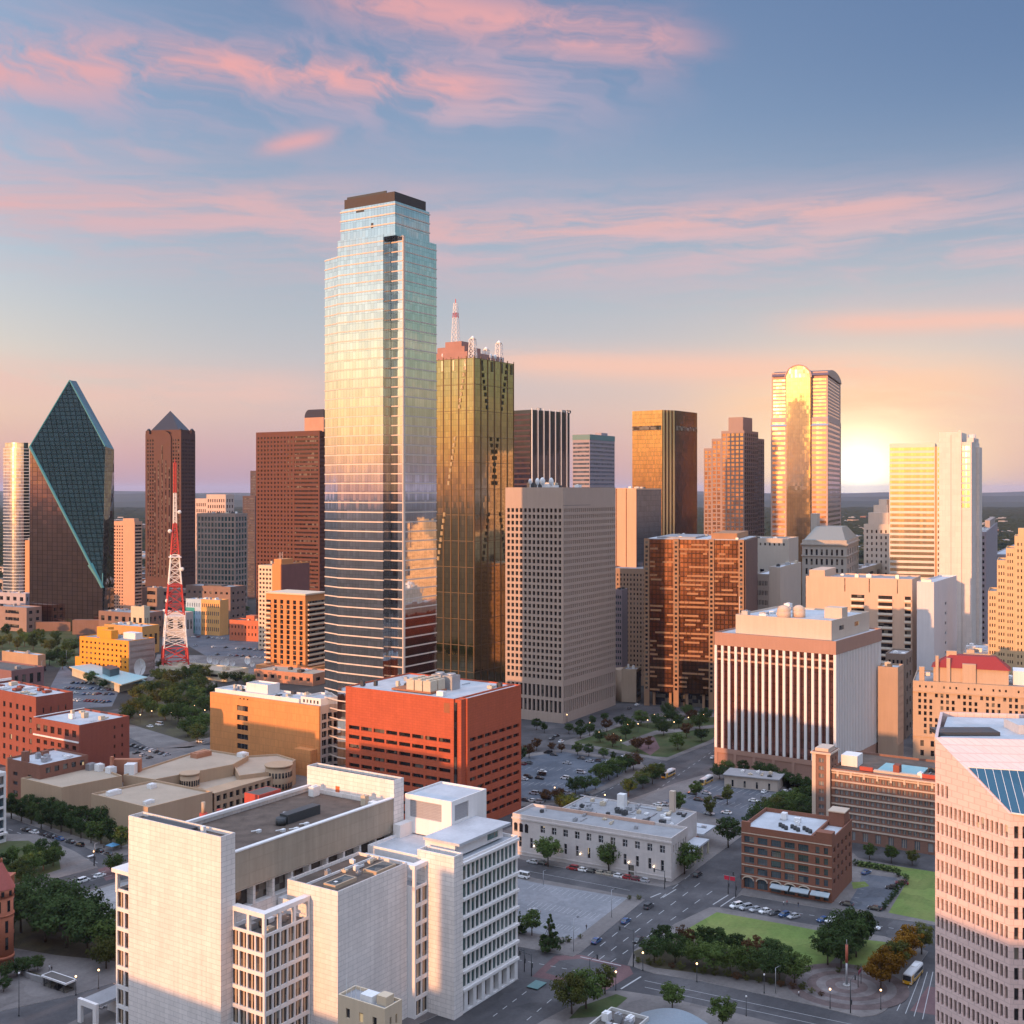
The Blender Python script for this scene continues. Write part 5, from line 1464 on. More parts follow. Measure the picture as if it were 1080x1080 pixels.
fm2('main_roof', [(73, 703), (96, 700), (156, 714), (128, 722)], 7.0, 6.2, CRW, TEAL); fm2('wall', [(76, 704), (96, 701.5), (150, 714), (126, 721)], 6.19, 0, CRW, CRW); fm2('roof_tower', [(108, 703), (118, 701), (126, 704), (116, 706.5)], 12, 7.0, plain('tower_dark', (.05, .09, .11), .3), METAL_DARK)
fm2('front_canopy', [(104, 716), (150, 716), (158, 720), (112, 721)], 4.0, 3.6, TEAL, TEAL)
b = Bld('mural_block', 'low block with pale blue painted side and orange windowed front, behind the lattice mast', 232, 1130, 196, 241, H=zat(633, 1130), th=radians(26), cat='building')
A, B, H = b.A, b.B, b.H
WB_ = stone('pale_blue_wall', (.42, .55, .66), .1)  # blue shade on one half, orange sunlight on the other, put into wall colours
b.block(stone('orange_soft', (.70, .38, .14)), ROOF_PALE, [(0, H, grid_spec(9, 4, 1, 1, 2, 2, .5, .5, .4))], None, b1=B * .55); b.block(WB_, ROOF_PALE, [(0, H, grid_spec(6, 4, 1, 1, 2, 2, .3, .5, .4))], None, b0=B * .55 + .03, z1=H - .3); b.done(PANE_BLUE); b.units(5, 84, H - .9)
b.box('mural_panel', plain('mural_teal', (.03, .32, .30), .6), -.3, B * .74, 1, -.01, B, H * .75)
b = Bld('flat_brown_block', 'flat roofed brown block with a roof well, behind the mural block', 243, 1230, 196, 259, H=zat(619, 1230), th=radians(26), cat='building')
b.block(stone('brown_low', (.27, .18, .15)), ROOF_GREY, grid_spec(8, 4, 1, 1, 4, 3, .4, .3, .4), grid_spec(3, 4, 1, 1, 4, 3, .4, .3, .4)); b.done(PANE_PLAIN, limit=50); b.box('roof_well', ROOF_DARK, b.A * .3, b.B * .3, b.H - .9, b.A * .7, b.B * .7, b.H + .6)
b = Bld('red_low_block', 'low red brick block with square windows, left of the orange balcony tower', 276, 1085, 242, 286, H=zat(655, 1085), th=radians(20), cat='building')
b.block(stone('brick_orange', (.55, .16, .08)), ROOF_DARK, grid_spec(9, 2, 1, 1, 3, 3, .35, .4, .4), None); b.done(PANE_PLAIN, limit=50)
b.box('step_gable', stone('brick_orange', (0, 0, 0)), 4, b.B * .3, b.H - .9, 12, b.B * .55, b.H + 4); b.units(2, 7, b.H - .9)
# two orange balcony towers
ORB = stone('orange_brick', (0.60, 0.255, 0.095), .06, .8)
b = Bld('orange_balcony_tower', 'orange apartment tower with dark vertical window slots and white balconies', 322, 900, 280.5, 344, H=zat(628, 900), th=radians(30), cat='apartment block')
A, B, H = b.A, b.B, b.H
b.block(ORB, ROOF_PALE, [(0, H, grid_spec(5, 13, B * .16, 1, 5, 4, .48, .80, .7))], None)
WBL = stone('balcony_cream', (.72, .55, .40)); 
for r_ in range(13):
    z = 5 + r_ * (H - 9) / 13
    mb = MB(); mb.box(-1.4, B * .86, z, .05, B + .6, z + 1.2, 0); mb.box(-.06, B * .87, z + 1.25, -.01, B - .3, z + 3, 1); mb.build('balcony', [WBL, PANE_PLAIN], b.root)
    mb = MB(); mb.box(A * .10, -1.6, z, A * .95, .05, z + 1.2, 0); mb.box(A * .12, -.06, z + 1.25, A * .93, -.01, z + 3, 1); mb.build('balcony', [WBL, PANE_PLAIN], b.root)
b.box('roof_slab', WBL, -.6, -.6, H + .003, A + .5, B + .5, H + 1.1); b.box('podium', ORB, -6, -6, 0, A + 5, B + 5, 4)
b.done(PANE_PLAIN, limit=70)
b = Bld('twin_tone_apartments', 'apartment block with white gridded bay, orange shaft and dark maroon side', 296, 1020, 272.5, 326, H=zat(595, 1020), th=radians(31), cat='apartment block')
A, B, H = b.A, b.B, b.H
yb_ = b.ratio_b(287)
b.block(ORB, ROOF_GREY, None, None, b1=yb_); b.block(WBL, ROOF_GREY, grid_spec(4, 18, .4, .3, 2, 2, .6, .5, .7), None, b0=yb_ + .02, z1=H - 1.5); b.box('maroon_cladding', stone('maroon_wall', (.22, .095, .085)), .8, -.5, 0, A, -.02, H - .6)
b.box('roof_block', ORB, 3, 2, H - .9, A * .5, B * .4, H + 4); b.units(4, 18, H - .9, size=(1, 2.5), hgt=(1, 3)); b.done(PANE_BROWN, limit=80)
for k in range(3):
    mb = MB(); mb.bar((4 + 2 * k, B * .2, H + 3), (4 + 2 * k, B * .2, H + 10), .12); mb.build('antenna', METAL_WHITE, b.root)

# ---- red and white lattice mast
rt = empty('radio_mast', (ray(184.5, 905), 905, 0), radians(20), 'red and white lattice radio mast standing among low buildings', 'radio mast')
wz = [(0, 22, 21.5, 17.5, 0, 3), (22, 62, 17.5, 11.5, 1, 5), (62, 72, 11.5, 10.6, 0, 2)]
def mast(name, y0, y1, mat, n, r):
    z0_, z1_ = max(0.0, zat(y0, 905)), zat(y1, 905)
    f = lambda z: max(1.6, 20.0 - z * .155) if z < 118 else 1.7
    mb = MB(); lattice(mb, 0, 0, z0_, z1_, f(z0_), f(z1_), n, r); mb.build(name, mat, rt)
mast('red_section', 709, 682, REDM, 2, .75); mast('white_section', 682, 648, WHM, 4, .5); mast('red_section', 648, 616, REDM, 3, .55); mast('white_section', 616, 585, WHM, 4, .45); mast('red_section', 585, 552, REDM, 5, .5); mast('white_section', 552, 520, WHM, 6, .38); mast('red_section', 520, 488, REDM, 8, .35)
mb = MB(); mb.bar((0, 0, zat(488, 905)), (0, 0, zat(484, 905)), .3); mb.build('spire', REDM, rt)
for (y_, s_) in ((588, 9), (618, 11), (650, 13.5)):
    z = zat(y_, 905); mb = MB(); mb.box(-s_ / 2, -s_ / 2, z, s_ / 2, s_ / 2, z + .7); mb.build('platform', WHM if y_ != 618 else REDM, rt)
for k, (y_, sx_) in enumerate(((600, 5), (560, -4), (633, -6), (664, 7), (540, 3))):
    z = zat(y_, 905); mb = MB(); mb.ball((sx_, -sx_ * .2 - 4, z), 1.5, .6, 1.5); mb.bar((sx_, -sx_ * .2 - 4, z), (sx_ * .5, -1, z), .25); mb.build('dish_antenna', METAL_WHITE, rt)
# satellite dishes beside it
dish0 = None
for k, (px, py, r) in enumerate(((196, 700, 3.2), (204, 699, 2.2), (214, 707, 2.6), (219, 704, 2.4), (222, 697.5, 3.0), (227, 699, 2.6), (236, 702, 3.0), (240, 700, 2.8), (245, 700.5, 2.2), (262, 699, 3.2), (266, 701, 2.0))):
    p = G(px, py + 3)
    if dish0 is None:
        dish0 = empty('satellite_dish', p, 0, None, 'satellite dish', 'white satellite dishes beside the mast')
        mb = MB(); n = 14
        for a_ in range(4):
            for k2 in range(n):
                t0, t1 = 2 * pi * k2 / n, 2 * pi * (k2 + 1) / n
                r0_, r1_ = a_ / 4.0, (a_ + 1) / 4.0
                P_ = lambda rr, t: Vector((rr * cos(t), -.32 + .32 * rr * rr * -1 + .3, 1.35 + rr * sin(t)))
                mb.face([P_(r0_, t0), P_(r1_, t0), P_(r1_, t1), P_(r0_, t1)], 0, True)
        mb.build('reflector', METAL_WHITE, dish0); mb = MB(); mb.cyl(0, .25, 0, 1.3, .12, n=8); mb.box(-.5, -.2, 0, .5, .7, .12); mb.build('pedestal', METAL, dish0)
        mb = MB(); mb.bar((0, -.35, .5), (0, -.95, 1.35), .04); mb.bar((0, -.35, 2.2), (0, -.95, 1.35), .04); mb.build('feed_arm', METAL, dish0)
        o = dish0; o.scale = (r,) * 3; o.rotation_euler = (0, 0, .5)
    else:
        o = copy_thing(dish0, p, random.uniform(-.6, 1.2), scale=r)
    o['label'] = '%s white satellite dish from the left in the cluster right of the mast foot' % ORD[k]
p = G(146, 716)
o = copy_thing(dish0, p, .9, 'lone cream satellite dish on a tall pedestal at the right end of the orange office', scale=(5, 5, 6.5)); o['group'] = 'white satellite dishes beside the mast'

# ---- brick loft building with a tower
LBR = stone('brick_loft', (0.25, 0.135, 0.10), .10, .85, (1.0, .5, .08)); CRB = stone('cream_band', (.58, .46, .37), .06)
b = Bld('brick_loft_building', 'long brown brick loft building with cream bands, corner tower and teal roof panel', 1006, 447, 858, None, H=28.6, th=radians(32), A=36, cat='building')
A, B, H = b.A, b.B, b.H
yt = b.ratio_b(877)
b.block(LBR, ROOF_BROWN, [(0, 5.4, grid_spec(9, 1, 1, 1, .6, .8, .42, .86, .4, mull=(3, 1), name='shop_window')), (5.4, 27.0, grid_spec(22, 7, 1, 1, .1, .1, .62, .58, .4, mull=(2, 1), zvis=4)), (27.0, H, None)], None, b1=yt)
mb = MB()
for r_ in range(8):
    z = 5.3 + r_ * 3.08; mb.box(-.28, .2, z - .28, .02, yt - .05, z + .28)
mb.box(-.7, -.3, H - 1.1, .02, yt - .05, H - .5)
mb.build('cream_bands', CRB, b.root)
for k in range(9):
    y = yt * (k + .5) / 9; MB().box(-.5, y - .4, H - 3, -.02, y + .4, H - 1.12).build('cornice_block', CRB, b.root)
b.block(LBR, ROOF_GREY, [(0, 35, grid_spec(1, 10, 2.4, 2.4, 2, 2, .8, .55, .5, mull=(2, 1)))], grid_spec(2, 10, 1, 1, 2, 2, .4, .5, .4), a0=-1.6, a1=9, b0=yt + .02, b1=B, z1=35.0, name='corner_tower')
mb = MB(); mb.box(-2.3, yt - .4, 34.0, 9.6, B + .6, 34.7); 
for y in (yt + .02, B - 1.5): mb.box(-2.0, y, 2, -1.58, y + 1.5, 33.98)
mb.build('tower_trim', CRB, b.root); b.box('tower_parapet', CRB, -1.0, yt + 1, 34.705, 8, B - 1, 36.2)
b.done(pane('pane_loft', (.17, .185, .20), .12, .8), CRB, limit=98)
b.box('teal_roof', plain('roof_aqua', (.24, .46, .50), .5), 8, yt * .30, H - .88, 22, yt * .66, H - .3); b.box('pale_shed', WSM, 10, yt * .84, H - .9, 18, yt * .98, H + 3.5); b.box('stair_head', BRK, 3, yt * .45, H - .9, 7, yt * .5, H + 3.4); b.box('cream_walkway', CRB, 2.5, yt * .28, H - .88, 4.5, yt * .66, H + .6)
b.box('red_parapet', stone('parapet_red', (.45, .09, .06)), 3.2, yt * .08, H - .88, 4.2, yt * .27, H + 1.2); b.box('red_parapet', stone('parapet_red', (0, 0, 0)), 3.2, yt * .67, H - .88, 4.2, yt * .78, H + 1.2)
b.units(7, 91, H - .9, a0=4, a1=30, b0=3, b1=yt * .3, size=(1.5, 3))

# ---- small brick office by the park
SBR = stone('brick_orange_brown', (0.25, 0.105, 0.068), .08, .85, (.9, .45, .10)); CRS = stone('sill_cream', (.52, .42, .33))
b = Bld('corner_brick_building', 'five storey orange brick building with arched shopfronts and white roof, by the park', 877.5, 398, 782, 898.6, H=22.0, th=radians(30), cat='building')
A, B, H = b.A, b.B, b.H
yn = B * .22
up = lambda nc, m=.4: [(0, 4.6, grid_spec(nc, 1, m, m, .3, .5, .78, .92, .6, mull=(4, 1), name='shop_window')), (4.6, 19.4, grid_spec(nc, 4, m, m, .2, .2, .74, .64, .4, mull=(4, 2))), (19.4, H, None)]
b.block(SBR, ROOF_PALE, up(5), None, b0=yn + .01, par=1.4)
b.block(SBR, ROOF_PALE, [(0, 4.6, grid_spec(2, 1, .6, .6, .3, .5, .6, .9, .6, name='shop_window')), (4.6, 19.4, grid_spec(2, 4, .6, .6, .2, .2, .48, .62, .4, mull=(2, 2))), (19.4, H, None)], [(0, 4.6, None), (4.6, 19.4, grid_spec(5, 4, .5, .5, .2, .2, .48, .5, .4, mull=(2, 2))), (19.4, H, None)], b1=yn, par=1.4)
b.done(PANE_BLUE, METAL_DARK)
mb = MB()
for r_ in range(5): mb.box(-.16, .1, 4.65 + r_ * 3.7, .01, B - .1, 4.95 + r_ * 3.7)
mb.build('cream_bands', CRS, b.root)
for k in range(5):
    yc = yn + (B - yn) * (k + .5) / 5; hw = (B - yn) / 10 * .8
    mb = MB()
    for j in range(10):
        t0, t1 = pi * j / 10, pi * (j + 1) / 10
        mb.bar((-.25, yc + hw * cos(t0), 3.2 + 1.2 * sin(t0)), (-.25, yc + hw * cos(t1), 3.2 + 1.2 * sin(t1)), .22, 5)
    mb.build('arch', CRS, b.root)
for k in range(3):
    y0_ = .6 + k * B * .22; mb = MB(); mb.face([(-2.2, y0_, 2.7), (-.05, y0_, 3.5), (-.05, y0_ + B * .2, 3.5), (-2.2, y0_ + B * .2, 2.7)][::-1]); mb.box(-2.25, y0_, 2.4, -2.18, y0_ + B * .2, 2.7); mb.build('awning', plain('awning_pale', (.40, .46, .50), .7), b.root)
b.box('corner_parapet', SBR, .0, .0, H + .003, 4, yn * .8, H + 1.6); b.box('chimney_block', SBR, A - 7, 1, H - 1.4, A - .6, 6.5, H + 3.6); b.box('chimney_cap', CRS, A - 7.3, .7, H + 3.603, A - .3, 6.8, H + 4.0); b.box('corner_parapet', SBR, 0, B - 3, H + .003, 1.2, B, H + 1.5)
for k in range(9):
    mb = MB(); x_, y_ = A * (.28 + .05 * (k % 3)), B * (.30 + .045 * k); mb.cyl(x_, y_, H - 1.4, H - .2, .7, n=10); mb.cyl(x_, y_, H - .2, H - .05, .45, n=10); mb.build('roof_fan', METAL_DARK, b.root)
b.units(3, 95, H - 1.4, a0=A * .5, a1=A * .8, b0=B * .5, b1=B * .9, size=(1.2, 2.4), mats=[METAL_WHITE])

# ---- pale two storey post office
PST = stone('pale_limestone', (0.60, 0.545, 0.52), .06, .85, (2.2, 1.1, .06))
b = Bld('pale_stone_hall', 'long two storey pale stone building with tall windows and parked cars along its front', 708, 420, 540.5, 723.5, H=15.7, th=radians(30), cat='building')
A, B, H = b.A, b.B, b.H
b.block(PST, ROOF_GREY, [(0, 2.2, None), (2.2, 8.6, grid_spec(13, 1, 1, 1, .4, .6, .24, .72, .5, mull=(1, 2), name='tall_window')), (8.6, 14.0, grid_spec(13, 1, 1, 1, .8, 1.0, .40, .74, .45, mull=(2, 2), skip=lambda c, r: c < 2)), (14.0, H, None)], [(0, 8.6, None), (8.6, 14, grid_spec(6, 1, 1, 1, .8, 1, .4, .8, .4)), (14, H, None)], a1=16, par=1.0)
mb = MB(); mb.box(-.35, -.3, 13.7, .01, B + .3, 14.3); mb.box(-.2, -.2, 1.2, .01, B + .2, 1.6); mb.build('stone_moulding', PST, b.root)
for k in range(3):
    y = B * (.905 + .036 * k)
    pr_ = [(y - .75, 9.0), (y + .75, 9.0)] + [(y + .75 * cos(pi * j / 8), 11.6 + .75 * sin(pi * j / 8)) for j in range(9)]
    MB().face([(-.09, p_, q_) for p_, q_ in pr_][::-1]).build('arched_window', PANE_PLAIN, b.root)
    mb = MB()
    for j in range(8): mb.bar((-.1, y + .95 * cos(pi * j / 8), 11.6 + .95 * sin(pi * j / 8)), (-.1, y + .95 * cos(pi * (j + 1) / 8), 11.6 + .95 * sin(pi * (j + 1) / 8)), .15, 5)
    mb.build('arch_moulding', PST, b.root)
mb = MB(); mb.box(-.15, B * .22, .1, .01, B * .22 + 2.2, 3.6); mb.build('entrance_door', PANE_PLAIN, b.root)
mb = MB(); mb.box(-.3, B * .22 - .6, 3.7, .01, B * .22 + 2.8, 4.2); mb.box(-.3, B * .22 - .6, .1, .01, B * .22 - .05, 3.69); mb.box(-.3, B * .22 + 2.25, .1, .01, B * .22 + 2.8, 3.69); mb.build('door_surround', PST, b.root)
LAMPG = plain('lamp_glow', (1.0, .72, .42), .4, emit=6.0)
for k in range(6):
    mb = MB(); mb.ball((-.7, B * (.1 + .15 * k), 4.6), .22); mb.bar((-.7, B * (.1 + .15 * k), 4.6), (0, B * (.1 + .15 * k), 4.9), .05); mb.build('wall_lamp', LAMPG, b.root)
b.done(PANE, WSM)
b.block(PST, ROOF_GREY, None, None, a0=16.03, a1=42, b0=B * .10, b1=B * .84, z1=14.3, par=.5, name='rear_wing'); b.box('roof_rib', plain('rib_rose', (.55, .36, .28)), 15.2, B * .2, 14.72, 15.8, B * .9, 15.9)
mb = MB(); mb.box(42.1, B * .06, 5.2, 56, B * .50, 5.8); mb.build('canopy_roof', ROOF_PALE, b.root); 
mb = MB(); mb.face([(16.05, -.1, 5.6), (38, -.1, 5.6), (38, B * .09, 5.6), (16.05, B * .09, 5.6)]); mb.box(16.05, -.1, 4.9, 38, .3, 5.58); mb.build('loading_canopy', ROOF_PALE, b.root)
for x in (24, 31, 37.4): b.box('column', CRW, x, 0.02, 0, x + .6, .6, 4.89)
b.box('rear_wall', BRK2, 20, B * .085, 0, 42, B * .0995, 4.85); b.box('tall_chimney', CRB, 38, B * .22, 13.8, 40, B * .22 + 2, 22); b.box('white_unit', METAL_WHITE, 34, B * .52, 13.8, 37, B * .52 + 3, 19)
b.units(30, 97, 13.8, a0=18, a1=40, b0=B * .12, b1=B * .8, size=(1.0, 2.6), hgt=(.7, 1.8)); b.units(8, 98, 5.8, a0=44, a1=54, b0=B * .1, b1=B * .46, size=(1, 2.6), hgt=(.6, 1.4)); b.units(6, 99, 14.7, a0=4, a1=13, b0=B * .1, b1=B * .9, size=(1, 2), hgt=(.5, 1.2))

# ---- low concrete office beyond the car park
b = Bld('low_concrete_pavilion', 'low pale concrete pavilion with flat grey roof, below the white striped building', 820, 545, 764, None, H=5.6, th=radians(24), cat='building', A=13)
b.block(stone('conc_low', (.50, .42, .36)), ROOF_GREY, grid_spec(4, 1, 1, 1, 0.1, 1.6, .18, .8, .4, name='door_opening'), None, par=.5); b.box('roof_edge', ROOF_GREY, -1, -1, b.H + .003, b.A + .6, b.B + .6, b.H + .45); b.units(6, 17, b.H + .4, size=(1, 2.4), hgt=(.5, 1.2)); b.done(PANE_PLAIN)

# ---- hotel with red roof
HOT = stone('hotel_stone', (0.50, 0.37, 0.27), .06, .8)
b = Bld('red_roofed_hotel', 'ornate tan stone hotel with a red roof pavilion and chimneys, at right', 1130, 585, 962.8, None, H=zat(722, 600), th=radians(22), A=40, cat='hotel')
A, B, H = b.A, b.B, b.H
b.block(HOT, ROOF_GREY, [(0, 12, grid_spec(14, 2, 2, 2, 1, 1, .34, .6, .5)), (12, H - 5, grid_spec(26, 7, 2, 2, 1, .5, .50, .62, .4, skip=lambda c, r: (c + r // 3) % 4 == 0)), (H - 5, H, grid_spec(24, 1, 2, 2, 1, 1.5, .3, .5, .3, skip=lambda c, r: c % 4 == 3))], None, par=1.2)
mb = MB(); mb.box(-.7, 0, H - 5.6, .01, B, H - 5.0); mb.box(-.5, 0, 12, .01, B, 12.5); mb.build('stone_moulding', HOT, b.root)
b.done(PANE_PLAIN, CRS, limit=98)
RRF = plain('roof_red', (0.27, .022, .02), .7)
yh0, yh1 = b.ratio_b(1064), b.ratio_b(984)
b.box('pavilion', HOT, 5, yh0, H - 1.2, 20, yh1, H + 7)
mb = MB(); q = [(4, yh0 - 1), (21, yh0 - 1), (21, yh1 + 1), (4, yh1 + 1)]; q2 = [(9, yh0 + 6), (16, yh0 + 6), (16, yh1 - 8), (9, yh1 - 8)]
for k in range(4): mb.face([q[k] + (H + 7,), q[(k + 1) % 4] + (H + 7,), q2[(k + 1) % 4] + (H + 13,), q2[k] + (H + 13,)])
mb.face([p_ + (H + 13,) for p_ in q2]); mb.build('red_roof', RRF, b.root)
for (x, px, w_, z1) in ((3.2, 1000, 1.8, 12), (3.0, 988, 1.5, 13), (2, 972, 2.6, 7), (3.2, 1022, 6.5, 9.5), (10, 1003, 5, 15)):
    y = b.ratio_b(px); b.box('chimney', HOT, x, y - w_ / 2, H - 1.2, x + 2.2, y + w_ / 2, H + z1)
b.box('roof_shed', WSM, 12, b.ratio_b(1090), H - 1.2, 26, b.ratio_b(1069), H + 6); b.units(8, 101, H - 1.2, a0=22, a1=38, b0=b.ratio_b(1090), b1=B - 5, size=(2, 4), mats=[METAL_WHITE, METAL])
b = Bld('white_clutter_roof', 'low pale block with a cluttered white rooftop behind the red roofed hotel', 1120, 700, 1016, None, H=zat(689, 720), th=radians(24), A=50, cat='building')
b.block(stone('pale_block', (.44, .40, .36)), ROOF_PALE, None, None); b.units(22, 103, b.H - .9, a0=3, a1=46, b0=2, b1=b.B - 2, size=(2, 6), hgt=(1.5, 5), mats=[METAL_WHITE, METAL, METAL_WHITE, PHW]); b.box('long_penthouse', WSM, 20, 4, b.H - .9, 34, b.B * .7, b.H + 5)

# ---- bottom edge roofs
b = Bld('black_roof_house', 'low building with a black flat roof and white parapets, at the bottom edge', 655, 281, 614, None, H=8.5, th=radians(33), A=15, cat='building')
b.block(stone('white_low', (.55, .53, .5)), ROOF_DARK, grid_spec(4, 2, .6, .6, .6, .8, .4, .5, .3), grid_spec(5, 2, .6, .6, .6, .8, .4, .5, .3), par=.8); b.done(); b.units(5, 111, 7.7, size=(1, 2.2), mats=[METAL_WHITE, METAL]); b.box('stair_head', WSM, 1, 1, 7.7, 4, 4, 10.2)
rt = empty('curved_blue_roof_hall', (ray(694, 287), 287, 0), 0, 'hall with a pale blue curved metal roof, at the bottom edge', 'building')
mb = MB(); n = 14; S_, C_ = sin(radians(33)), cos(radians(33)); uu = Vector((S_, C_)); vv = Vector((-C_, S_))
prof = [(-11 + 22 * k / n, 5.0 + 3.4 * sin(pi * k / n)) for k in range(n + 1)]
for k in range(n):
    (v0, z0_), (v1, z1_) = prof[k], prof[k + 1]
    for (s0_, s1_) in ((-13, 13),):
        P_ = lambda s_, v_, z_: (uu.x * s_ + vv.x * v_, uu.y * s_ + vv.y * v_, z_)
        mb.face([P_(s0_, v0, z0_), P_(s1_, v0, z0_), P_(s1_, v1, z1_), P_(s0_, v1, z1_)][::-1], 0, True)
mb.build('curved_roof', plain('roof_metal_blue', (.24, .29, .33), .45, .3), rt)
mb = MB()
for s_ in (-12.6, 12.6):
    mb.face([P_(s_, v_, 0) for v_ in (-11, 11)] + [P_(s_, v_, z_) for v_, z_ in prof[::-1]])
mb.face([P_(-12.6, -10.8, 0), P_(12.6, -10.8, 0), P_(12.6, -10.8, 5.0), P_(-12.6, -10.8, 5.0)]); mb.face([P_(-12.6, 10.8, 0), P_(12.6, 10.8, 0), P_(12.6, 10.8, 5.0), P_(-12.6, 10.8, 5.0)][::-1])
mb.build('wall', stone('brick_pale', (.36, .22, .17)), rt)
for s_ in (-6, 2): MB().cyl(uu.x * s_ - vv.x * 7, uu.y * s_ - vv.y * 7, 6.5, 9.6, .5, n=10).build('roof_vent', METAL_WHITE, rt)
b = Bld('tan_roof_house', 'low building with a tan gravel roof and rooftop boxes, at the bottom edge', 600, 262, 510, None, H=8, th=radians(33), A=18, cat='building')
b.block(BGW, ROOF_TAN, grid_spec(5, 2, .6, .6, .6, .8, .4, .5, .3), None, par=.6); b.done(); b.units(7, 113, 7.4, size=(1, 2.2), mats=[METAL_WHITE, METAL, METAL_DARK]); b.box('brick_pier', CRB, 1, b.B * .62, 7.4, 2.2, b.B * .62 + 1.6, 11)

# ---- old red courthouse: corner turret at the left edge
RSN = stone('red_sandstone', (0.44, 0.15, 0.085), .10, .85, (1.4, .6, .15))
rt = empty('red_turret_courthouse', (ray(1.5, 345), 345, 0), 0, 'red sandstone building with a round cone-roofed turret, at left edge', 'building')
mb = MB(); mb.cyl(0, 0, 0, 23.5, 3.4, n=24); mb.cyl(0, 0, 3, 4, 3.6, n=24); mb.cyl(0, 0, 15.6, 16.1, 3.6, n=24); mb.cyl(0, 0, 21.2, 23.5, 3.65, n=24); mb.build('turret', RSN, rt)
mb = MB(); mb.cyl(0, 0, 23.52, 31.2, 3.75, .1, n=24, sm=False); mb.build('cone_roof', plain('roof_tile_red', (.40, .10, .08), .7), rt)
MB().ball((0, 0, 31.4), .35, .35, .8).build('finial', RSN, rt)
for zz, hh_, nwin in ((6, 3.6, 6), (11, 3.4, 6), (17, 3.2, 8), (21.6, 1.5, 10)):
    for k in range(nwin):
        t_ = 2 * pi * (k + .3) / nwin
        if sin(t_) > .5: continue
        mb = MB(); rr = 3.68 if zz > 20 else 3.43
        mb.obox((rr * cos(t_), rr * sin(t_)), (-sin(t_), cos(t_)), (cos(t_), sin(t_)), .42, .06, zz, zz + hh_); mb.build('window', PANE_PLAIN, rt)
mb = MB(); mb.box(-44, -14, 0, -5.5, 22, 20); mb.prism([(-44.5, -14.5), (-5.2, -14.5), (-5.2, 22.5), (-44.5, 22.5)], 20.01, 20.6); q = [(-44, -14), (-6, -14), (-6, 22), (-44, 22)]
for k in range(4): mb.face([q[k] + (20.6,), q[(k + 1) % 4] + (20.6,), (-25, 4, 31)], 1)
mb.build('main_body', [RSN, plain('roof_tile_red', (0, 0, 0))], rt)

# ---- unseen blocks added outside the frame to keep the evening sun off the streets
for k, (x, y, wx, wy, h_) in enumerate(((-243, 82, 20, 44, 34), (-205, 285, 18, 44, 50), (-272, 385, 20, 50, 40), (-64, 38, 18, 44, 66), (-158, 55, 18, 44, 64))):
    lb = ['grey precast office slab off the left edge, nearer the viewer', 'long brown office slab off the left edge, farther along', 'tan block outside the left edge, beyond the precast slab', 'brick block below and behind the viewpoint', 'grey block left of and behind the viewpoint'][k]
    rt = empty('side_street_block', (x, y, 0), atan2(.8, .6), lb, 'building')
    wins = []; mb = MB(); wm = [GRC, BRK2, BGW, BRK, GRC][k]
    facade(mb, (-wx, -wy), (1, 0), 2 * wx, 0, h_, grid_spec(8, int(h_ / 5), 2, 2, 2, 2, .6, .5, .4), wins); facade(mb, (wx, -wy), (0, 1), 2 * wy, 0, h_, grid_spec(14, int(h_ / 5), 2, 2, 2, 2, .6, .5, .4), wins); facade(mb, (wx, wy), (-1, 0), 2 * wx, 0, h_, None, wins); facade(mb, (-wx, wy), (0, -1), 2 * wy, 0, h_, None, wins)
    mb.face([(-wx, -wy, h_), (wx, -wy, h_), (wx, wy, h_), (-wx, wy, h_)]); mb.build('wall', wm, rt)
    mb = MB(); mb.box(-wx * .5, -wy * .5, h_ + .01, wx * .4, wy * .5, h_ + 4); mb.build('penthouse', ROOF_GREY, rt)
    mb = MB()
    for q_ in wins: pane_mb(q_[2], q_[3], (1, 1), mb, Matrix.Translation(q_[0]) @ Matrix.Rotation(q_[1], 4, 'Z'))
    tag(mb.build('glazing', [PANE, METAL_DARK], rt), kind='stuff')
# ================================================================== ground, streets, blocks
ASPH = groundmat('asphalt', (0.062, 0.060, 0.064), (0.108, 0.103, 0.106), .045, 1.2)
ASPH_L = groundmat('asphalt_lot', (0.095, 0.105, 0.125), (0.13, 0.135, 0.15), .08, 1.0)
CONC = groundmat('pavement_concrete', (0.145, 0.13, 0.125), (0.20, 0.18, 0.17), .05, .9)
CONC_P = groundmat('pavement_pale', (0.25, 0.245, 0.245), (0.33, 0.32, 0.315), .04, .7)
BRICKP = groundmat('brick_paving', (0.13, 0.075, 0.08), (0.17, 0.10, 0.10), .08, 1.5)
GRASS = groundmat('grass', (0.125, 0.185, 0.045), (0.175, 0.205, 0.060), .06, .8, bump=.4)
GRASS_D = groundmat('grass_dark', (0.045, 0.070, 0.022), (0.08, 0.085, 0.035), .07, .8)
SOIL = groundmat('soil', (0.06, 0.05, 0.035), (0.085, 0.075, 0.04), .1, 1.2)
FARG = groundmat('city_ground', (0.034, 0.032, 0.030), (0.065, 0.055, 0.048), .012, .12)
PAINT = plain('road_paint', (0.42, .42, .42), .8)

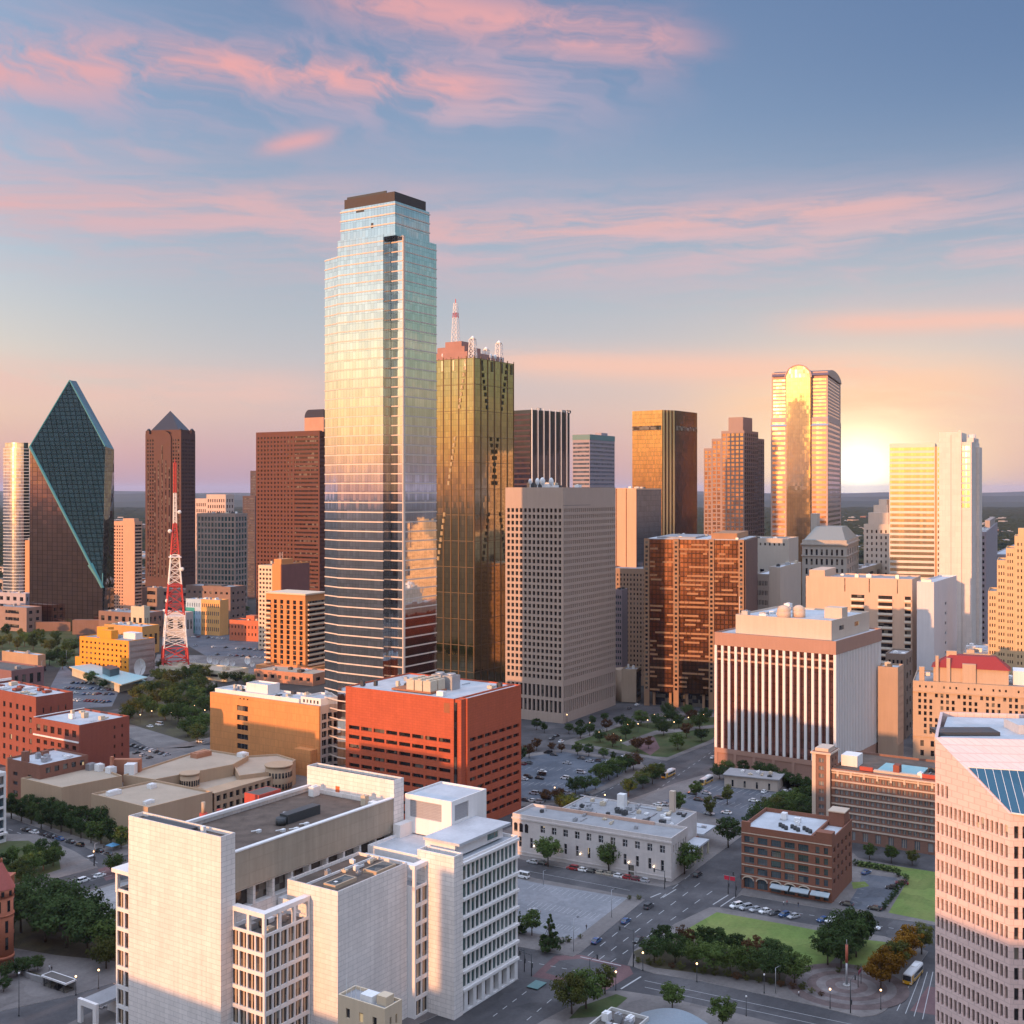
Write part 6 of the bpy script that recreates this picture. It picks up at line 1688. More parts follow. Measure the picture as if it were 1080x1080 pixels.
# one sheet to the horizon, bedded a little below the streets
mb = MB(); mb.face([(-42000, -3000, -0.02), (42000, -3000, -0.02), (42000, 60000, -0.02), (-42000, 60000, -0.02)])
tag(mb.build('ground', FARG), kind='structure')
def gpts(pts, z): return [(G(x, y).x, G(x, y).y) for x, y in pts]
def sheet(name, pts, z, m_, kind='structure'):
    poly = gpts(pts, 0)
    mb = MB(); mb.face([p + (z,) for p in poly])
    if mb_area(poly) < 0: mb.f = [tuple(reversed(f)) for f in mb.f]
    return tag(mb.build(name, m_), kind=kind)
def mb_area(poly):
    return sum(poly[k][0] * poly[(k + 1) % len(poly)][1] - poly[(k + 1) % len(poly)][0] * poly[k][1] for k in range(len(poly)))
KERB = stone('kerb', (.36, .34, .33), .1)
def slab(name, pts, h=.15, m_=CONC):
    poly = gpts(pts, 0)
    mb = MB(); mb.prism(poly, 0.006, h, 1, 0, bottom=False)
    return tag(mb.build(name, [m_, KERB]), kind='structure')
# street surface of the near quarter
sheet('road', [(-420, 1200), (1500, 1200), (1250, 800), (900, 742), (560, 742), (150, 742), (-120, 800)], 0.0, ASPH)
# blocks
slab('pavement_lot_block', [(490, 908), (566, 927), (664, 945), (680, 949), (612, 1005), (604, 1009), (548, 999), (480, 985)])
sheet('parking_lot', [(490, 914), (563, 931), (662, 947.5), (606, 991), (545, 982), (490, 972)], .156, groundmat('lot_concrete', (0.20, .205, .22), (.25, .25, .265), .05, .6))
slab('pavement_park_block', [(668, 1003), (712, 974.5), (748, 957.5), (760, 957.5), (840, 973), (933, 988), (979, 1004), (934, 1066), (924, 1071), (908, 1073), (860, 1061), (740, 1035), (690, 1027), (662, 1018)])
sheet('grass', [(718, 984), (756, 962.5), (840, 977.5), (905, 990), (868, 1022), (846, 1022), (835, 1026), (700, 1004)], .158, GRASS)
sheet('grass', [(908, 991), (934, 994), (936, 998), (911, 1021), (886, 1019)], .158, GRASS)
sheet('planting_bed', [(668, 1004), (716, 986), (848, 1024), (846, 1044), (800, 1035), (690, 1021), (672, 1014)], .162, SOIL)
slab('pavement_brick_office', [(776, 947), (782, 944), (870, 958.5), (987, 976), (1016, 981), (1030, 930), (905, 905), (900, 900), (835, 898), (800, 917)])
sheet('parking_lot', [(892, 958), (905, 937), (909, 922), (945, 926), (952, 935), (931, 962)], .157, ASPH_L)
sheet('grass', [(905, 908), (1000, 922), (1010, 976), (987, 973), (937, 963), (958, 928), (945, 921), (904, 914)], .158, GRASS)
sheet('grass', [(898, 931), (912, 930), (917, 935), (900, 938)], .162, GRASS)
slab('pavement_post_office', [(500, 890), (545, 905.5), (690, 934.5), (702, 936), (714, 932.5), (782, 882), (860, 828), (800, 812), (762, 812), (716, 825), (668, 842), (640, 851), (600, 851), (540, 872)])
sheet('parking_lot', [(700, 845), (766, 820), (815, 832), (850, 836), (792, 866), (770, 868)], .157, ASPH_L)
slab('pavement_far_lot', [(525, 852), (605, 846.5), (640, 832), (683, 811.5), (676, 804), (594, 790), (525, 800)])
sheet('parking_lot', [(525, 848), (600, 843.5), (636, 829), (662, 812), (664, 805), (594, 793), (525, 803)], .157, groundmat('asphalt_blue', (.085, .10, .125), (.115, .13, .155), .08, .9))
slab('pavement_green', [(588, 783.5), (598, 781), (657, 762.5), (700, 752), (780, 752), (753, 783), (703, 802.5)])
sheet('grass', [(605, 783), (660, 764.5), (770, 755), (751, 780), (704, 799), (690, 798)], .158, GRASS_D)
sheet('path', [(664, 780), (690, 777), (696, 789), (686, 797), (668, 786)], .164, BRICKP)
sheet('path', [(655, 784), (690, 771), (760, 764), (760, 767), (692, 775), (662, 787)], .162, CONC)
slab('pavement_striped_block', [(752, 806), (900, 775), (1010, 800), (1030, 905), (905, 888), (862, 874), (838, 838), (800, 811), (770, 808)])
slab('pavement_left_park', [(-60, 880), (40, 880), (80, 899), (101, 912), (103, 915), (16, 938), (-60, 945)])
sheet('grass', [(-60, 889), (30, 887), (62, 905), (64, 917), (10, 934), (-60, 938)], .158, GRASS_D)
slab('pavement_beige_complex', [(-60, 855), (10, 862), (60, 880), (118, 906), (140, 900), (236, 872), (345, 835), (300, 790), (214, 786), (60, 800), (-60, 820)])
sheet('planting_bed', [(-20, 857), (12, 858), (80, 882), (122, 895), (150, 886), (80, 866), (0, 846)], .158, SOIL)
slab('pavement_stone_complex', [(-60, 972), (20, 960), (56, 950), (119, 931.5), (300, 882), (440, 900), (547, 1033), (430, 1085), (260, 1100), (119, 1037), (80, 1049), (0, 1067), (-60, 1080)])
sheet('plaza', [(70, 948), (119, 933.5), (140, 929), (130, 985), (100, 965)], .158, CONC_P)
sheet('planting_bed', [(10, 962), (60, 952), (128, 985), (130, 1015), (60, 1008), (12, 1000)], .160, SOIL)
slab('pavement_lower_left', [(-60, 1100), (60, 1086), (108, 1062), (300, 1110), (-60, 1200)])
slab('pavement_bottom', [(600, 1062), (636, 1046), (655, 1045), (700, 1052), (780, 1070), (900, 1100), (900, 1200), (520, 1200), (545, 1092)])
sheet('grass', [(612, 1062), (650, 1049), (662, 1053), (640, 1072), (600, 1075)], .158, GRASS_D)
# left hand middle ground: car parks and plaza
slab('pavement_plaza', [(118, 768), (150, 728), (160, 708), (226, 704), (232, 780), (200, 789), (160, 790)])
sheet('planting_bed', [(124, 760), (152, 730), (165, 712), (222, 708), (228, 776), (200, 783)], .158, SOIL)
sheet('parking_lot', [(44, 742), (66, 700), (84, 716), (128, 724), (118, 745), (70, 748)], .004, ASPH_L)
sheet('parking_lot', [(196, 664), (214, 668), (284, 672), (284, 704), (238, 700), (214, 690), (190, 676)], .004, ASPH_L)
slab('pavement_broadcast', [(150, 728), (166, 690), (300, 694), (330, 718), (280, 722), (230, 712), (158, 716)], .12)
sheet('road', [(150, 742), (162, 708), (170, 690), (228, 652), (236, 652), (186, 690), (172, 712), (160, 742)], .002, ASPH)
sheet('planting_bed', [(-60, 680), (-60, 662), (80, 664), (84, 700), (60, 704), (20, 690)], .01, GRASS_D)
RING_A = groundmat('ring_brown', (.115, .085, .082), (.155, .115, .11), .2, 1.5); RING_B = groundmat('ring_grey', (.15, .128, .125), (.21, .185, .18), .2, 1.5)
# round plaza with rings of paving
pc = G(893, 1040)
for k, (r, m_) in enumerate(((17.0, RING_A), (13.6, RING_B), (11.0, RING_A), (8.4, RING_B), (5.8, RING_A), (3.2, RING_B))):
    mb = MB(); mb.face([(pc.x + r * cos(2 * pi * q / 40), pc.y + r * .92 * sin(2 * pi * q / 40), .166 + .004 * k) for q in range(40)]); tag(mb.build('plaza_paving', m_), kind='structure')
sheet('path', [(897, 1034), (925, 1007), (935, 996), (950, 998), (936, 1020), (912, 1046)], .164, BRICKP)
# brick crossing and markings
sheet('brick_crossing', [(561, 1030), (585, 1008), (612, 1007), (664, 1019), (668, 1027), (640, 1044), (618, 1040)], .004, BRICKP)
sheet('brick_crossing', [(575, 1026), (590, 1013), (612, 1011), (652, 1020), (636, 1036), (612, 1036)], .008, ASPH)
sheet('brick_crossing', [(960, 1066), (979, 1040), (1020, 1048), (1010, 1075)], .004, BRICKP); sheet('brick_crossing', [(103, 917), (119, 912), (135, 922), (112, 929)], .004, BRICKP)
def stripe(p, q, wid=.16, z=.012, name='road_markings'):
    a = G(*p); c = G(*q); d = (c - a); d.z = 0; n_ = Vector((-d.y, d.x, 0)).normalized() * wid
    return [(a.x - n_.x, a.y - n_.y, z), (c.x - n_.x, c.y - n_.y, z), (c.x + n_.x, c.y + n_.y, z), (a.x + n_.x, a.y + n_.y, z)]
mb = MB()
def dashes(p, q, n, frac=.45, wid=.12):
    a = Vector(p); c = Vector(q)
    for k in range(n):
        s_ = a.lerp(c, k / n); e_ = a.lerp(c, (k + frac) / n); mb.face(stripe(tuple(s_), tuple(e_), wid))
# main street lanes
for (p, q) in (((620, 1008), (735, 917)), ((632, 1012), (745, 926)), ((644, 1015), (758, 935))): dashes(p, q, 9)
for (p, q) in (((520, 1072), (571, 1034)), ((545, 1085), (598, 1040))): dashes(p, q, 5)
mb.face(stripe((612, 1009), (655, 1018.5), .22)); mb.face(stripe((655, 1043), (676, 1030), .25))
mb.face(stripe((697, 942), (686, 946.5), .25)); mb.face(stripe((713, 938), (699, 946.5), .2)); mb.face(stripe((752, 954), (768, 944), .2)); mb.face(stripe((760, 956), (775, 946), .2))
for t_ in (0.34, .67):
    mb.face(stripe((680, 1027 + 21 * t_), (960, 1085 + 25 * t_), .09))
dashes((545, 1012), (640, 1030), 8); mb.face(stripe((548, 917), (664, 939), .08)); dashes((770, 951.5), (985, 986), 18)
mb.face(stripe((118, 923), (20, 948), .09)); dashes((112, 918.5), (16, 943), 9)
mb.face(stripe((0, 876), (100, 915), .09)); dashes((0, 871), (108, 912), 12)
for (p, q) in (((705, 800), (605, 852)), ((755, 790), (690, 835))): dashes(p, q, 12)
for k in range(4): mb.face(stripe((946 + 9 * k, 1066 + 3 * k), (966 + 6 * k, 1025), .1))
tag(mb.build('road_markings', PAINT), kind='structure')
mb = MB()
for k in range(16):
    t_ = k / 15.0
    for (a, c, d_) in (((556, 938), (648, 953), (12, -8)), ((556, 956), (626, 970), (12, -9)), ((552, 974), (606, 983), (9, -7))):
        x, y = a[0] + (c[0] - a[0]) * t_, a[1] + (c[1] - a[1]) * t_
        mb.face(stripe((x, y), (x + d_[0] * .6, y + d_[1] * .6), .06, .162))
for k in range(14):
    t_ = k / 13.0
    for (a, c, d_) in (((545, 812), (655, 815), (6, -3)), ((545, 828), (625, 830), (6, -3)), ((715, 842), (800, 856), (8, -4)), ((735, 832), (825, 842), (8, -4))):
        x, y = a[0] + (c[0] - a[0]) * t_, a[1] + (c[1] - a[1]) * t_
        mb.face(stripe((x, y), (x + d_[0], y + d_[1]), .07, .164))
for k in range(7):
    mb.face(stripe((897 + 2.2 * k, 956 - 4.6 * k), (902 + 2.2 * k, 957 - 4.6 * k), .07, .164)); mb.face(stripe((932 + 3 * k, 952 - 4.4 * k), (937 + 3 * k, 953 - 4.4 * k), .07, .164))
tag(mb.build('parking_markings', PAINT), kind='structure')

# ------------------------------------------------------------------ far land: wooded plain, low hills
WOOD = leafmat('far_wood', (0.022, 0.032, 0.020), (0.040, 0.048, 0.026))
rd = random.Random(5)
mb = MB()
def wn(x, y):
    return sin(x * .011 + 1.3) * cos(y * .013) + .6 * sin(x * .031 + y * .017) + .4 * sin(x * .05 - y * .043 + 2)
y = 1560.0
while y < 9000:
    st_ = 14 + (y - 1500) * .012
    x = -y * .52
    while x < y * .52:
        if wn(x, y) > (.25 if y < 2600 else -.55) - .2 * rd.random():
            xx, yy = x + rd.uniform(-.5, .5) * st_, y + rd.uniform(-.5, .5) * st_
            r = st_ * rd.uniform(.5, .9); h_ = rd.uniform(8, 15)
            i = len(mb.v); n5 = 6
            for lv, (rf, zf_) in enumerate(((1.0, 0.0), (.95, .55), (.5, .95))):
                for q in range(n5):
                    t_ = 2 * pi * q / n5 + lv * .4; rr = r * rf * rd.uniform(.8, 1.2); mb.v.append((xx + rr * cos(t_), yy + rr * sin(t_), h_ * zf_ * rd.uniform(.85, 1.1)))
            mb.v.append((xx, yy, h_ * 1.08))
            for lv in range(2):
                for q in range(n5):
                    j = (q + 1) % n5; mb.f.append((i + lv * n5 + q, i + lv * n5 + j, i + (lv + 1) * n5 + j, i + (lv + 1) * n5 + q)); mb.mi.append(0); mb.smooth.append(False)
            for q in range(n5): mb.f.append((i + 2 * n5 + q, i + 2 * n5 + (q + 1) % n5, i + 3 * n5)); mb.mi.append(0); mb.smooth.append(False)
        x += st_
    y += st_ * .95
tag(mb.build('far_woodland', WOOD), 'dark wooded plain reaching to the horizon behind the towers', 'woodland', kind='stuff')
mb = MB()
HILL = groundmat('hill_wood', (0.030, 0.040, 0.030), (0.05, 0.055, 0.04), .0006, .004)
for (y0, hmax, sd_) in ((10500, 55, 1), (15000, 105, 2), (22000, 150, 3)):
    n_ = 90; xs = [-y0 * .75 + y0 * 1.5 * k / n_ for k in range(n_ + 1)]
    hs = [hmax * (.72 + .16 * sin(k * .23 + sd_) + .08 * sin(k * .61 + 2 * sd_) + .04 * sin(k * 1.7)) for k in range(n_ + 1)]
    for k in range(n_):
        mb.face([(xs[k], y0 - 1800, -2), (xs[k + 1], y0 - 1800, -2), (xs[k + 1], y0, hs[k + 1]), (xs[k], y0, hs[k])], 0, True)
        mb.face([(xs[k], y0, hs[k]), (xs[k + 1], y0, hs[k + 1]), (xs[k + 1], y0 + 2500, -2), (xs[k], y0 + 2500, -2)], 0, True)
tag(mb.build('hills', HILL), kind='structure')
# low far buildings
rd = random.Random(12)
FB = [stone('far_white', (.55, .52, .50)), stone('far_tan', (.42, .33, .27)), stone('far_brick', (.30, .17, .13)), stone('far_grey', (.33, .33, .34))]
cols_ = ['white', 'tan', 'brick', 'grey']
spots = []
for k in range(230):
    yy = 1650 + 4200 * rd.random() ** 1.6
    px = rd.choice((rd.uniform(940, 1078), rd.uniform(120, 158), rd.uniform(200, 275), rd.uniform(0, 35), rd.uniform(885, 925), rd.uniform(600, 680), rd.uniform(1035, 1078)))
    spots.append((ray(px, yy), yy))
for k, (x, y_) in enumerate(spots):
    ci = rd.randrange(4); wx, wy, h_ = rd.uniform(9, 32), rd.uniform(8, 18), rd.choice((5, 6, 8, 9, 12, 16))
    t_ = rd.uniform(0, 1.4); ex = (cos(t_), sin(t_)); ey = (-sin(t_), cos(t_))
    rt = empty('distant_building', (x, y_, 0), 0, 'small low %s building among trees far beyond the towers' % cols_[ci], 'building', 'far low %s buildings' % cols_[ci])
    mb = MB(); mb.obox((0, 0), ex, ey, wx, wy, 0, h_); mb.build('wall', FB[ci], rt)
    mb = MB(); mb.obox((0, 0), ex, ey, wx + .4, wy + .4, h_ + .01, h_ + .8); mb.obox((wx * .2, 0), ex, ey, wx * .2, wy * .4, h_ + .81, h_ + 2.8); mb.build('roof', [ROOF_PALE, ROOF_GREY, ROOF_DARK][rd.randrange(3)], rt)
    mb = MB(); mb.obox((0, 0), ex, ey, wx + .06, wy * .9, h_ * .4, h_ * .7); mb.obox((0, 0), ex, ey, wx * .92, wy + .06, h_ * .4, h_ * .7); mb.build('window_band', PANE_PLAIN, rt)
# middle distance blocks that fill the gaps on the left and right
def low(name, label, cx, D, lx, rx, yt, wall, roof, nl=6, nr=4, fl=2, u=4, th=28, **k):
    q = Bld(name, label, cx, D, lx, rx, H=zat(yt, D), th=radians(th), cat='building', **k)
    q.block(wall, roof, grid_spec(nl, fl, 1, 1, 1.5, 1.5, .5, .45, .4), grid_spec(nr, fl, 1, 1, 1.5, 1.5, .5, .45, .4)); q.done(PANE_PLAIN, limit=40); q.units(u, int(cx) + 7, q.H - .9, size=(2, 4)); return q
low('flat_white_block', 'flat low block with white roofs below the curved glass tower', 27, 1240, -30, 36, 626, stone('lavender_wall', (.42, .38, .42)), ROOF_PALE, 8, 3, 3)
low('car_park_deck', 'long brown parking deck at left edge below the prism tower', 28, 1160, -30, 44, 641, stone('deck_brown', (.30, .21, .18)), ROOF_GREY, 2, 2, 3)
low('brown_low_block', 'dark brown low block at the foot of the prism tower', 150, 1110, 104, 172, 647, stone('brown_dull', (.24, .15, .12)), ROOF_GREY)
low('cream_box_block', 'small cream box block right of the prism tower foot', 152, 1060, 138, 158, 640, CRW, ROOF_PALE, 2, 2, 1, 2)
low('white_ribbed_block', 'small white ribbed block between the tan slab and the mast', 166, 1360, 147, 173, 621, WSM, ROOF_PALE, 9, 3, 1, 2)
low('pale_wide_shed', 'wide pale shed left of the mural block', 196, 1120, 164, 204, 646, stone('shed_grey', (.42, .40, .40)), ROOF_PALE, 3, 2, 1, 3)
low('tan_garage', 'tan parking block below the pyramid roof tower', 205, 1300, 150, 214, 622, stone('garage_tan', (.34, .24, .2)), ROOF_GREY, 3, 2, 3)
low('ochre_store', 'ochre low store with pale roof right of the orange office', 150, 1000, 110, 168, 661, stone('ochre_wall', (.56, .30, .10)), ROOF_PALE, 5, 3, 1, 5)
low('rosy_podium', 'rose podium block at the foot of the orange balcony tower', 330, 840, 268, 350, 711, stone('podium_rose', (.50, .24, .15)), ROOF_TAN, 8, 2, 1, 4)
low('cream_long_wall', 'long cream walled studio below the satellite dishes', 240, 858, 168, 262, 708.5, CRW, ROOF_TAN, 2, 2, 1, 3)
low('far_right_block', 'grey office block at right edge beyond the sandy stepped tower', 1072, 1100, 1046, 1092, 585, stone('far_mauve', (.40, .36, .38)), ROOF_PALE, 8, 4, 9, 3, B=None)
low('shade_block', 'shaded brown block in the street gap behind the white striped building', 955, 660, 934, 962, 690, stone('brown_shade', (.26, .19, .15)), ROOF_GREY, 4, 2, 6, 2)
low('mid_cream_block', 'cream block between the ornate stone block and the stepped cream tower', 908, 1000, 896, 930, 600, CRM, ROOF_PALE, 5, 3, 6, 3)
# ================================================================== trees
LEAFS = [leafmat('leaf_dark', (0.038, 0.064, 0.024), (0.064, 0.094, 0.034)), leafmat('leaf_mid', (0.060, 0.096, 0.028), (0.100, 0.132, 0.040)),
         leafmat('leaf_olive', (0.080, 0.092, 0.028), (0.125, 0.120, 0.036)), leafmat('leaf_amber', (0.17, 0.085, 0.014), (0.28, 0.15, 0.028)), leafmat('leaf_rust', (0.085, 0.045, 0.025), (0.12, 0.065, 0.03))]
BARK = stone('bark', (0.085, 0.062, 0.048), .2, .95)
def crown_mesh(kind, seed, leaf):
    """crown of separate leaf sprays in clumps, height 1 from the ground, gaps between the clumps"""
    rd = random.Random(seed); mb = MB()
    clumps = []
    base, ncl = {'round': (.26, 46), 'oval': (.20, 42), 'cone': (.12, 44), 'wide': (.25, 54), 'bush': (.02, 34)}[kind]
    for k in range(ncl):
        while True:
            u = Vector((rd.uniform(-1, 1), rd.uniform(-1, 1), rd.uniform(-1, 1)))
            if .30 < u.length < 1: break
        if kind == 'cone':
            z = rd.random() ** 1.5; rr = .30 * (1 - z) ** .8 * sqrt(rd.random()) + .01; t = rd.uniform(0, 6.28)
            c = Vector((rr * cos(t), rr * sin(t), base + (1 - base) * z)); r = .09 * (1.15 - z)
        else:
            wx = {'round': .40, 'oval': .29, 'wide': .52, 'bush': .60}[kind]
            hz = (1 - base) / 2
            c = Vector((u.x * wx, u.y * wx, base + hz + u.z * hz * .88)); r = rd.uniform(.09, .16) * (1.25 if kind in ('wide', 'bush') else 1)
            if u.z < -.3: c.x *= .8; c.y *= .8
        clumps.append((c, r))
    for c, r in clumps:
        for k in range(44):
            while True:
                u = Vector((rd.uniform(-1, 1), rd.uniform(-1, 1), rd.uniform(-1, 1)))
                if u.length < 1: break
            p = c + Vector((u.x * r, u.y * r, u.z * r * .75))
            s_ = rd.uniform(.023, .048)
            n = (u + Vector((rd.uniform(-.6, .6), rd.uniform(-.6, .6), rd.uniform(-.1, .9)))).normalized()
            a = n.orthogonal().normalized(); bq = n.cross(a); t = rd.uniform(0, 3.14); a, bq = a * cos(t) + bq * sin(t), bq * cos(t) - a * sin(t)
            mb.face([p - a * s_, p - bq * s_ * .6, p + a * s_, p + bq * s_ * .6])
    return mb.mesh('crown', LEAFS[leaf]), clumps
def trunk_mesh(kind, seed, clumps):
    rd = random.Random(seed + 50); mb = MB()
    top = Vector((rd.uniform(-.02, .02), rd.uniform(-.02, .02), .5 if kind != 'cone' else .8))
    if kind == 'bush':
        for k in range(5): mb.bar((rd.uniform(-.1, .1), rd.uniform(-.1, .1), 0), (rd.uniform(-.3, .3), rd.uniform(-.3, .3), .55), .022, 5, 0, .008)
    else:
        mid = Vector((rd.uniform(-.01, .01), rd.uniform(-.01, .01), .26))
        mb.bar((0, 0, -.01), mid, .026, 8, 0, .020); mb.bar(mid, top, .020, 8, 0, .010)
        for c, r in clumps[::5]:
            s_ = mid.lerp(top, rd.uniform(0, .9)); mb.bar(s_, c, .010, 5, 0, .003)
    return mb.mesh('trunk', BARK)
_TV = {}
def variant(kind, leaf, i):
    k = (kind, leaf, i)
    if k not in _TV:
        cm, cl = crown_mesh(kind, hash(kind) % 1 + leaf * 31 + i * 7 + len(kind) * 101, leaf); _TV[k] = (cm, trunk_mesh(kind, leaf + i, cl))
    return _TV[k]
rt_ = random.Random(99)
_tn = [0]
def tree(px, py, h_, kind, leaf, label, group=None, name='tree', cat='tree', wide=1.0, z=.15):
    p = G(px, py)
    cm, tm = variant(kind, leaf, _tn[0] % 3); _tn[0] += 1
    r = empty(name, (p.x, p.y, z), rt_.uniform(0, 6.28), label, cat, group)
    k = h_ * rt_.uniform(.95, 1.05); r.scale = (k * wide * rt_.uniform(.95, 1.1), k * wide, k)
    link(bpy.data.objects.new('crown', cm), r); link(bpy.data.objects.new('trunk', tm), r)
    return r
def grove(pts, tmpl, group, name='tree', cat='tree'):
    """trees listed left to right; each label counts its place in the group"""
    for k, q in enumerate(sorted(pts, key=lambda q: q[0])):
        tree(q[0], q[1], q[2], q[3], q[4], tmpl % ORD[k], group, name, cat, *(q[5:]))
# bushes and trees in the park's front bed
grove([(690, 1016, 8.0, 'wide', 0), (699, 1006, 8.5, 'round', 0), (712, 1016, 8.5, 'wide', 0), (723, 1004, 8.0, 'round', 4), (735, 1020, 8.5, 'wide', 1), (743, 1006, 8.5, 'round', 0), (752, 1026, 8.2, 'wide', 1), (757, 1008, 8.0, 'round', 0), (770, 1028, 8.5, 'wide', 1), (776, 1011, 8.0, 'round', 0), (786, 1031, 8.5, 'wide', 1), (796, 1016, 7.8, 'round', 4), (806, 1033, 9.0, 'wide', 0), (812, 1019, 8, 'round', 0), (822, 1035, 8.5, 'wide', 0), (826, 1021, 7.5, 'round', 0), (838, 1037, 9.0, 'wide', 1)],
      '%s tree from the left in the dark belt along the park front', 'tree belt along the park front')
rb = random.Random(3)
grove([(674 + 172 * k / 15.0 + rb.uniform(-2, 2), 1016 + 28 * k / 15.0 + rb.uniform(-1, 1), rb.uniform(1.4, 2.4), 'bush', rb.choice((4, 2, 2))) for k in range(16)], '%s low brownish shrub from the left in the strip below the park trees', 'shrubs below the park trees', 'shrub', 'shrub')
grove([(873, 1018, 11, 'round', 0), (882, 1008, 11, 'wide', 0), (887, 1022, 11, 'wide', 0), (895, 1000, 11.5, 'wide', 0), (903, 1010, 11, 'round', 0), (910, 998, 10.5, 'round', 0)], '%s tree from the left in the dense dark clump on the park lawn', 'dark clump on the park lawn')
grove([(929, 1044, 9.5, 'round', 3), (938, 1036, 10, 'round', 3), (946, 1026, 9.5, 'round', 2), (953, 1020, 9, 'round', 3), (958, 1012, 10, 'round', 3), (972, 1007, 9.5, 'round', 2)], '%s amber leaved tree from the left along the street with the bus', 'amber street trees')
grove([(845, 1044, 1.6, 'bush', 2), (856, 1048, 1.6, 'bush', 2), (866, 1051, 1.5, 'bush', 4), (884, 1026, 1.6, 'bush', 2), (905, 1024, 1.5, 'bush', 2)], '%s low shrub from the left round the circular plaza', 'shrubs round the plaza', 'shrub', 'shrub')
# white lot corner and stone hall street trees
tree(578, 914, 12.0, 'round', 1, 'broad street tree left of the middle of the pale stone hall front'); tree(642, 919, 11.0, 'round', 1, 'street tree right of the middle of the pale stone hall front'); tree(549, 896, 8.5, 'round', 0, 'small dark tree at the left end of the pale stone hall')
tree(722, 922, 12.0, 'wide', 1, 'broad dark tree at the right corner of the pale stone hall'); tree(768, 894, 12.0, 'round', 0, 'tree by the loading canopy, opposite the corner brick building')
tree(561, 987, 7.8, 'round', 1, 'small round tree beside the white glass wing at the car park corner'); tree(580, 1004, 11.5, 'cone', 0, 'thin upright dark tree at the white car park corner'); tree(548, 985, 7, 'cone', 0, 'narrow dark tree half behind the white glass wing')
grove([(592, 996, 2.0, 'bush', 0), (572, 992, 1.8, 'bush', 0), (600, 994, 2.0, 'bush', 2), (664, 949, 1.6, 'bush', 2), (674, 949, 1.6, 'bush', 2), (612, 990, 1.4, 'bush', 2)], '%s shrub from the left on the edge of the white car park', 'shrubs round the white car park', 'shrub', 'shrub')
# bottom corner trees
tree(603, 1070, 10.0, 'wide', 2, 'olive tree on the bottom corner lawn, left one of two'); tree(618, 1064, 10.5, 'wide', 1, 'bushy tree on the bottom corner lawn, beside the olive one'); tree(638, 1049, 8.5, 'oval', 2, 'upright yellowish tree at the bottom street corner')
tree(709, 1066, 7.5, 'round', 1, 'round tree on the pavement above the curved blue roof'); tree(762, 1086, 8.5, 'round', 1, 'round tree cut by the bottom edge right of the curved blue roof')
# loft building front and lawns
tree(917, 907, 6.5, 'round', 1, 'leftmost of three small trees in front of the brick loft'); tree(940, 910, 6.8, 'round', 1, 'middle one of three small trees in front of the brick loft'); tree(962, 913, 6.0, 'round', 2, 'rightmost of three small trees in front of the brick loft')
grove([(902 + 5 * k, 913 + .9 * k, 2.4, 'bush', 0) for k in range(9)] , '%s clipped dark bush from the left along the lawn edge before the loft', 'bushes along the lawn edge', 'shrub', 'shrub')
grove([(932 + 2.7 * k, 960 - 3.6 * k, 2.2, 'bush', 0) for k in range(8)] + [(948, 925, 3, 'bush', 0), (955, 929, 2.6, 'bush', 0)], '%s dark bush from the left in the row beside the small car park', 'bushes beside the small car park', 'shrub', 'shrub')
# belt behind the corner brick building
grove([(798, 880, 10, 'wide', 0), (806, 872, 10.5, 'wide', 1), (815, 866, 11, 'wide', 2), (825, 862, 11, 'wide', 1), (835, 858, 11, 'wide', 1), (844, 856, 11.5, 'wide', 0), (854, 858, 11, 'wide', 0), (850, 868, 11, 'wide', 0), (832, 872, 10, 'wide', 1)], '%s tree from the left in the belt behind the corner brick building', 'belt behind the corner brick building')
grove([(716, 857, 9, 'oval', 1), (734, 842, 8.5, 'round', 1), (749, 861, 9, 'oval', 2), (767, 849, 9, 'oval', 2)], '%s tree from the left standing in the grey car park beyond the stone hall', 'trees in the grey car park')
grove([(759, 822, 8, 'wide', 0), (768, 818, 7.5, 'wide', 1), (784, 818, 8, 'round', 0), (802, 820, 8, 'wide', 0), (812, 823, 8, 'wide', 0), (826, 828, 8, 'wide', 0), (838, 832, 7, 'wide', 0), (851, 836, 7, 'wide', 0)], '%s dark tree from the left at the foot of the white striped building', 'trees below the striped building')
# far car park edges
grove([(558, 800, 8, 'round', 4), (566, 792, 7, 'round', 4), (548, 806, 9, 'round', 0), (582, 793, 5, 'round', 4), (592, 794, 5, 'round', 4), (609, 797, 7, 'round', 1), (621, 798, 6.5, 'round', 0), (637, 800, 5.5, 'wide', 1), (647, 803, 5, 'oval', 0)], '%s small tree from the left along the far side of the blue car park', 'trees along the blue car park')
grove([(633, 826, 9.5, 'wide', 1), (642, 823, 9.5, 'wide', 0), (651, 820, 9.5, 'wide', 1), (660, 815, 9.5, 'wide', 0), (668, 812, 9, 'wide', 4), (607, 838, 8, 'wide', 0), (617, 836, 8, 'wide', 0), (628, 833, 6, 'round', 1)], '%s tree from the left in the dense row between blue car park and street', 'dense row beside the blue car park')
grove([(663, 840, 8.5, 'round', 1), (678, 832, 9, 'wide', 0), (688, 827, 9, 'wide', 0), (694, 822, 8, 'wide', 1), (575, 846, 6, 'wide', 4), (588, 846, 6.5, 'wide', 4), (600, 858, 9, 'wide', 1), (594, 856, 8, 'wide', 2)], '%s tree from the left along the street behind the pale stone hall', 'trees behind the stone hall')
rg = random.Random(8)
gp_ = []
for (x, y) in ((612, 779), (622, 776), (633, 783), (640, 772), (646, 788), (655, 768), (664, 773), (672, 793), (676, 766), (684, 790), (694, 768), (700, 776), (708, 764), (716, 768), (724, 778), (730, 764), (738, 770), (745, 761), (740, 782), (715, 791), (704, 758), (725, 756), (660, 780)):
    gp_.append((x, y, rg.uniform(6.5, 10), rg.choice(('round', 'wide', 'wide')), rg.choice((0, 0, 1, 4))))
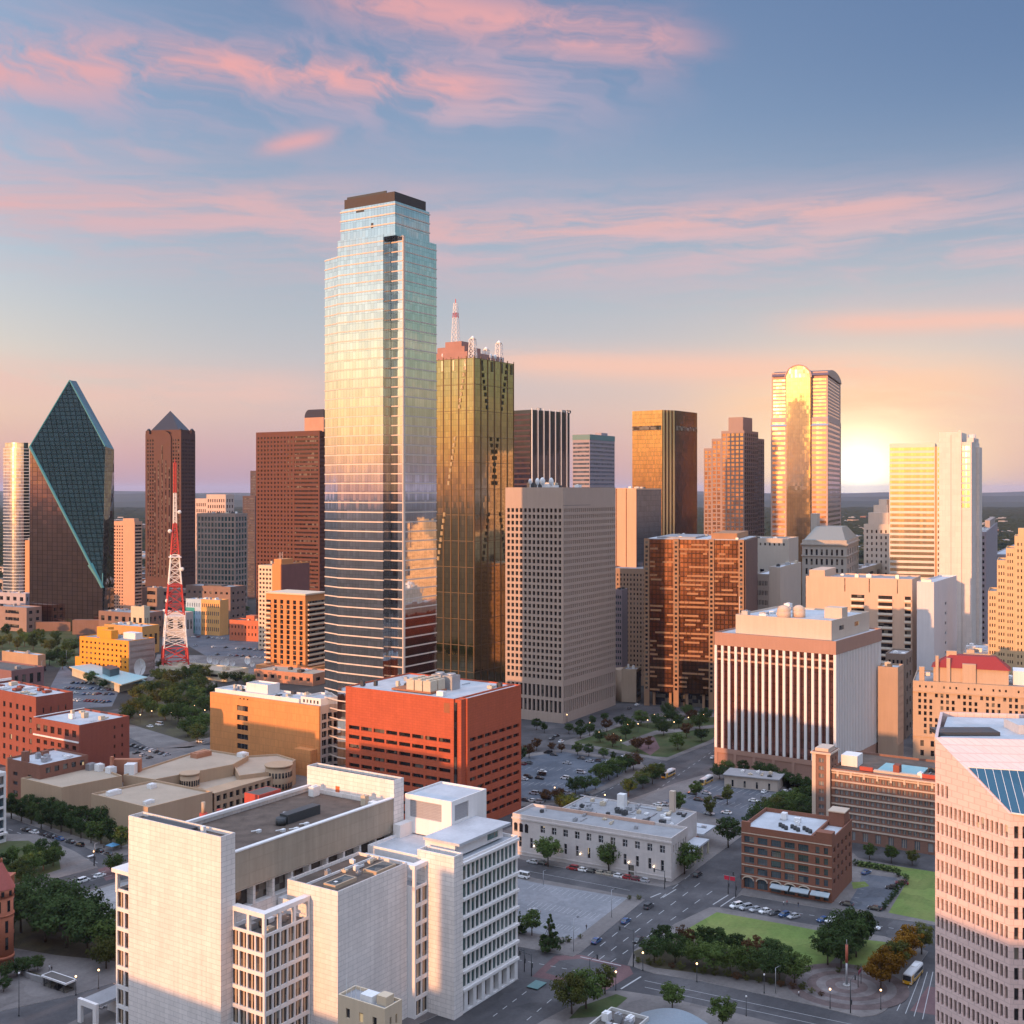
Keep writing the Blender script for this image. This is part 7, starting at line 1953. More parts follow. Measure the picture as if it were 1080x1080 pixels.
grove(gp_, '%s small tree from the left in the dusky square below the checkered tower', 'trees in the dusky square')
grove([(566, 770, 7, 'round', 0), (574, 773, 6, 'round', 0), (600, 774, 6, 'round', 0), (612, 770, 6, 'round', 0), (625, 766, 6, 'round', 0), (638, 762, 6, 'round', 0)], '%s street tree from the left at the foot of the white gridded tower', 'trees at the gridded tower foot')
# left hand parks
grove([(3, 920, 7, 'round', 0), (13, 914, 7.5, 'round', 1), (20, 929, 8, 'wide', 0), (31, 909, 7, 'round', 1), (36, 922, 8.5, 'wide', 1), (44, 905, 7, 'round', 0), (46, 918, 8, 'wide', 1), (58, 906, 7, 'round', 0), (56, 914, 7, 'wide', 1), (26, 934, 7, 'wide', 0), (4, 936, 7, 'wide', 0)], '%s tree from the left in the small park above the turret', 'small park above the turret')
grove([(22, 984, 15, 'wide', 0), (34, 972, 15, 'wide', 0), (48, 994, 15, 'wide', 0), (60, 978, 15, 'wide', 0), (70, 1000, 15, 'wide', 0), (82, 990, 15, 'wide', 0), (92, 1006, 14, 'wide', 0), (106, 1003, 14, 'wide', 0), (118, 1012, 13, 'wide', 1), (112, 1022, 10, 'wide', 2)], '%s tree from the left in the dark grove between the turret and the stone complex', 'dark grove beside the turret')
grove([(6, 1034, 5, 'wide', 0), (18, 1030, 5, 'wide', 0), (30, 1027, 5, 'wide', 0), (40, 1024, 4.5, 'wide', 1), (4, 1046, 4, 'wide', 0)], '%s low tree from the left beside the stair entrance at lower left', 'low trees by the stair entrance')
grove([(12 + 10.5 * k, 864 + 3.0 * k + rg.uniform(-2, 2), rg.uniform(8.5, 11), 'oval', rg.choice((0, 0, 1))) for k in range(12)] + [(30 + 11 * k, 860 + 2.5 * k, rg.uniform(8, 10), 'round', 0) for k in range(8)], '%s tree from the left in the row before the low beige complex', 'row before the beige complex')
tree(121, 921, 7, 'wide', 1, 'bushy tree half hidden by the left end of the stone complex')
# plaza trees between the car park and the orange block
pl = []
for (x, y) in ((146, 741), (150, 752), (158, 736), (160, 756), (166, 745), (172, 732), (174, 760), (180, 748), (186, 738), (188, 764), (194, 752), (198, 735), (203, 766), (206, 744), (210, 728), (214, 776), (216, 755), (219, 738), (198, 777), (208, 784), (182, 726), (194, 722), (206, 719), (215, 719), (140, 758), (134, 764), (168, 722)):
    pl.append((x, y, rg.uniform(10.5, 14), 'wide', rg.choice((0, 0, 1, 1, 2))))
grove(pl, '%s tree from the left in the dark plaza left of the orange block', 'plaza trees left of the orange block')
grove([(x, y, rg.uniform(9, 14), rg.choice(('wide', 'oval')), rg.choice((2, 2, 0, 1))) for (x, y) in ((2, 684), (10, 680), (18, 686), (26, 682), (35, 686), (44, 682), (52, 688), (60, 684), (68, 690), (60, 699), (70, 700), (52, 702), (66, 706), (76, 690), (6, 672), (22, 674), (40, 675), (58, 676))], '%s tree from the left in the olive wood under the prism tower', 'olive wood under the prism tower')
grove([(x, y, rg.uniform(7, 10), 'wide', rg.choice((0, 1))) for (x, y) in ((90, 690), (96, 722), (108, 727), (170, 708), (246, 668), (258, 662), (184, 640), (176, 636), (168, 634), (252, 640), (260, 646), (200, 648), (236, 720), (250, 722), (262, 724), (158, 650))], '%s scattered dark tree from the left among the low buildings round the mast', 'scattered trees round the mast')
# far trees seen one by one behind the towers
grove([(120 + 8 * k + rg.uniform(-3, 3), rg.uniform(612, 634), rg.uniform(9, 14), 'wide', 0) for k in range(6)] + [(1038 + 6 * k, rg.uniform(600, 640), 12, 'wide', 0) for k in range(7)] + [(204 + 9 * k, rg.uniform(628, 640), 11, 'wide', 0) for k in range(6)], '%s far dark tree from the left in the gaps between the towers', 'far trees between the towers')
# ================================================================== cars, buses, lamps, people and other small things
TYRE = plain('tyre', (0.02, .02, .022), .8); RIMM = plain('rim', (.45, .45, .47), .35, .8); CGL = pane('car_glass', (.02, .025, .03), .05, 1.0); HLM = plain('headlight', (.85, .85, .82), .2); TLM = plain('taillight', (.45, .02, .02), .3)
PAINTS = {'white': carpaint('paint_white', (.80, .80, .80)), 'silver': carpaint('paint_silver', (.42, .43, .46)), 'black': carpaint('paint_black', (.018, .018, .02)), 'dark grey': carpaint('paint_grey', (.08, .085, .095)), 'red': carpaint('paint_red', (.35, .02, .025)), 'blue': carpaint('paint_blue', (.04, .10, .24)), 'beige': carpaint('paint_beige', (.42, .36, .28)), 'maroon': carpaint('paint_maroon', (.14, .015, .03)), 'yellow': carpaint('paint_yellow', (.70, .38, .02))}
def loft(mb, secs, mi=0, sm=False):
    """skin over cross sections (lists of points of equal length)"""
    n = len(secs[0])
    for a, b in zip(secs, secs[1:]):
        for k in range(n):
            j = (k + 1) % n; mb.face([a[k], a[j], b[j], b[k]], mi, sm)
    mb.face(secs[0][::-1], mi); mb.face(secs[-1], mi)
def car_parts(kind):
    L, W, Hh, hb = {'sedan': (4.7, 1.82, 1.45, .92), 'suv': (4.8, 1.95, 1.78, 1.05), 'van': (5.4, 2.05, 2.25, 1.2), 'hatch': (4.1, 1.75, 1.5, .95)}[kind]
    prof = []
    for (f, wz, zb, zt_) in ((-.5, .80, .42, .72), (-.47, .94, .26, hb - .08), (-.30, 1.0, .22, hb), (-.05, 1.0, .22, hb + .02), (.22, 1.0, .22, hb), (.40, .97, .24, hb - .16), (.48, .88, .28, hb - .28), (.5, .74, .40, .62)):
        x, hw = f * L, W / 2 * wz; prof.append([(x, -hw, zb), (x, hw, zb), (x, hw, zb + (zt_ - zb) * .6), (x, hw * .90, zt_), (x, -hw * .90, zt_), (x, -hw, zb + (zt_ - zb) * .6)])
    body = MB(); loft(body, prof)
    fr = {'sedan': (-.40, -.24, .08, .24), 'suv': (-.48, -.42, .12, .26), 'van': (-.49, -.47, .26, .36), 'hatch': (-.47, -.38, .08, .25)}[kind]
    x0, x1, x2, x3 = [f * L for f in fr]; wb_, wt_ = W / 2 * .90, W / 2 * .74
    cab = MB(); lo = [(x0, -wb_, hb - .01), (x3, -wb_, hb - .03), (x3, wb_, hb - .03), (x0, wb_, hb - .01)]; hi = [(x1, -wt_, Hh - .06), (x2, -wt_, Hh - .06), (x2, wt_, Hh - .06), (x1, wt_, Hh - .06)]
    for k in range(4): cab.face([lo[k], lo[(k + 1) % 4], hi[(k + 1) % 4], hi[k]], 0)
    cab.face(hi, 0)
    roof = MB(); roof.prism([(x1 - .04, -wt_ - .03), (x2 + .04, -wt_ - .03), (x2 + .04, wt_ + .03), (x1 - .04, wt_ + .03)], Hh - .058, Hh)
    for k in range(4):
        p, q = Vector(lo[k]), Vector(hi[k]); roof.bar(p, q, .045, 4)
    for s in (-1, 1):
        m0 = (Vector(lo[0 if s < 0 else 3]) + Vector(lo[1 if s < 0 else 2])) / 2; m1 = (Vector(hi[0 if s < 0 else 3]) + Vector(hi[1 if s < 0 else 2])) / 2; roof.bar(m0, m1, .05, 4)
    wh = MB()
    n = 12; r = .33 if kind in ('sedan', 'hatch') else .38
    def whl(s):
        m_ = MB(); m_.bar((0, -.11, 0), (0, .11, 0), r, n, 0); q = MB(); q.bar((0, -.118, 0), (0, .118, 0), r * .6, n, 0); return m_, q
    wpos = [(sx * L * .30, sy * (W / 2 - .10), r) for sx in (-1, 1) for sy in (-1, 1)]
    return body, cab, roof, whl(0), wpos, L, W, hb
_cars = {}
def car_proto(kind, color):
    k = (kind, color)
    if k in _cars: return _cars[k]
    body, cab, roof, (t_, q_), wpos, L, W, hb = _cars.setdefault(kind, car_parts(kind))
    P_ = PAINTS[color]
    me = [('body', body.mesh('car_body', P_), (0, 0, 0)), ('glasshouse', _cars.setdefault((kind, 'g'), cab.mesh('car_glass', CGL)), (0, 0, 0)), ('roof', roof.mesh('car_roof', P_), (0, 0, 0))]
    tm = _cars.setdefault((kind, 't'), t_.mesh('tyre', TYRE)); qm = _cars.setdefault((kind, 'q'), q_.mesh('rim', RIMM))
    hl = MB().box(L * .47, -.18, .60, L * .497, .18, .76).mesh('headlight', HLM) if (kind, 'h') not in _cars else _cars[(kind, 'h')]; _cars[(kind, 'h')] = hl
    tl = MB().box(-L * .492, -.16, .66, -L * .468, .16, .84).mesh('taillight', TLM) if (kind, 'l') not in _cars else _cars[(kind, 'l')]; _cars[(kind, 'l')] = tl
    me += [('headlight', hl, (0, s * W * .33, 0)) for s in (-1, 1)] + [('taillight', tl, (0, s * W * .36, 0)) for s in (-1, 1)]
    _cars[k] = (me, tm, qm, wpos); return _cars[k]
UDIR = pi / 2 - TH; VDIR = pi - TH
def car(px, py, color, label, group, rz, kind='sedan', z=.0, near=True, xy=None):
    p = G(px, py) if xy is None else Vector((xy[0], xy[1], 0))
    me, tm, qm, wpos = car_proto(kind, color)
    r = empty('car', (p.x, p.y, z + .012), rz, label, 'car', group)
    for nm, m_, lc in me:
        if not near and nm in ('headlight', 'taillight'): continue
        o = bpy.data.objects.new(nm, m_); o.location = lc; link(o, r)
    for w_ in wpos:
        o = bpy.data.objects.new('wheel', tm); o.location = w_; link(o, r)
        if near: link(bpy.data.objects.new('rim', qm), o)
    return r
rc = random.Random(77)
def row(p, q, colors, tmpl, group, rz, z=0, near=True, kinds=('sedan', 'sedan', 'suv', 'hatch'), jit=.25):
    n = len(colors)
    for k, c in enumerate(colors):
        if c is None: continue
        t_ = k / max(1, n - 1); x = p[0] + (q[0] - p[0]) * t_; y = p[1] + (q[1] - p[1]) * t_
        car(x, y, c, tmpl % (c, ORD[k]), group, rz + rc.uniform(-.04, .04), rc.choice(kinds), z, near)
row((604, 917), (679, 930), ['red', 'white', 'black', 'beige', 'beige', 'white', 'red', 'maroon', 'silver'], '%s car, %s from the left parked in front of the pale stone hall', 'cars parked before the stone hall', VDIR)
car(562, 910.5, 'silver', 'silver car parked near the left end of the stone hall front, left one of two', 'cars parked before the stone hall', VDIR); car(571, 911.5, 'black', 'black car parked near the left end of the stone hall front, right one of two', 'cars parked before the stone hall', VDIR)
row((776.5, 957), (837, 968), ['white', 'silver', 'silver', 'white', 'dark grey', 'blue', 'silver'], '%s car, %s from the left in the row before the corner brick building', 'angled cars along the park', VDIR + 1.1)
car(868, 971.5, 'blue', 'dark blue car, left of the pair parked on the park street behind the lawn', 'angled cars along the park', VDIR + 1.1); car(877, 972.5, 'white', 'white car, right of the pair parked on the park street behind the lawn', 'angled cars along the park', VDIR + 1.1, 'suv')
car(920.5, 979.5, 'white', 'white car driving on the park street beyond the dark clump', None, VDIR + pi, 'sedan')
for (px, py, c, lb, k) in ((629, 994, 'blue', 'lowest of three blue grey cars driving along the main street', 'sedan'), (660, 973, 'blue', 'middle of three blue grey cars driving along the main street', 'sedan'), (684, 957.5, 'dark grey', 'dark car with pale roof, highest of three on the main street', 'suv'), (673, 993, 'black', 'black car with headlights beside the signal mast on the main street', 'sedan'), (736, 924, 'black', 'black car parked at the right corner of the stone hall', 'suv')):
    car(px, py, c, lb, None, UDIR + (pi if px == 673 else 0), k)
car(563, 963, 'silver', 'lone silver car parked in the white car park', None, UDIR + 1.35, 'sedan', .16); car(551, 926, 'white', 'white van half behind the glass wing at the car park entrance', None, VDIR, 'van', .15)
car(913.5, 922, 'blue', 'blue car at the top of the small car park', None, UDIR - .3, 'sedan', .16); car(941, 938, 'black', 'black car under the bushes in the small car park', None, VDIR + .3, 'sedan', .16); car(951, 933, 'maroon', 'maroon car above the black one in the small car park', None, VDIR + .3, 'sedan', .16); car(893, 955.5, 'black', 'black car at the small car park entrance beside the corner building', None, VDIR, 'sedan', .16); car(922.5, 960, 'black', 'black car at the bottom right of the small car park', None, VDIR, 'sedan', .16)
# left street
for (px, py, lb) in ((56, 938.5, 'lowest of three white cars on the street above the dark grove'), (88, 930, 'middle of three white cars on the street above the dark grove'), (105, 925, 'highest of three white cars on the street above the dark grove')):
    car(px, py, 'white', lb, None, UDIR, 'suv' if px == 88 else 'sedan')
row((27, 876.5), (63, 886), ['black', 'white', 'black', 'black', 'blue'], '%s car, %s from the left under the trees before the beige complex', 'cars under the trees by the beige complex', VDIR)
row((74, 889), (114, 902), ['black', 'black', None, 'black', 'dark grey'], '%s car, %s from the left past the gap before the beige complex', 'cars under the trees by the beige complex', VDIR)
car(112, 1061, 'white', 'white car with a red flag pole beside it at the lower left street', None, UDIR, 'sedan')
# blue car park
for k, (px, py, c) in enumerate(sorted(((598, 806, 'silver'), (572, 815, 'white'), (571, 818, 'black'), (569, 822, 'black'), (596, 822, 'white'), (613, 816, 'silver'), (552, 823, 'white'), (557, 821, 'black'), (551, 807, 'maroon'), (557, 806, 'dark grey'), (599, 838, 'silver'), (563, 838, 'silver'), (561, 846, 'white'), (553, 845, 'dark grey'), (568, 847, 'silver'), (576, 843, 'black'), (613, 843, 'silver'), (619, 840.5, 'dark grey'), (640, 805, 'white'), (630, 803.5, 'dark grey'), (659, 799, 'white'), (613, 801, 'dark grey'), (622, 804, 'silver'), (584, 797, 'dark grey'), (578, 795, 'black')))):
    car(px, py, c, '%s car, %s from the left in the blue car park' % (c, ORD[k]), 'cars in the blue car park', VDIR + rc.choice((0, .1, pi)), rc.choice(('sedan', 'suv')), .16, False)
for k, (px, py, c) in enumerate(sorted(((694, 850, 'white'), (700, 849.5, 'silver'), (748, 859.5, 'silver'), (766, 858.5, 'white'), (737, 845, 'black'), (758, 843, 'black'), (730, 838, 'dark grey'), (795, 846, 'white'), (745, 838, 'silver')))) :
    car(px, py, c, '%s car, %s from the left in the grey car park behind the stone hall' % (c, ORD[k]), 'cars in the grey car park', VDIR + rc.choice((0, pi)), 'sedan', .16, False)
row((592, 864), (578, 856), ['dark grey', 'black'], '%s car, %s from the right behind the stone hall left end', 'cars behind the stone hall', VDIR, .16, False)
for k, (px, py) in enumerate(((582, 780), (587, 777), (592, 783), (664, 748), (672, 744), (752, 800), (806, 836), (835, 834), (828, 836))):
    c = rc.choice(('white', 'black', 'silver', 'dark grey')); car(px, py, c, '%s small car, %s from the left on the streets below the office towers' % (c, ORD[k]), 'cars below the towers', UDIR, 'sedan', .01, False)
# left car parks, far
n_ = 0
far_ = []
for (x0, y0, x1, y1, n) in ((62, 731, 118, 733, 17), (70, 726, 124, 728, 15), (58, 738, 114, 741, 16), (78, 721, 112, 721, 9)):
    for k in range(n):
        if rc.random() < .86: far_.append((x0 + (x1 - x0) * k / (n - 1) + rc.uniform(-.6, .6), y0 + (y1 - y0) * k / (n - 1) + rc.uniform(-.5, .5)))
for k, (px, py) in enumerate(sorted(far_)):
    c = rc.choice(('white', 'silver', 'black', 'dark grey', 'maroon', 'blue', 'beige')); car(px, py, c, 'small %s car in the crowded car park left of the plaza trees' % c, 'cars in the crowded left car park', UDIR + rc.uniform(-.1, .1), 'sedan', .01, False)
row((140, 787), (176, 797), ['black', 'dark grey', 'black', 'silver', 'white', 'black', 'dark grey', 'silver'], '%s car, %s from the left parked behind the brick warehouse', 'cars behind the brick warehouse', UDIR, .01, False); row((144, 795), (158, 800), ['black', 'silver', 'dark grey'], '%s car, %s from the left in the short row beside the brick warehouse', 'cars behind the brick warehouse', UDIR, .01, False)
far_ = []
for (x0, y0, x1, y1, n) in ((204, 672, 272, 676, 14), (200, 681, 276, 686, 13), (216, 690, 276, 694, 10)):
    for k in range(n):
        if rc.random() < .6: far_.append((x0 + (x1 - x0) * k / (n - 1), y0 + (y1 - y0) * k / (n - 1)))
for (px, py) in far_:
    c = rc.choice(('white', 'silver', 'black', 'dark grey', 'maroon')); car(px, py, c, 'small %s car in the car park beyond the mast' % c, 'cars in the car park beyond the mast', UDIR, 'sedan', .01, False)
car(168, 765, 'white', 'white car at the plaza kerb below the trees', None, VDIR, 'van', .01, False); car(158, 767, 'white', 'white sedan left of the van at the plaza kerb', None, VDIR, 'sedan', .01, False); car(211, 783, 'white', 'white car by the orange block corner', None, VDIR, 'suv', .01, False)

# buses
def bus(px, py, rz, label):
    p = G(px, py); r = empty('bus', (p.x, p.y, .012), rz, label, 'bus', None)
    L, W = 11.5, 2.55
    mb = MB(); loft(mb, [[(x, -W / 2 * s, .35), (x, W / 2 * s, .35), (x, W / 2 * s, 2.7), (x, W / 2 * s * .86, 3.05), (x, -W / 2 * s * .86, 3.05), (x, -W / 2 * s, 2.7)] for x, s in ((-L / 2, .94), (-L / 2 + .3, 1), (L / 2 - .35, 1), (L / 2, .93))]); mb.build('body', carpaint('bus_white', (.72, .72, .72)), r)
    mb = MB(); mb.box(L / 2 - 2.3, -W / 2 - .015, .38, L / 2 - .3, W / 2 + .015, 2.68); mb.box(L / 2 - .3, -W / 2 * .95, .36, L / 2 + .03, W / 2 * .95, 1.25); mb.box(-L / 2 + .3, -W / 2 - .012, .38, L / 2 - 2.31, W / 2 + .012, 1.15); mb.build('yellow_livery', PAINTS['yellow'], r)
    mb = MB(); mb.box(-L / 2 + .6, -W / 2 - .03, 1.35, L / 2 - 2.6, W / 2 + .03, 2.45); mb.build('side_windows', CGL, r)
    MB().box(L / 2 - .1, -W / 2 * .88, 1.3, L / 2 + .06, W / 2 * .88, 2.75).build('windscreen', CGL, r)
    MB().box(-L * .3, -.8, 3.052, -L * .05, .8, 3.35).build('roof_unit', METAL_WHITE, r)
    for s in (-1, 1): MB().box(L / 2 + .0, s * .95 - .18, .6, L / 2 + .07, s * .95 + .18, .85).build('headlight', HLM, r)
    for x in (-3.4, 3.6):
        for s in (-1, 1):
            w_ = MB(); w_.bar((x, s * (W / 2 - .14) - .14, .5), (x, s * (W / 2 - .14) + .16 * 1, .5), .5, 14); w_.build('wheel', TYRE, r)
    return r
bus(705, 819, UDIR + pi, 'yellow and white bus, left one of two beyond the car park trees'); bus(745, 826, UDIR + pi, 'yellow and white bus, right one of two, near the low pavilion'); bus(963, 1032, UDIR + pi - .06, 'yellow fronted bus coming down the street beside the amber trees')

# lamps
def lamp(px, py, label, h_=4.8, on=True):
    p = G(px, py); r = empty('street_lamp', (p.x, p.y, .15), 0, label, 'street lamp', 'globe street lamps')
    mb = MB(); mb.cyl(0, 0, 0, .5, .22, .14, 10); mb.cyl(0, 0, .5, h_, .10, .07, 10); mb.cyl(0, 0, h_, h_ + .12, .2, .2, 10); mb.build('post', METAL_DARK, r)
    MB().ball((0, 0, h_ + .36), .27).build('globe', plain('globe_lit', (1.0, .60, .28), .3, emit=5.0) if on else METAL_WHITE, r)
for (px, py, on, lb) in ((678, 1024, 1, 'lit globe street lamp at the park corner by the signal mast'), (649.5, 1045, 1, 'lit globe street lamp beside the upright yellowish corner tree'), (735, 1036, 1, 'lit globe lamp below the middle of the park tree belt'), (806, 1048, 0, 'unlit globe lamp below the right end of the park tree belt'), (787, 1072, 0, 'unlit globe lamp on the pavement at the bottom edge'), (875.5, 1064, 1, 'lit globe lamp left of the red striped pole plaza'), (929, 1065, 1, 'lit globe lamp under the lowest amber tree'), (80, 1050, 1, 'lit globe lamp beside the stair entrance at lower left'), (104, 1043, 1, 'lit globe lamp between stair entrance and stone complex'), (99, 913, 1, 'lit lamp at the small park corner above the white cars'), (638, 851, 1, 'lit lamp behind the chimney of the stone hall'), (585, 843, 1, 'lit amber lamp at the near edge of the blue car park'), (20, 1072, 0, 'tall unlit lamp at the lower left pavement')):
    lamp(px, py, lb, 4.8 if px != 20 else 11, bool(on))
sq_ = ((622, 771), (632, 781), (647, 783), (655, 790), (662, 773), (673, 772), (683, 768), (690, 762), (702, 764), (711, 770), (726, 765), (742, 762), (598, 762))
for k, (px, py) in enumerate(sorted(sq_)): lamp(px, py, '%s small lit lamp from the left in the dusky square' % ORD[k], 4.2)
for k, (px, py) in enumerate(((148, 762), (160, 758), (170, 752), (181, 760), (186, 744), (192, 756), (205, 752), (216, 757))): lamp(px, py, '%s small lit lamp from the left among the plaza trees' % ORD[k], 4.2)
# tall lot light poles
for (px, py, lb, h_) in ((645, 968, 'slim light pole in the middle of the white car park edge', 9), (605, 1004, 'slim light pole at the white car park street corner', 10), (573, 934, 'short light pole at the far edge of the white car park', 5), (100, 910, 'dark signal post at the small park corner', 7), (818, 1048, 'thin pole on the park street pavement at bottom', 7), (70, 702, 'curved tall street light by the tan shed, left car park', 12), (44, 716, 'tall pole light at the left car park', 13), (33, 722, 'second tall pole light farther left at the left car park', 13)):
    p = G(px, py); r = empty('light_pole', (p.x, p.y, .15), .5, lb, 'light pole', 'tall light poles')
    mb = MB(); mb.cyl(0, 0, 0, h_, .12, .07, 8); mb.bar((0, 0, h_), (1.3, 0, h_ + .25), .05, 6); mb.build('pole', METAL, r); MB().box(1.1, -.16, h_ + .12, 1.8, .16, h_ + .3).build('lamp_head', METAL_DARK, r)
# traffic signals
def signal(px, py, rz, label, h_=6.5, arm=4.5):
    p = G(px, py); r = empty('traffic_signal', (p.x, p.y, .15), rz, label, 'traffic signal', 'street corner traffic signals')
    mb = MB(); mb.cyl(0, 0, 0, h_, .16, .10, 10); mb.bar((0, 0, h_ - .5), (arm, 0, h_ - .1), .08, 6); mb.build('mast', METAL_DARK, r)
    for x, z in ((arm - .4, h_ - .7), (0, 3.0)):
        MB().box(x - .22, -.42, z - .65, x + .22, -.12, z + .65).build('signal_head', METAL_DARK, r)
    return r
signal(668, 1020, VDIR, 'tall signal mast at the park corner of the brick crossing', 11, 5); signal(553, 1025, VDIR, 'signal by the white glass wing, left of a pair'); signal(560.5, 1030, VDIR, 'signal by the white glass wing, right of a pair'); signal(622, 1036, UDIR, 'black signal beside the yellowish bottom corner tree'); signal(768, 943, UDIR, 'signal at the stone hall corner of the main street'); signal(776, 946, UDIR, 'signal before the left edge of the corner brick building'); signal(897, 1069, UDIR, 'signal mast with banners at the round plaza', 9, 4); signal(701, 938, VDIR, 'signal on the crossing at the right end of the stone hall'); signal(99.5, 914, UDIR, 'signal at the upper left crossing near the white cars', 7)
# pair of red flags left of the brick building
p = G(776, 944); r = empty('red_banner', (p.x - .4, p.y - .6, 3.8), VDIR, 'pair of red banners at the left corner of the brick building', 'banner')
for s in (0, 2.1):
    mb = MB(); mb.box(s, -.05, 1.2, s + 1.8, .05, 2.6); mb.build('banner_cloth', plain('banner_red', (.55, .02, .05), .7), r)
MB().box(-.2, -.04, 2.62, 4.2, .04, 2.7).build('banner_rod', METAL, r)
# red striped pole in the round plaza
r = empty('plaza_pole', (pc.x, pc.y, .19), 0, 'tall red and grey pole in the middle of the round plaza', 'pole')
mb = MB(); mb.cyl(0, 0, 0, 6.5, .34, .30, 12); mb.build('lower_shaft', METAL, r); MB().cyl(0, 0, 6.51, 11.5, .42, .38, 12).build('red_shaft', plain('pole_red', (.45, .12, .07), .5), r); MB().cyl(0, 0, 11.51, 13, .20, .05, 10).build('tip', METAL, r); MB().cyl(0, 0, 0, .35, 1.2, 1.0, 16).build('pole_base', CONC_P, r)
# brick corner signs
p = G(905, 1042); r = empty('banner_frame', (p.x, p.y, .17), UDIR, 'red arched banner frame beside the plaza pole', 'banner')
mb = MB(); mb.cyl(0, 0, 0, 4.6, .09, n=8); mb.cyl(3, 0, 0, 5.6, .09, n=8); mb.build('posts', METAL_DARK, r); MB().box(.1, -.05, 3.4, 2.9, .05, 4.4).build('banner_cloth', plain('banner_rose', (.42, .10, .14), .7), r)
# stairs down to the subway, lower left
p = G(62, 1042); r = empty('stair_entrance', (p.x, p.y, .15), VDIR + pi, 'sunken stair entrance with a white edged canopy at lower left', 'stair entrance')
mb = MB(); mb.box(-5.4, -1.8, 2.4, 5.4, 1.8, 2.9, 0); mb.face([(-5.1, -1.5, 2.904), (5.1, -1.5, 2.904), (5.1, 1.5, 2.904), (-5.1, 1.5, 2.904)], 1); mb.build('canopy', [WSM, ROOF_DARK], r)
mb = MB(); mb.box(-5.2, 1.4, 0, 5.2, 1.7, 2.39); mb.box(-5.2, -1.6, 0, -4.9, 1.39, 2.39); mb.build('side_wall', CONC_P, r); MB().box(-4.6, -1.5, .02, 4.9, 1.3, .5).build('stair_well', PANE_PLAIN, r)
for k in range(4): MB().cyl(-4.2 + 2.8 * k, -1.6, 0, 2.39, .09, n=8).build('post', METAL_DARK, r)
p = G(36, 1034); r = empty('planter_wall', (p.x, p.y, .15), VDIR + pi, 'curved low stone planter wall left of the stair entrance', 'planter')
mb = MB()
for k in range(8): mb.obox((-6 + 1.6 * k, .18 * (k - 4) ** 2 * .3), (1, .1 * (k - 4) * .3), (0, 1), .9, .3, 0, 1.1 + .1 * k)
mb.build('stone_wall', CONC_P, r); mb = MB(); mb.box(-5.4, .9, .02, 5.6, 2.6, .5); mb.build('soil', SOIL, r)
# white portal at the bottom left
p = G(101, 1086); r = empty('white_portal', (p.x, p.y, 0), pi / 2 - radians(33.5), 'white square portal frame with a flat roof, bottom left corner', 'portal')
zt_ = zat(1060, p.y)
mb = MB(); mb.box(0, 0, 0, .9, 1.3, zt_); mb.box(0, 6.2, 0, .9, 7.5, zt_); mb.box(0, 1.303, zt_ - 1.5, .9, 6.197, zt_); mb.build('frame', WSM, r); mb = MB(); mb.box(.95, .3, zt_ - 1.2, 12, 7.2, zt_ - .5); mb.build('flat_roof', ROOF_GREY, r); MB().box(9, .5, 0, 9.4, 7, zt_ - 1.21).build('back_wall', WSM, r)
# small teal kiosk and bench things
for (px, py, nm, lb, mat_, wx, wy, hh_) in ((566, 1040, 'low_teal_platform', 'flat teal platform at the corner of the white glass wing', plain('teal_dull', (.10, .20, .20), .6), 2.6, 1.8, .3), (119, 897, 'blue_tent', 'small blue tent roof under the trees by the beige complex', plain('tent_blue', (.08, .25, .42), .6), 2.0, 2.0, 2.6), (96, 905, 'white_picnic_table', 'white table set on the small park corner pavement', METAL_WHITE, 1.4, .6, .8)):
    p = G(px, py); r = empty(nm, (p.x, p.y, .16), UDIR, lb, nm.split('_')[-1])
    if nm == 'blue_tent':
        mb = MB(); q = [(-2, -2, 2), (2, -2, 2), (2, 2, 2), (-2, 2, 2)]
        for k in range(4): mb.face([q[k], q[(k + 1) % 4], (0, 0, 3)])
        mb.build('tent_roof', mat_, r); mb = MB()
        for s in q: mb.bar((s[0] * .95, s[1] * .95, 0), (s[0] * .95, s[1] * .95, 2.02), .05)
        mb.build('tent_frame', METAL, r)
    else:
        MB().box(-wx, -wy, hh_ - .12, wx, wy, hh_).build('top', mat_, r); mb = MB()
        for sx in (-1, 1): mb.box(sx * wx * .8 - .1, -wy * .8, 0, sx * wx * .8 + .1, wy * .8, hh_ - .121)
        mb.build('leg_frame', METAL, r)

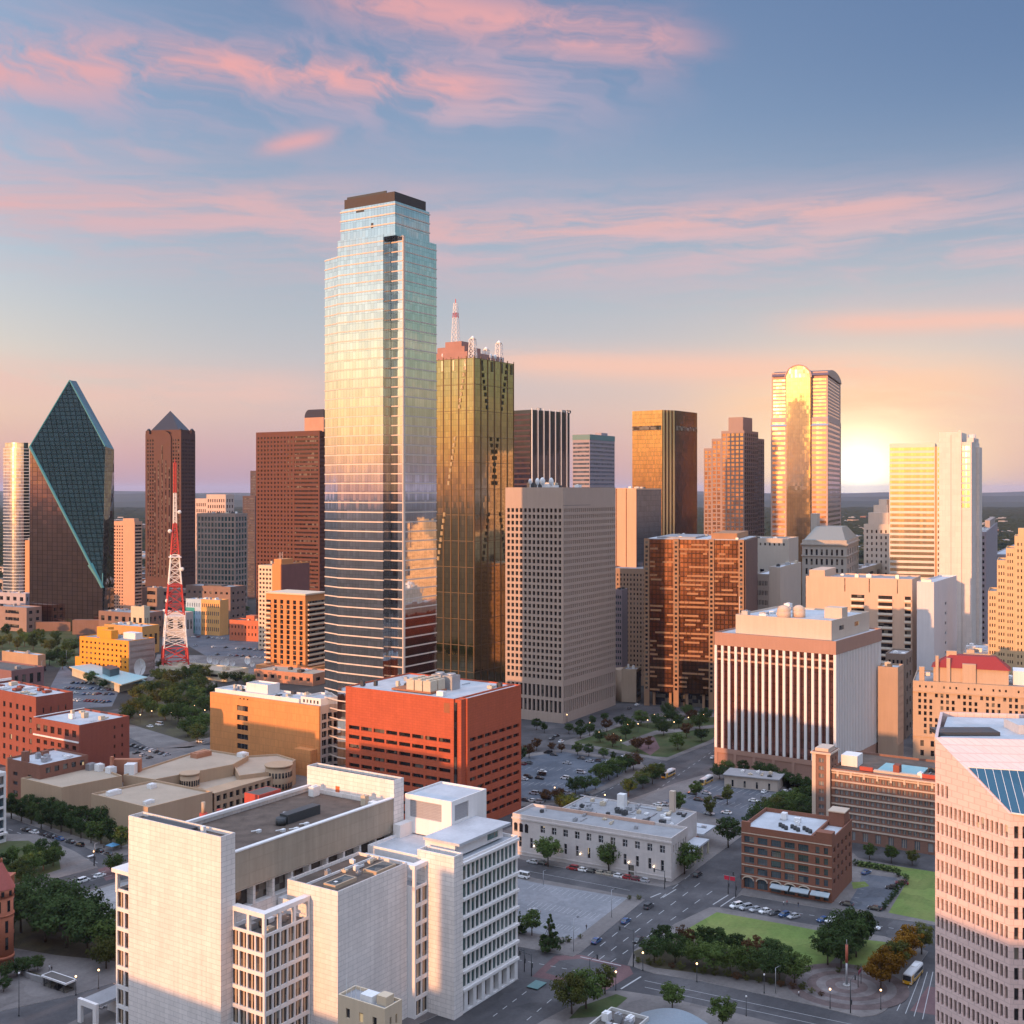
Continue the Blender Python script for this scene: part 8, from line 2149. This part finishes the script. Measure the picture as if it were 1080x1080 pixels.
# people: one continuous walking figure each
def person(px, py, rz, top, legc, label, z=.16):
    p = G(px, py)
    me = bpy.data.meshes.new('person'); bm = bmesh.new()
    V = {}
    for nme, co in dict(pelvis=(0, 0, .95), chest=(.02, 0, 1.30), neck=(.03, 0, 1.48), head=(.05, 0, 1.60), crown=(.05, 0, 1.74), lk=(.14, .09, .50), la=(.02, .10, .09), lt=(.18, .10, .04), rk=(-.02, -.09, .50), ra=(-.26, -.10, .12), rt=(-.12, -.10, .04), lh=(0, .10, .90), rh=(0, -.10, .90), ls=(.02, .19, 1.40), le=(-.08, .25, 1.13), lw=(.06, .26, .88), rs=(.02, -.19, 1.40), re=(0, -.25, 1.12), rw=(.18, -.24, .92)).items(): V[nme] = bm.verts.new(co)
    for a, b_ in (('pelvis', 'chest'), ('chest', 'neck'), ('neck', 'head'), ('head', 'crown'), ('pelvis', 'lh'), ('lh', 'lk'), ('lk', 'la'), ('la', 'lt'), ('pelvis', 'rh'), ('rh', 'rk'), ('rk', 'ra'), ('ra', 'rt'), ('chest', 'ls'), ('ls', 'le'), ('le', 'lw'), ('chest', 'rs'), ('rs', 're'), ('re', 'rw')): bm.edges.new((V[a], V[b_]))
    names = list(V); bm.to_mesh(me); bm.free()
    o = bpy.data.objects.new('person', me); link(o); o.modifiers.new('skin', 'SKIN'); o.modifiers.new('sub', 'SUBSURF').levels = 1
    rad = dict(pelvis=.15, chest=.17, neck=.065, head=.105, crown=.07, lk=.065, la=.045, lt=.04, rk=.065, ra=.045, rt=.04, lh=.10, rh=.10, ls=.075, le=.048, lw=.036, rs=.075, re=.048, rw=.036)
    for k, nme in enumerate(names): me.skin_vertices[0].data[k].radius = (rad[nme],) * 2; me.skin_vertices[0].data[k].use_root = nme == 'pelvis'
    dg = bpy.context.evaluated_depsgraph_get(); ev = o.evaluated_get(dg); m2 = bpy.data.meshes.new_from_object(ev)
    o.modifiers.clear(); o.data = m2; m2.materials.clear()
    for m_ in (plain('cloth_' + top[0], top[1], .8), plain('cloth_' + legc[0], legc[1], .8), plain('skin_tone', (.45, .28, .20), .6)): m2.materials.append(m_)
    for f in m2.polygons:
        c = f.center; f.material_index = 2 if c.z > 1.47 or (abs(c.y) > .2 and c.z < .98) else (0 if c.z > .92 else 1); f.use_smooth = True
    o.location = (p.x, p.y, z); o.rotation_euler = (0, 0, rz); tag(o, label, 'person')
    mb = MB(); mb.ball((.035, 0, 1.665), .115, .11, .105, 10, 6); mb.build('hair', plain('hair_dark', (.03, .02, .015), .7), o); return o
WH_ = ('white', (.7, .7, .7)); DK_ = ('dark', (.03, .03, .04)); RD_ = ('red', (.5, .06, .06)); BL_ = ('denim', (.06, .09, .16))
person(826.5, 955.5, VDIR, WH_, DK_, 'person in a white top walking before the brick building awnings, left of two'); person(830, 955, VDIR + pi, RD_, DK_, 'person in a red top walking before the brick building awnings'); person(842, 957, UDIR, DK_, BL_, 'person in dark clothes on the pavement by the brick building corner'); person(842.5, 1051.5, VDIR, WH_, DK_, 'person in white at the planting bed by the park pavement')
person(52, 1024, UDIR, WH_, DK_, 'person in white walking above the stair entrance at lower left'); person(54.5, 1025.5, UDIR, DK_, DK_, 'person in dark clothes walking beside the one in white above the stair entrance'); person(82, 949.5, VDIR, RD_, DK_, 'person in red on the pavement beyond the dark grove, left of two'); person(86, 949, VDIR, DK_, RD_, 'person in dark top and red trousers beyond the dark grove'); person(618.5, 981, UDIR, DK_, DK_, 'person in black standing at the edge of the white car park')
# ------------------------------------------------------------------ evening haze in the air
m_, t = new_mat('evening_haze')
vol = t.n('ShaderNodeVolumePrincipled', {'Color': (0.62, 0.70, 0.98, 1.0), 'Density': 0.00002, 'Anisotropy': 0.0})
t.n('ShaderNodeOutputMaterial', {'Volume': vol.outputs[0]})
mb = MB(); mb.box(-43000, -3200, -4, 43000, 61000, 345)
tag(mb.build('haze', m_), 'thin pale evening haze lying over the whole city', 'haze', kind='stuff')
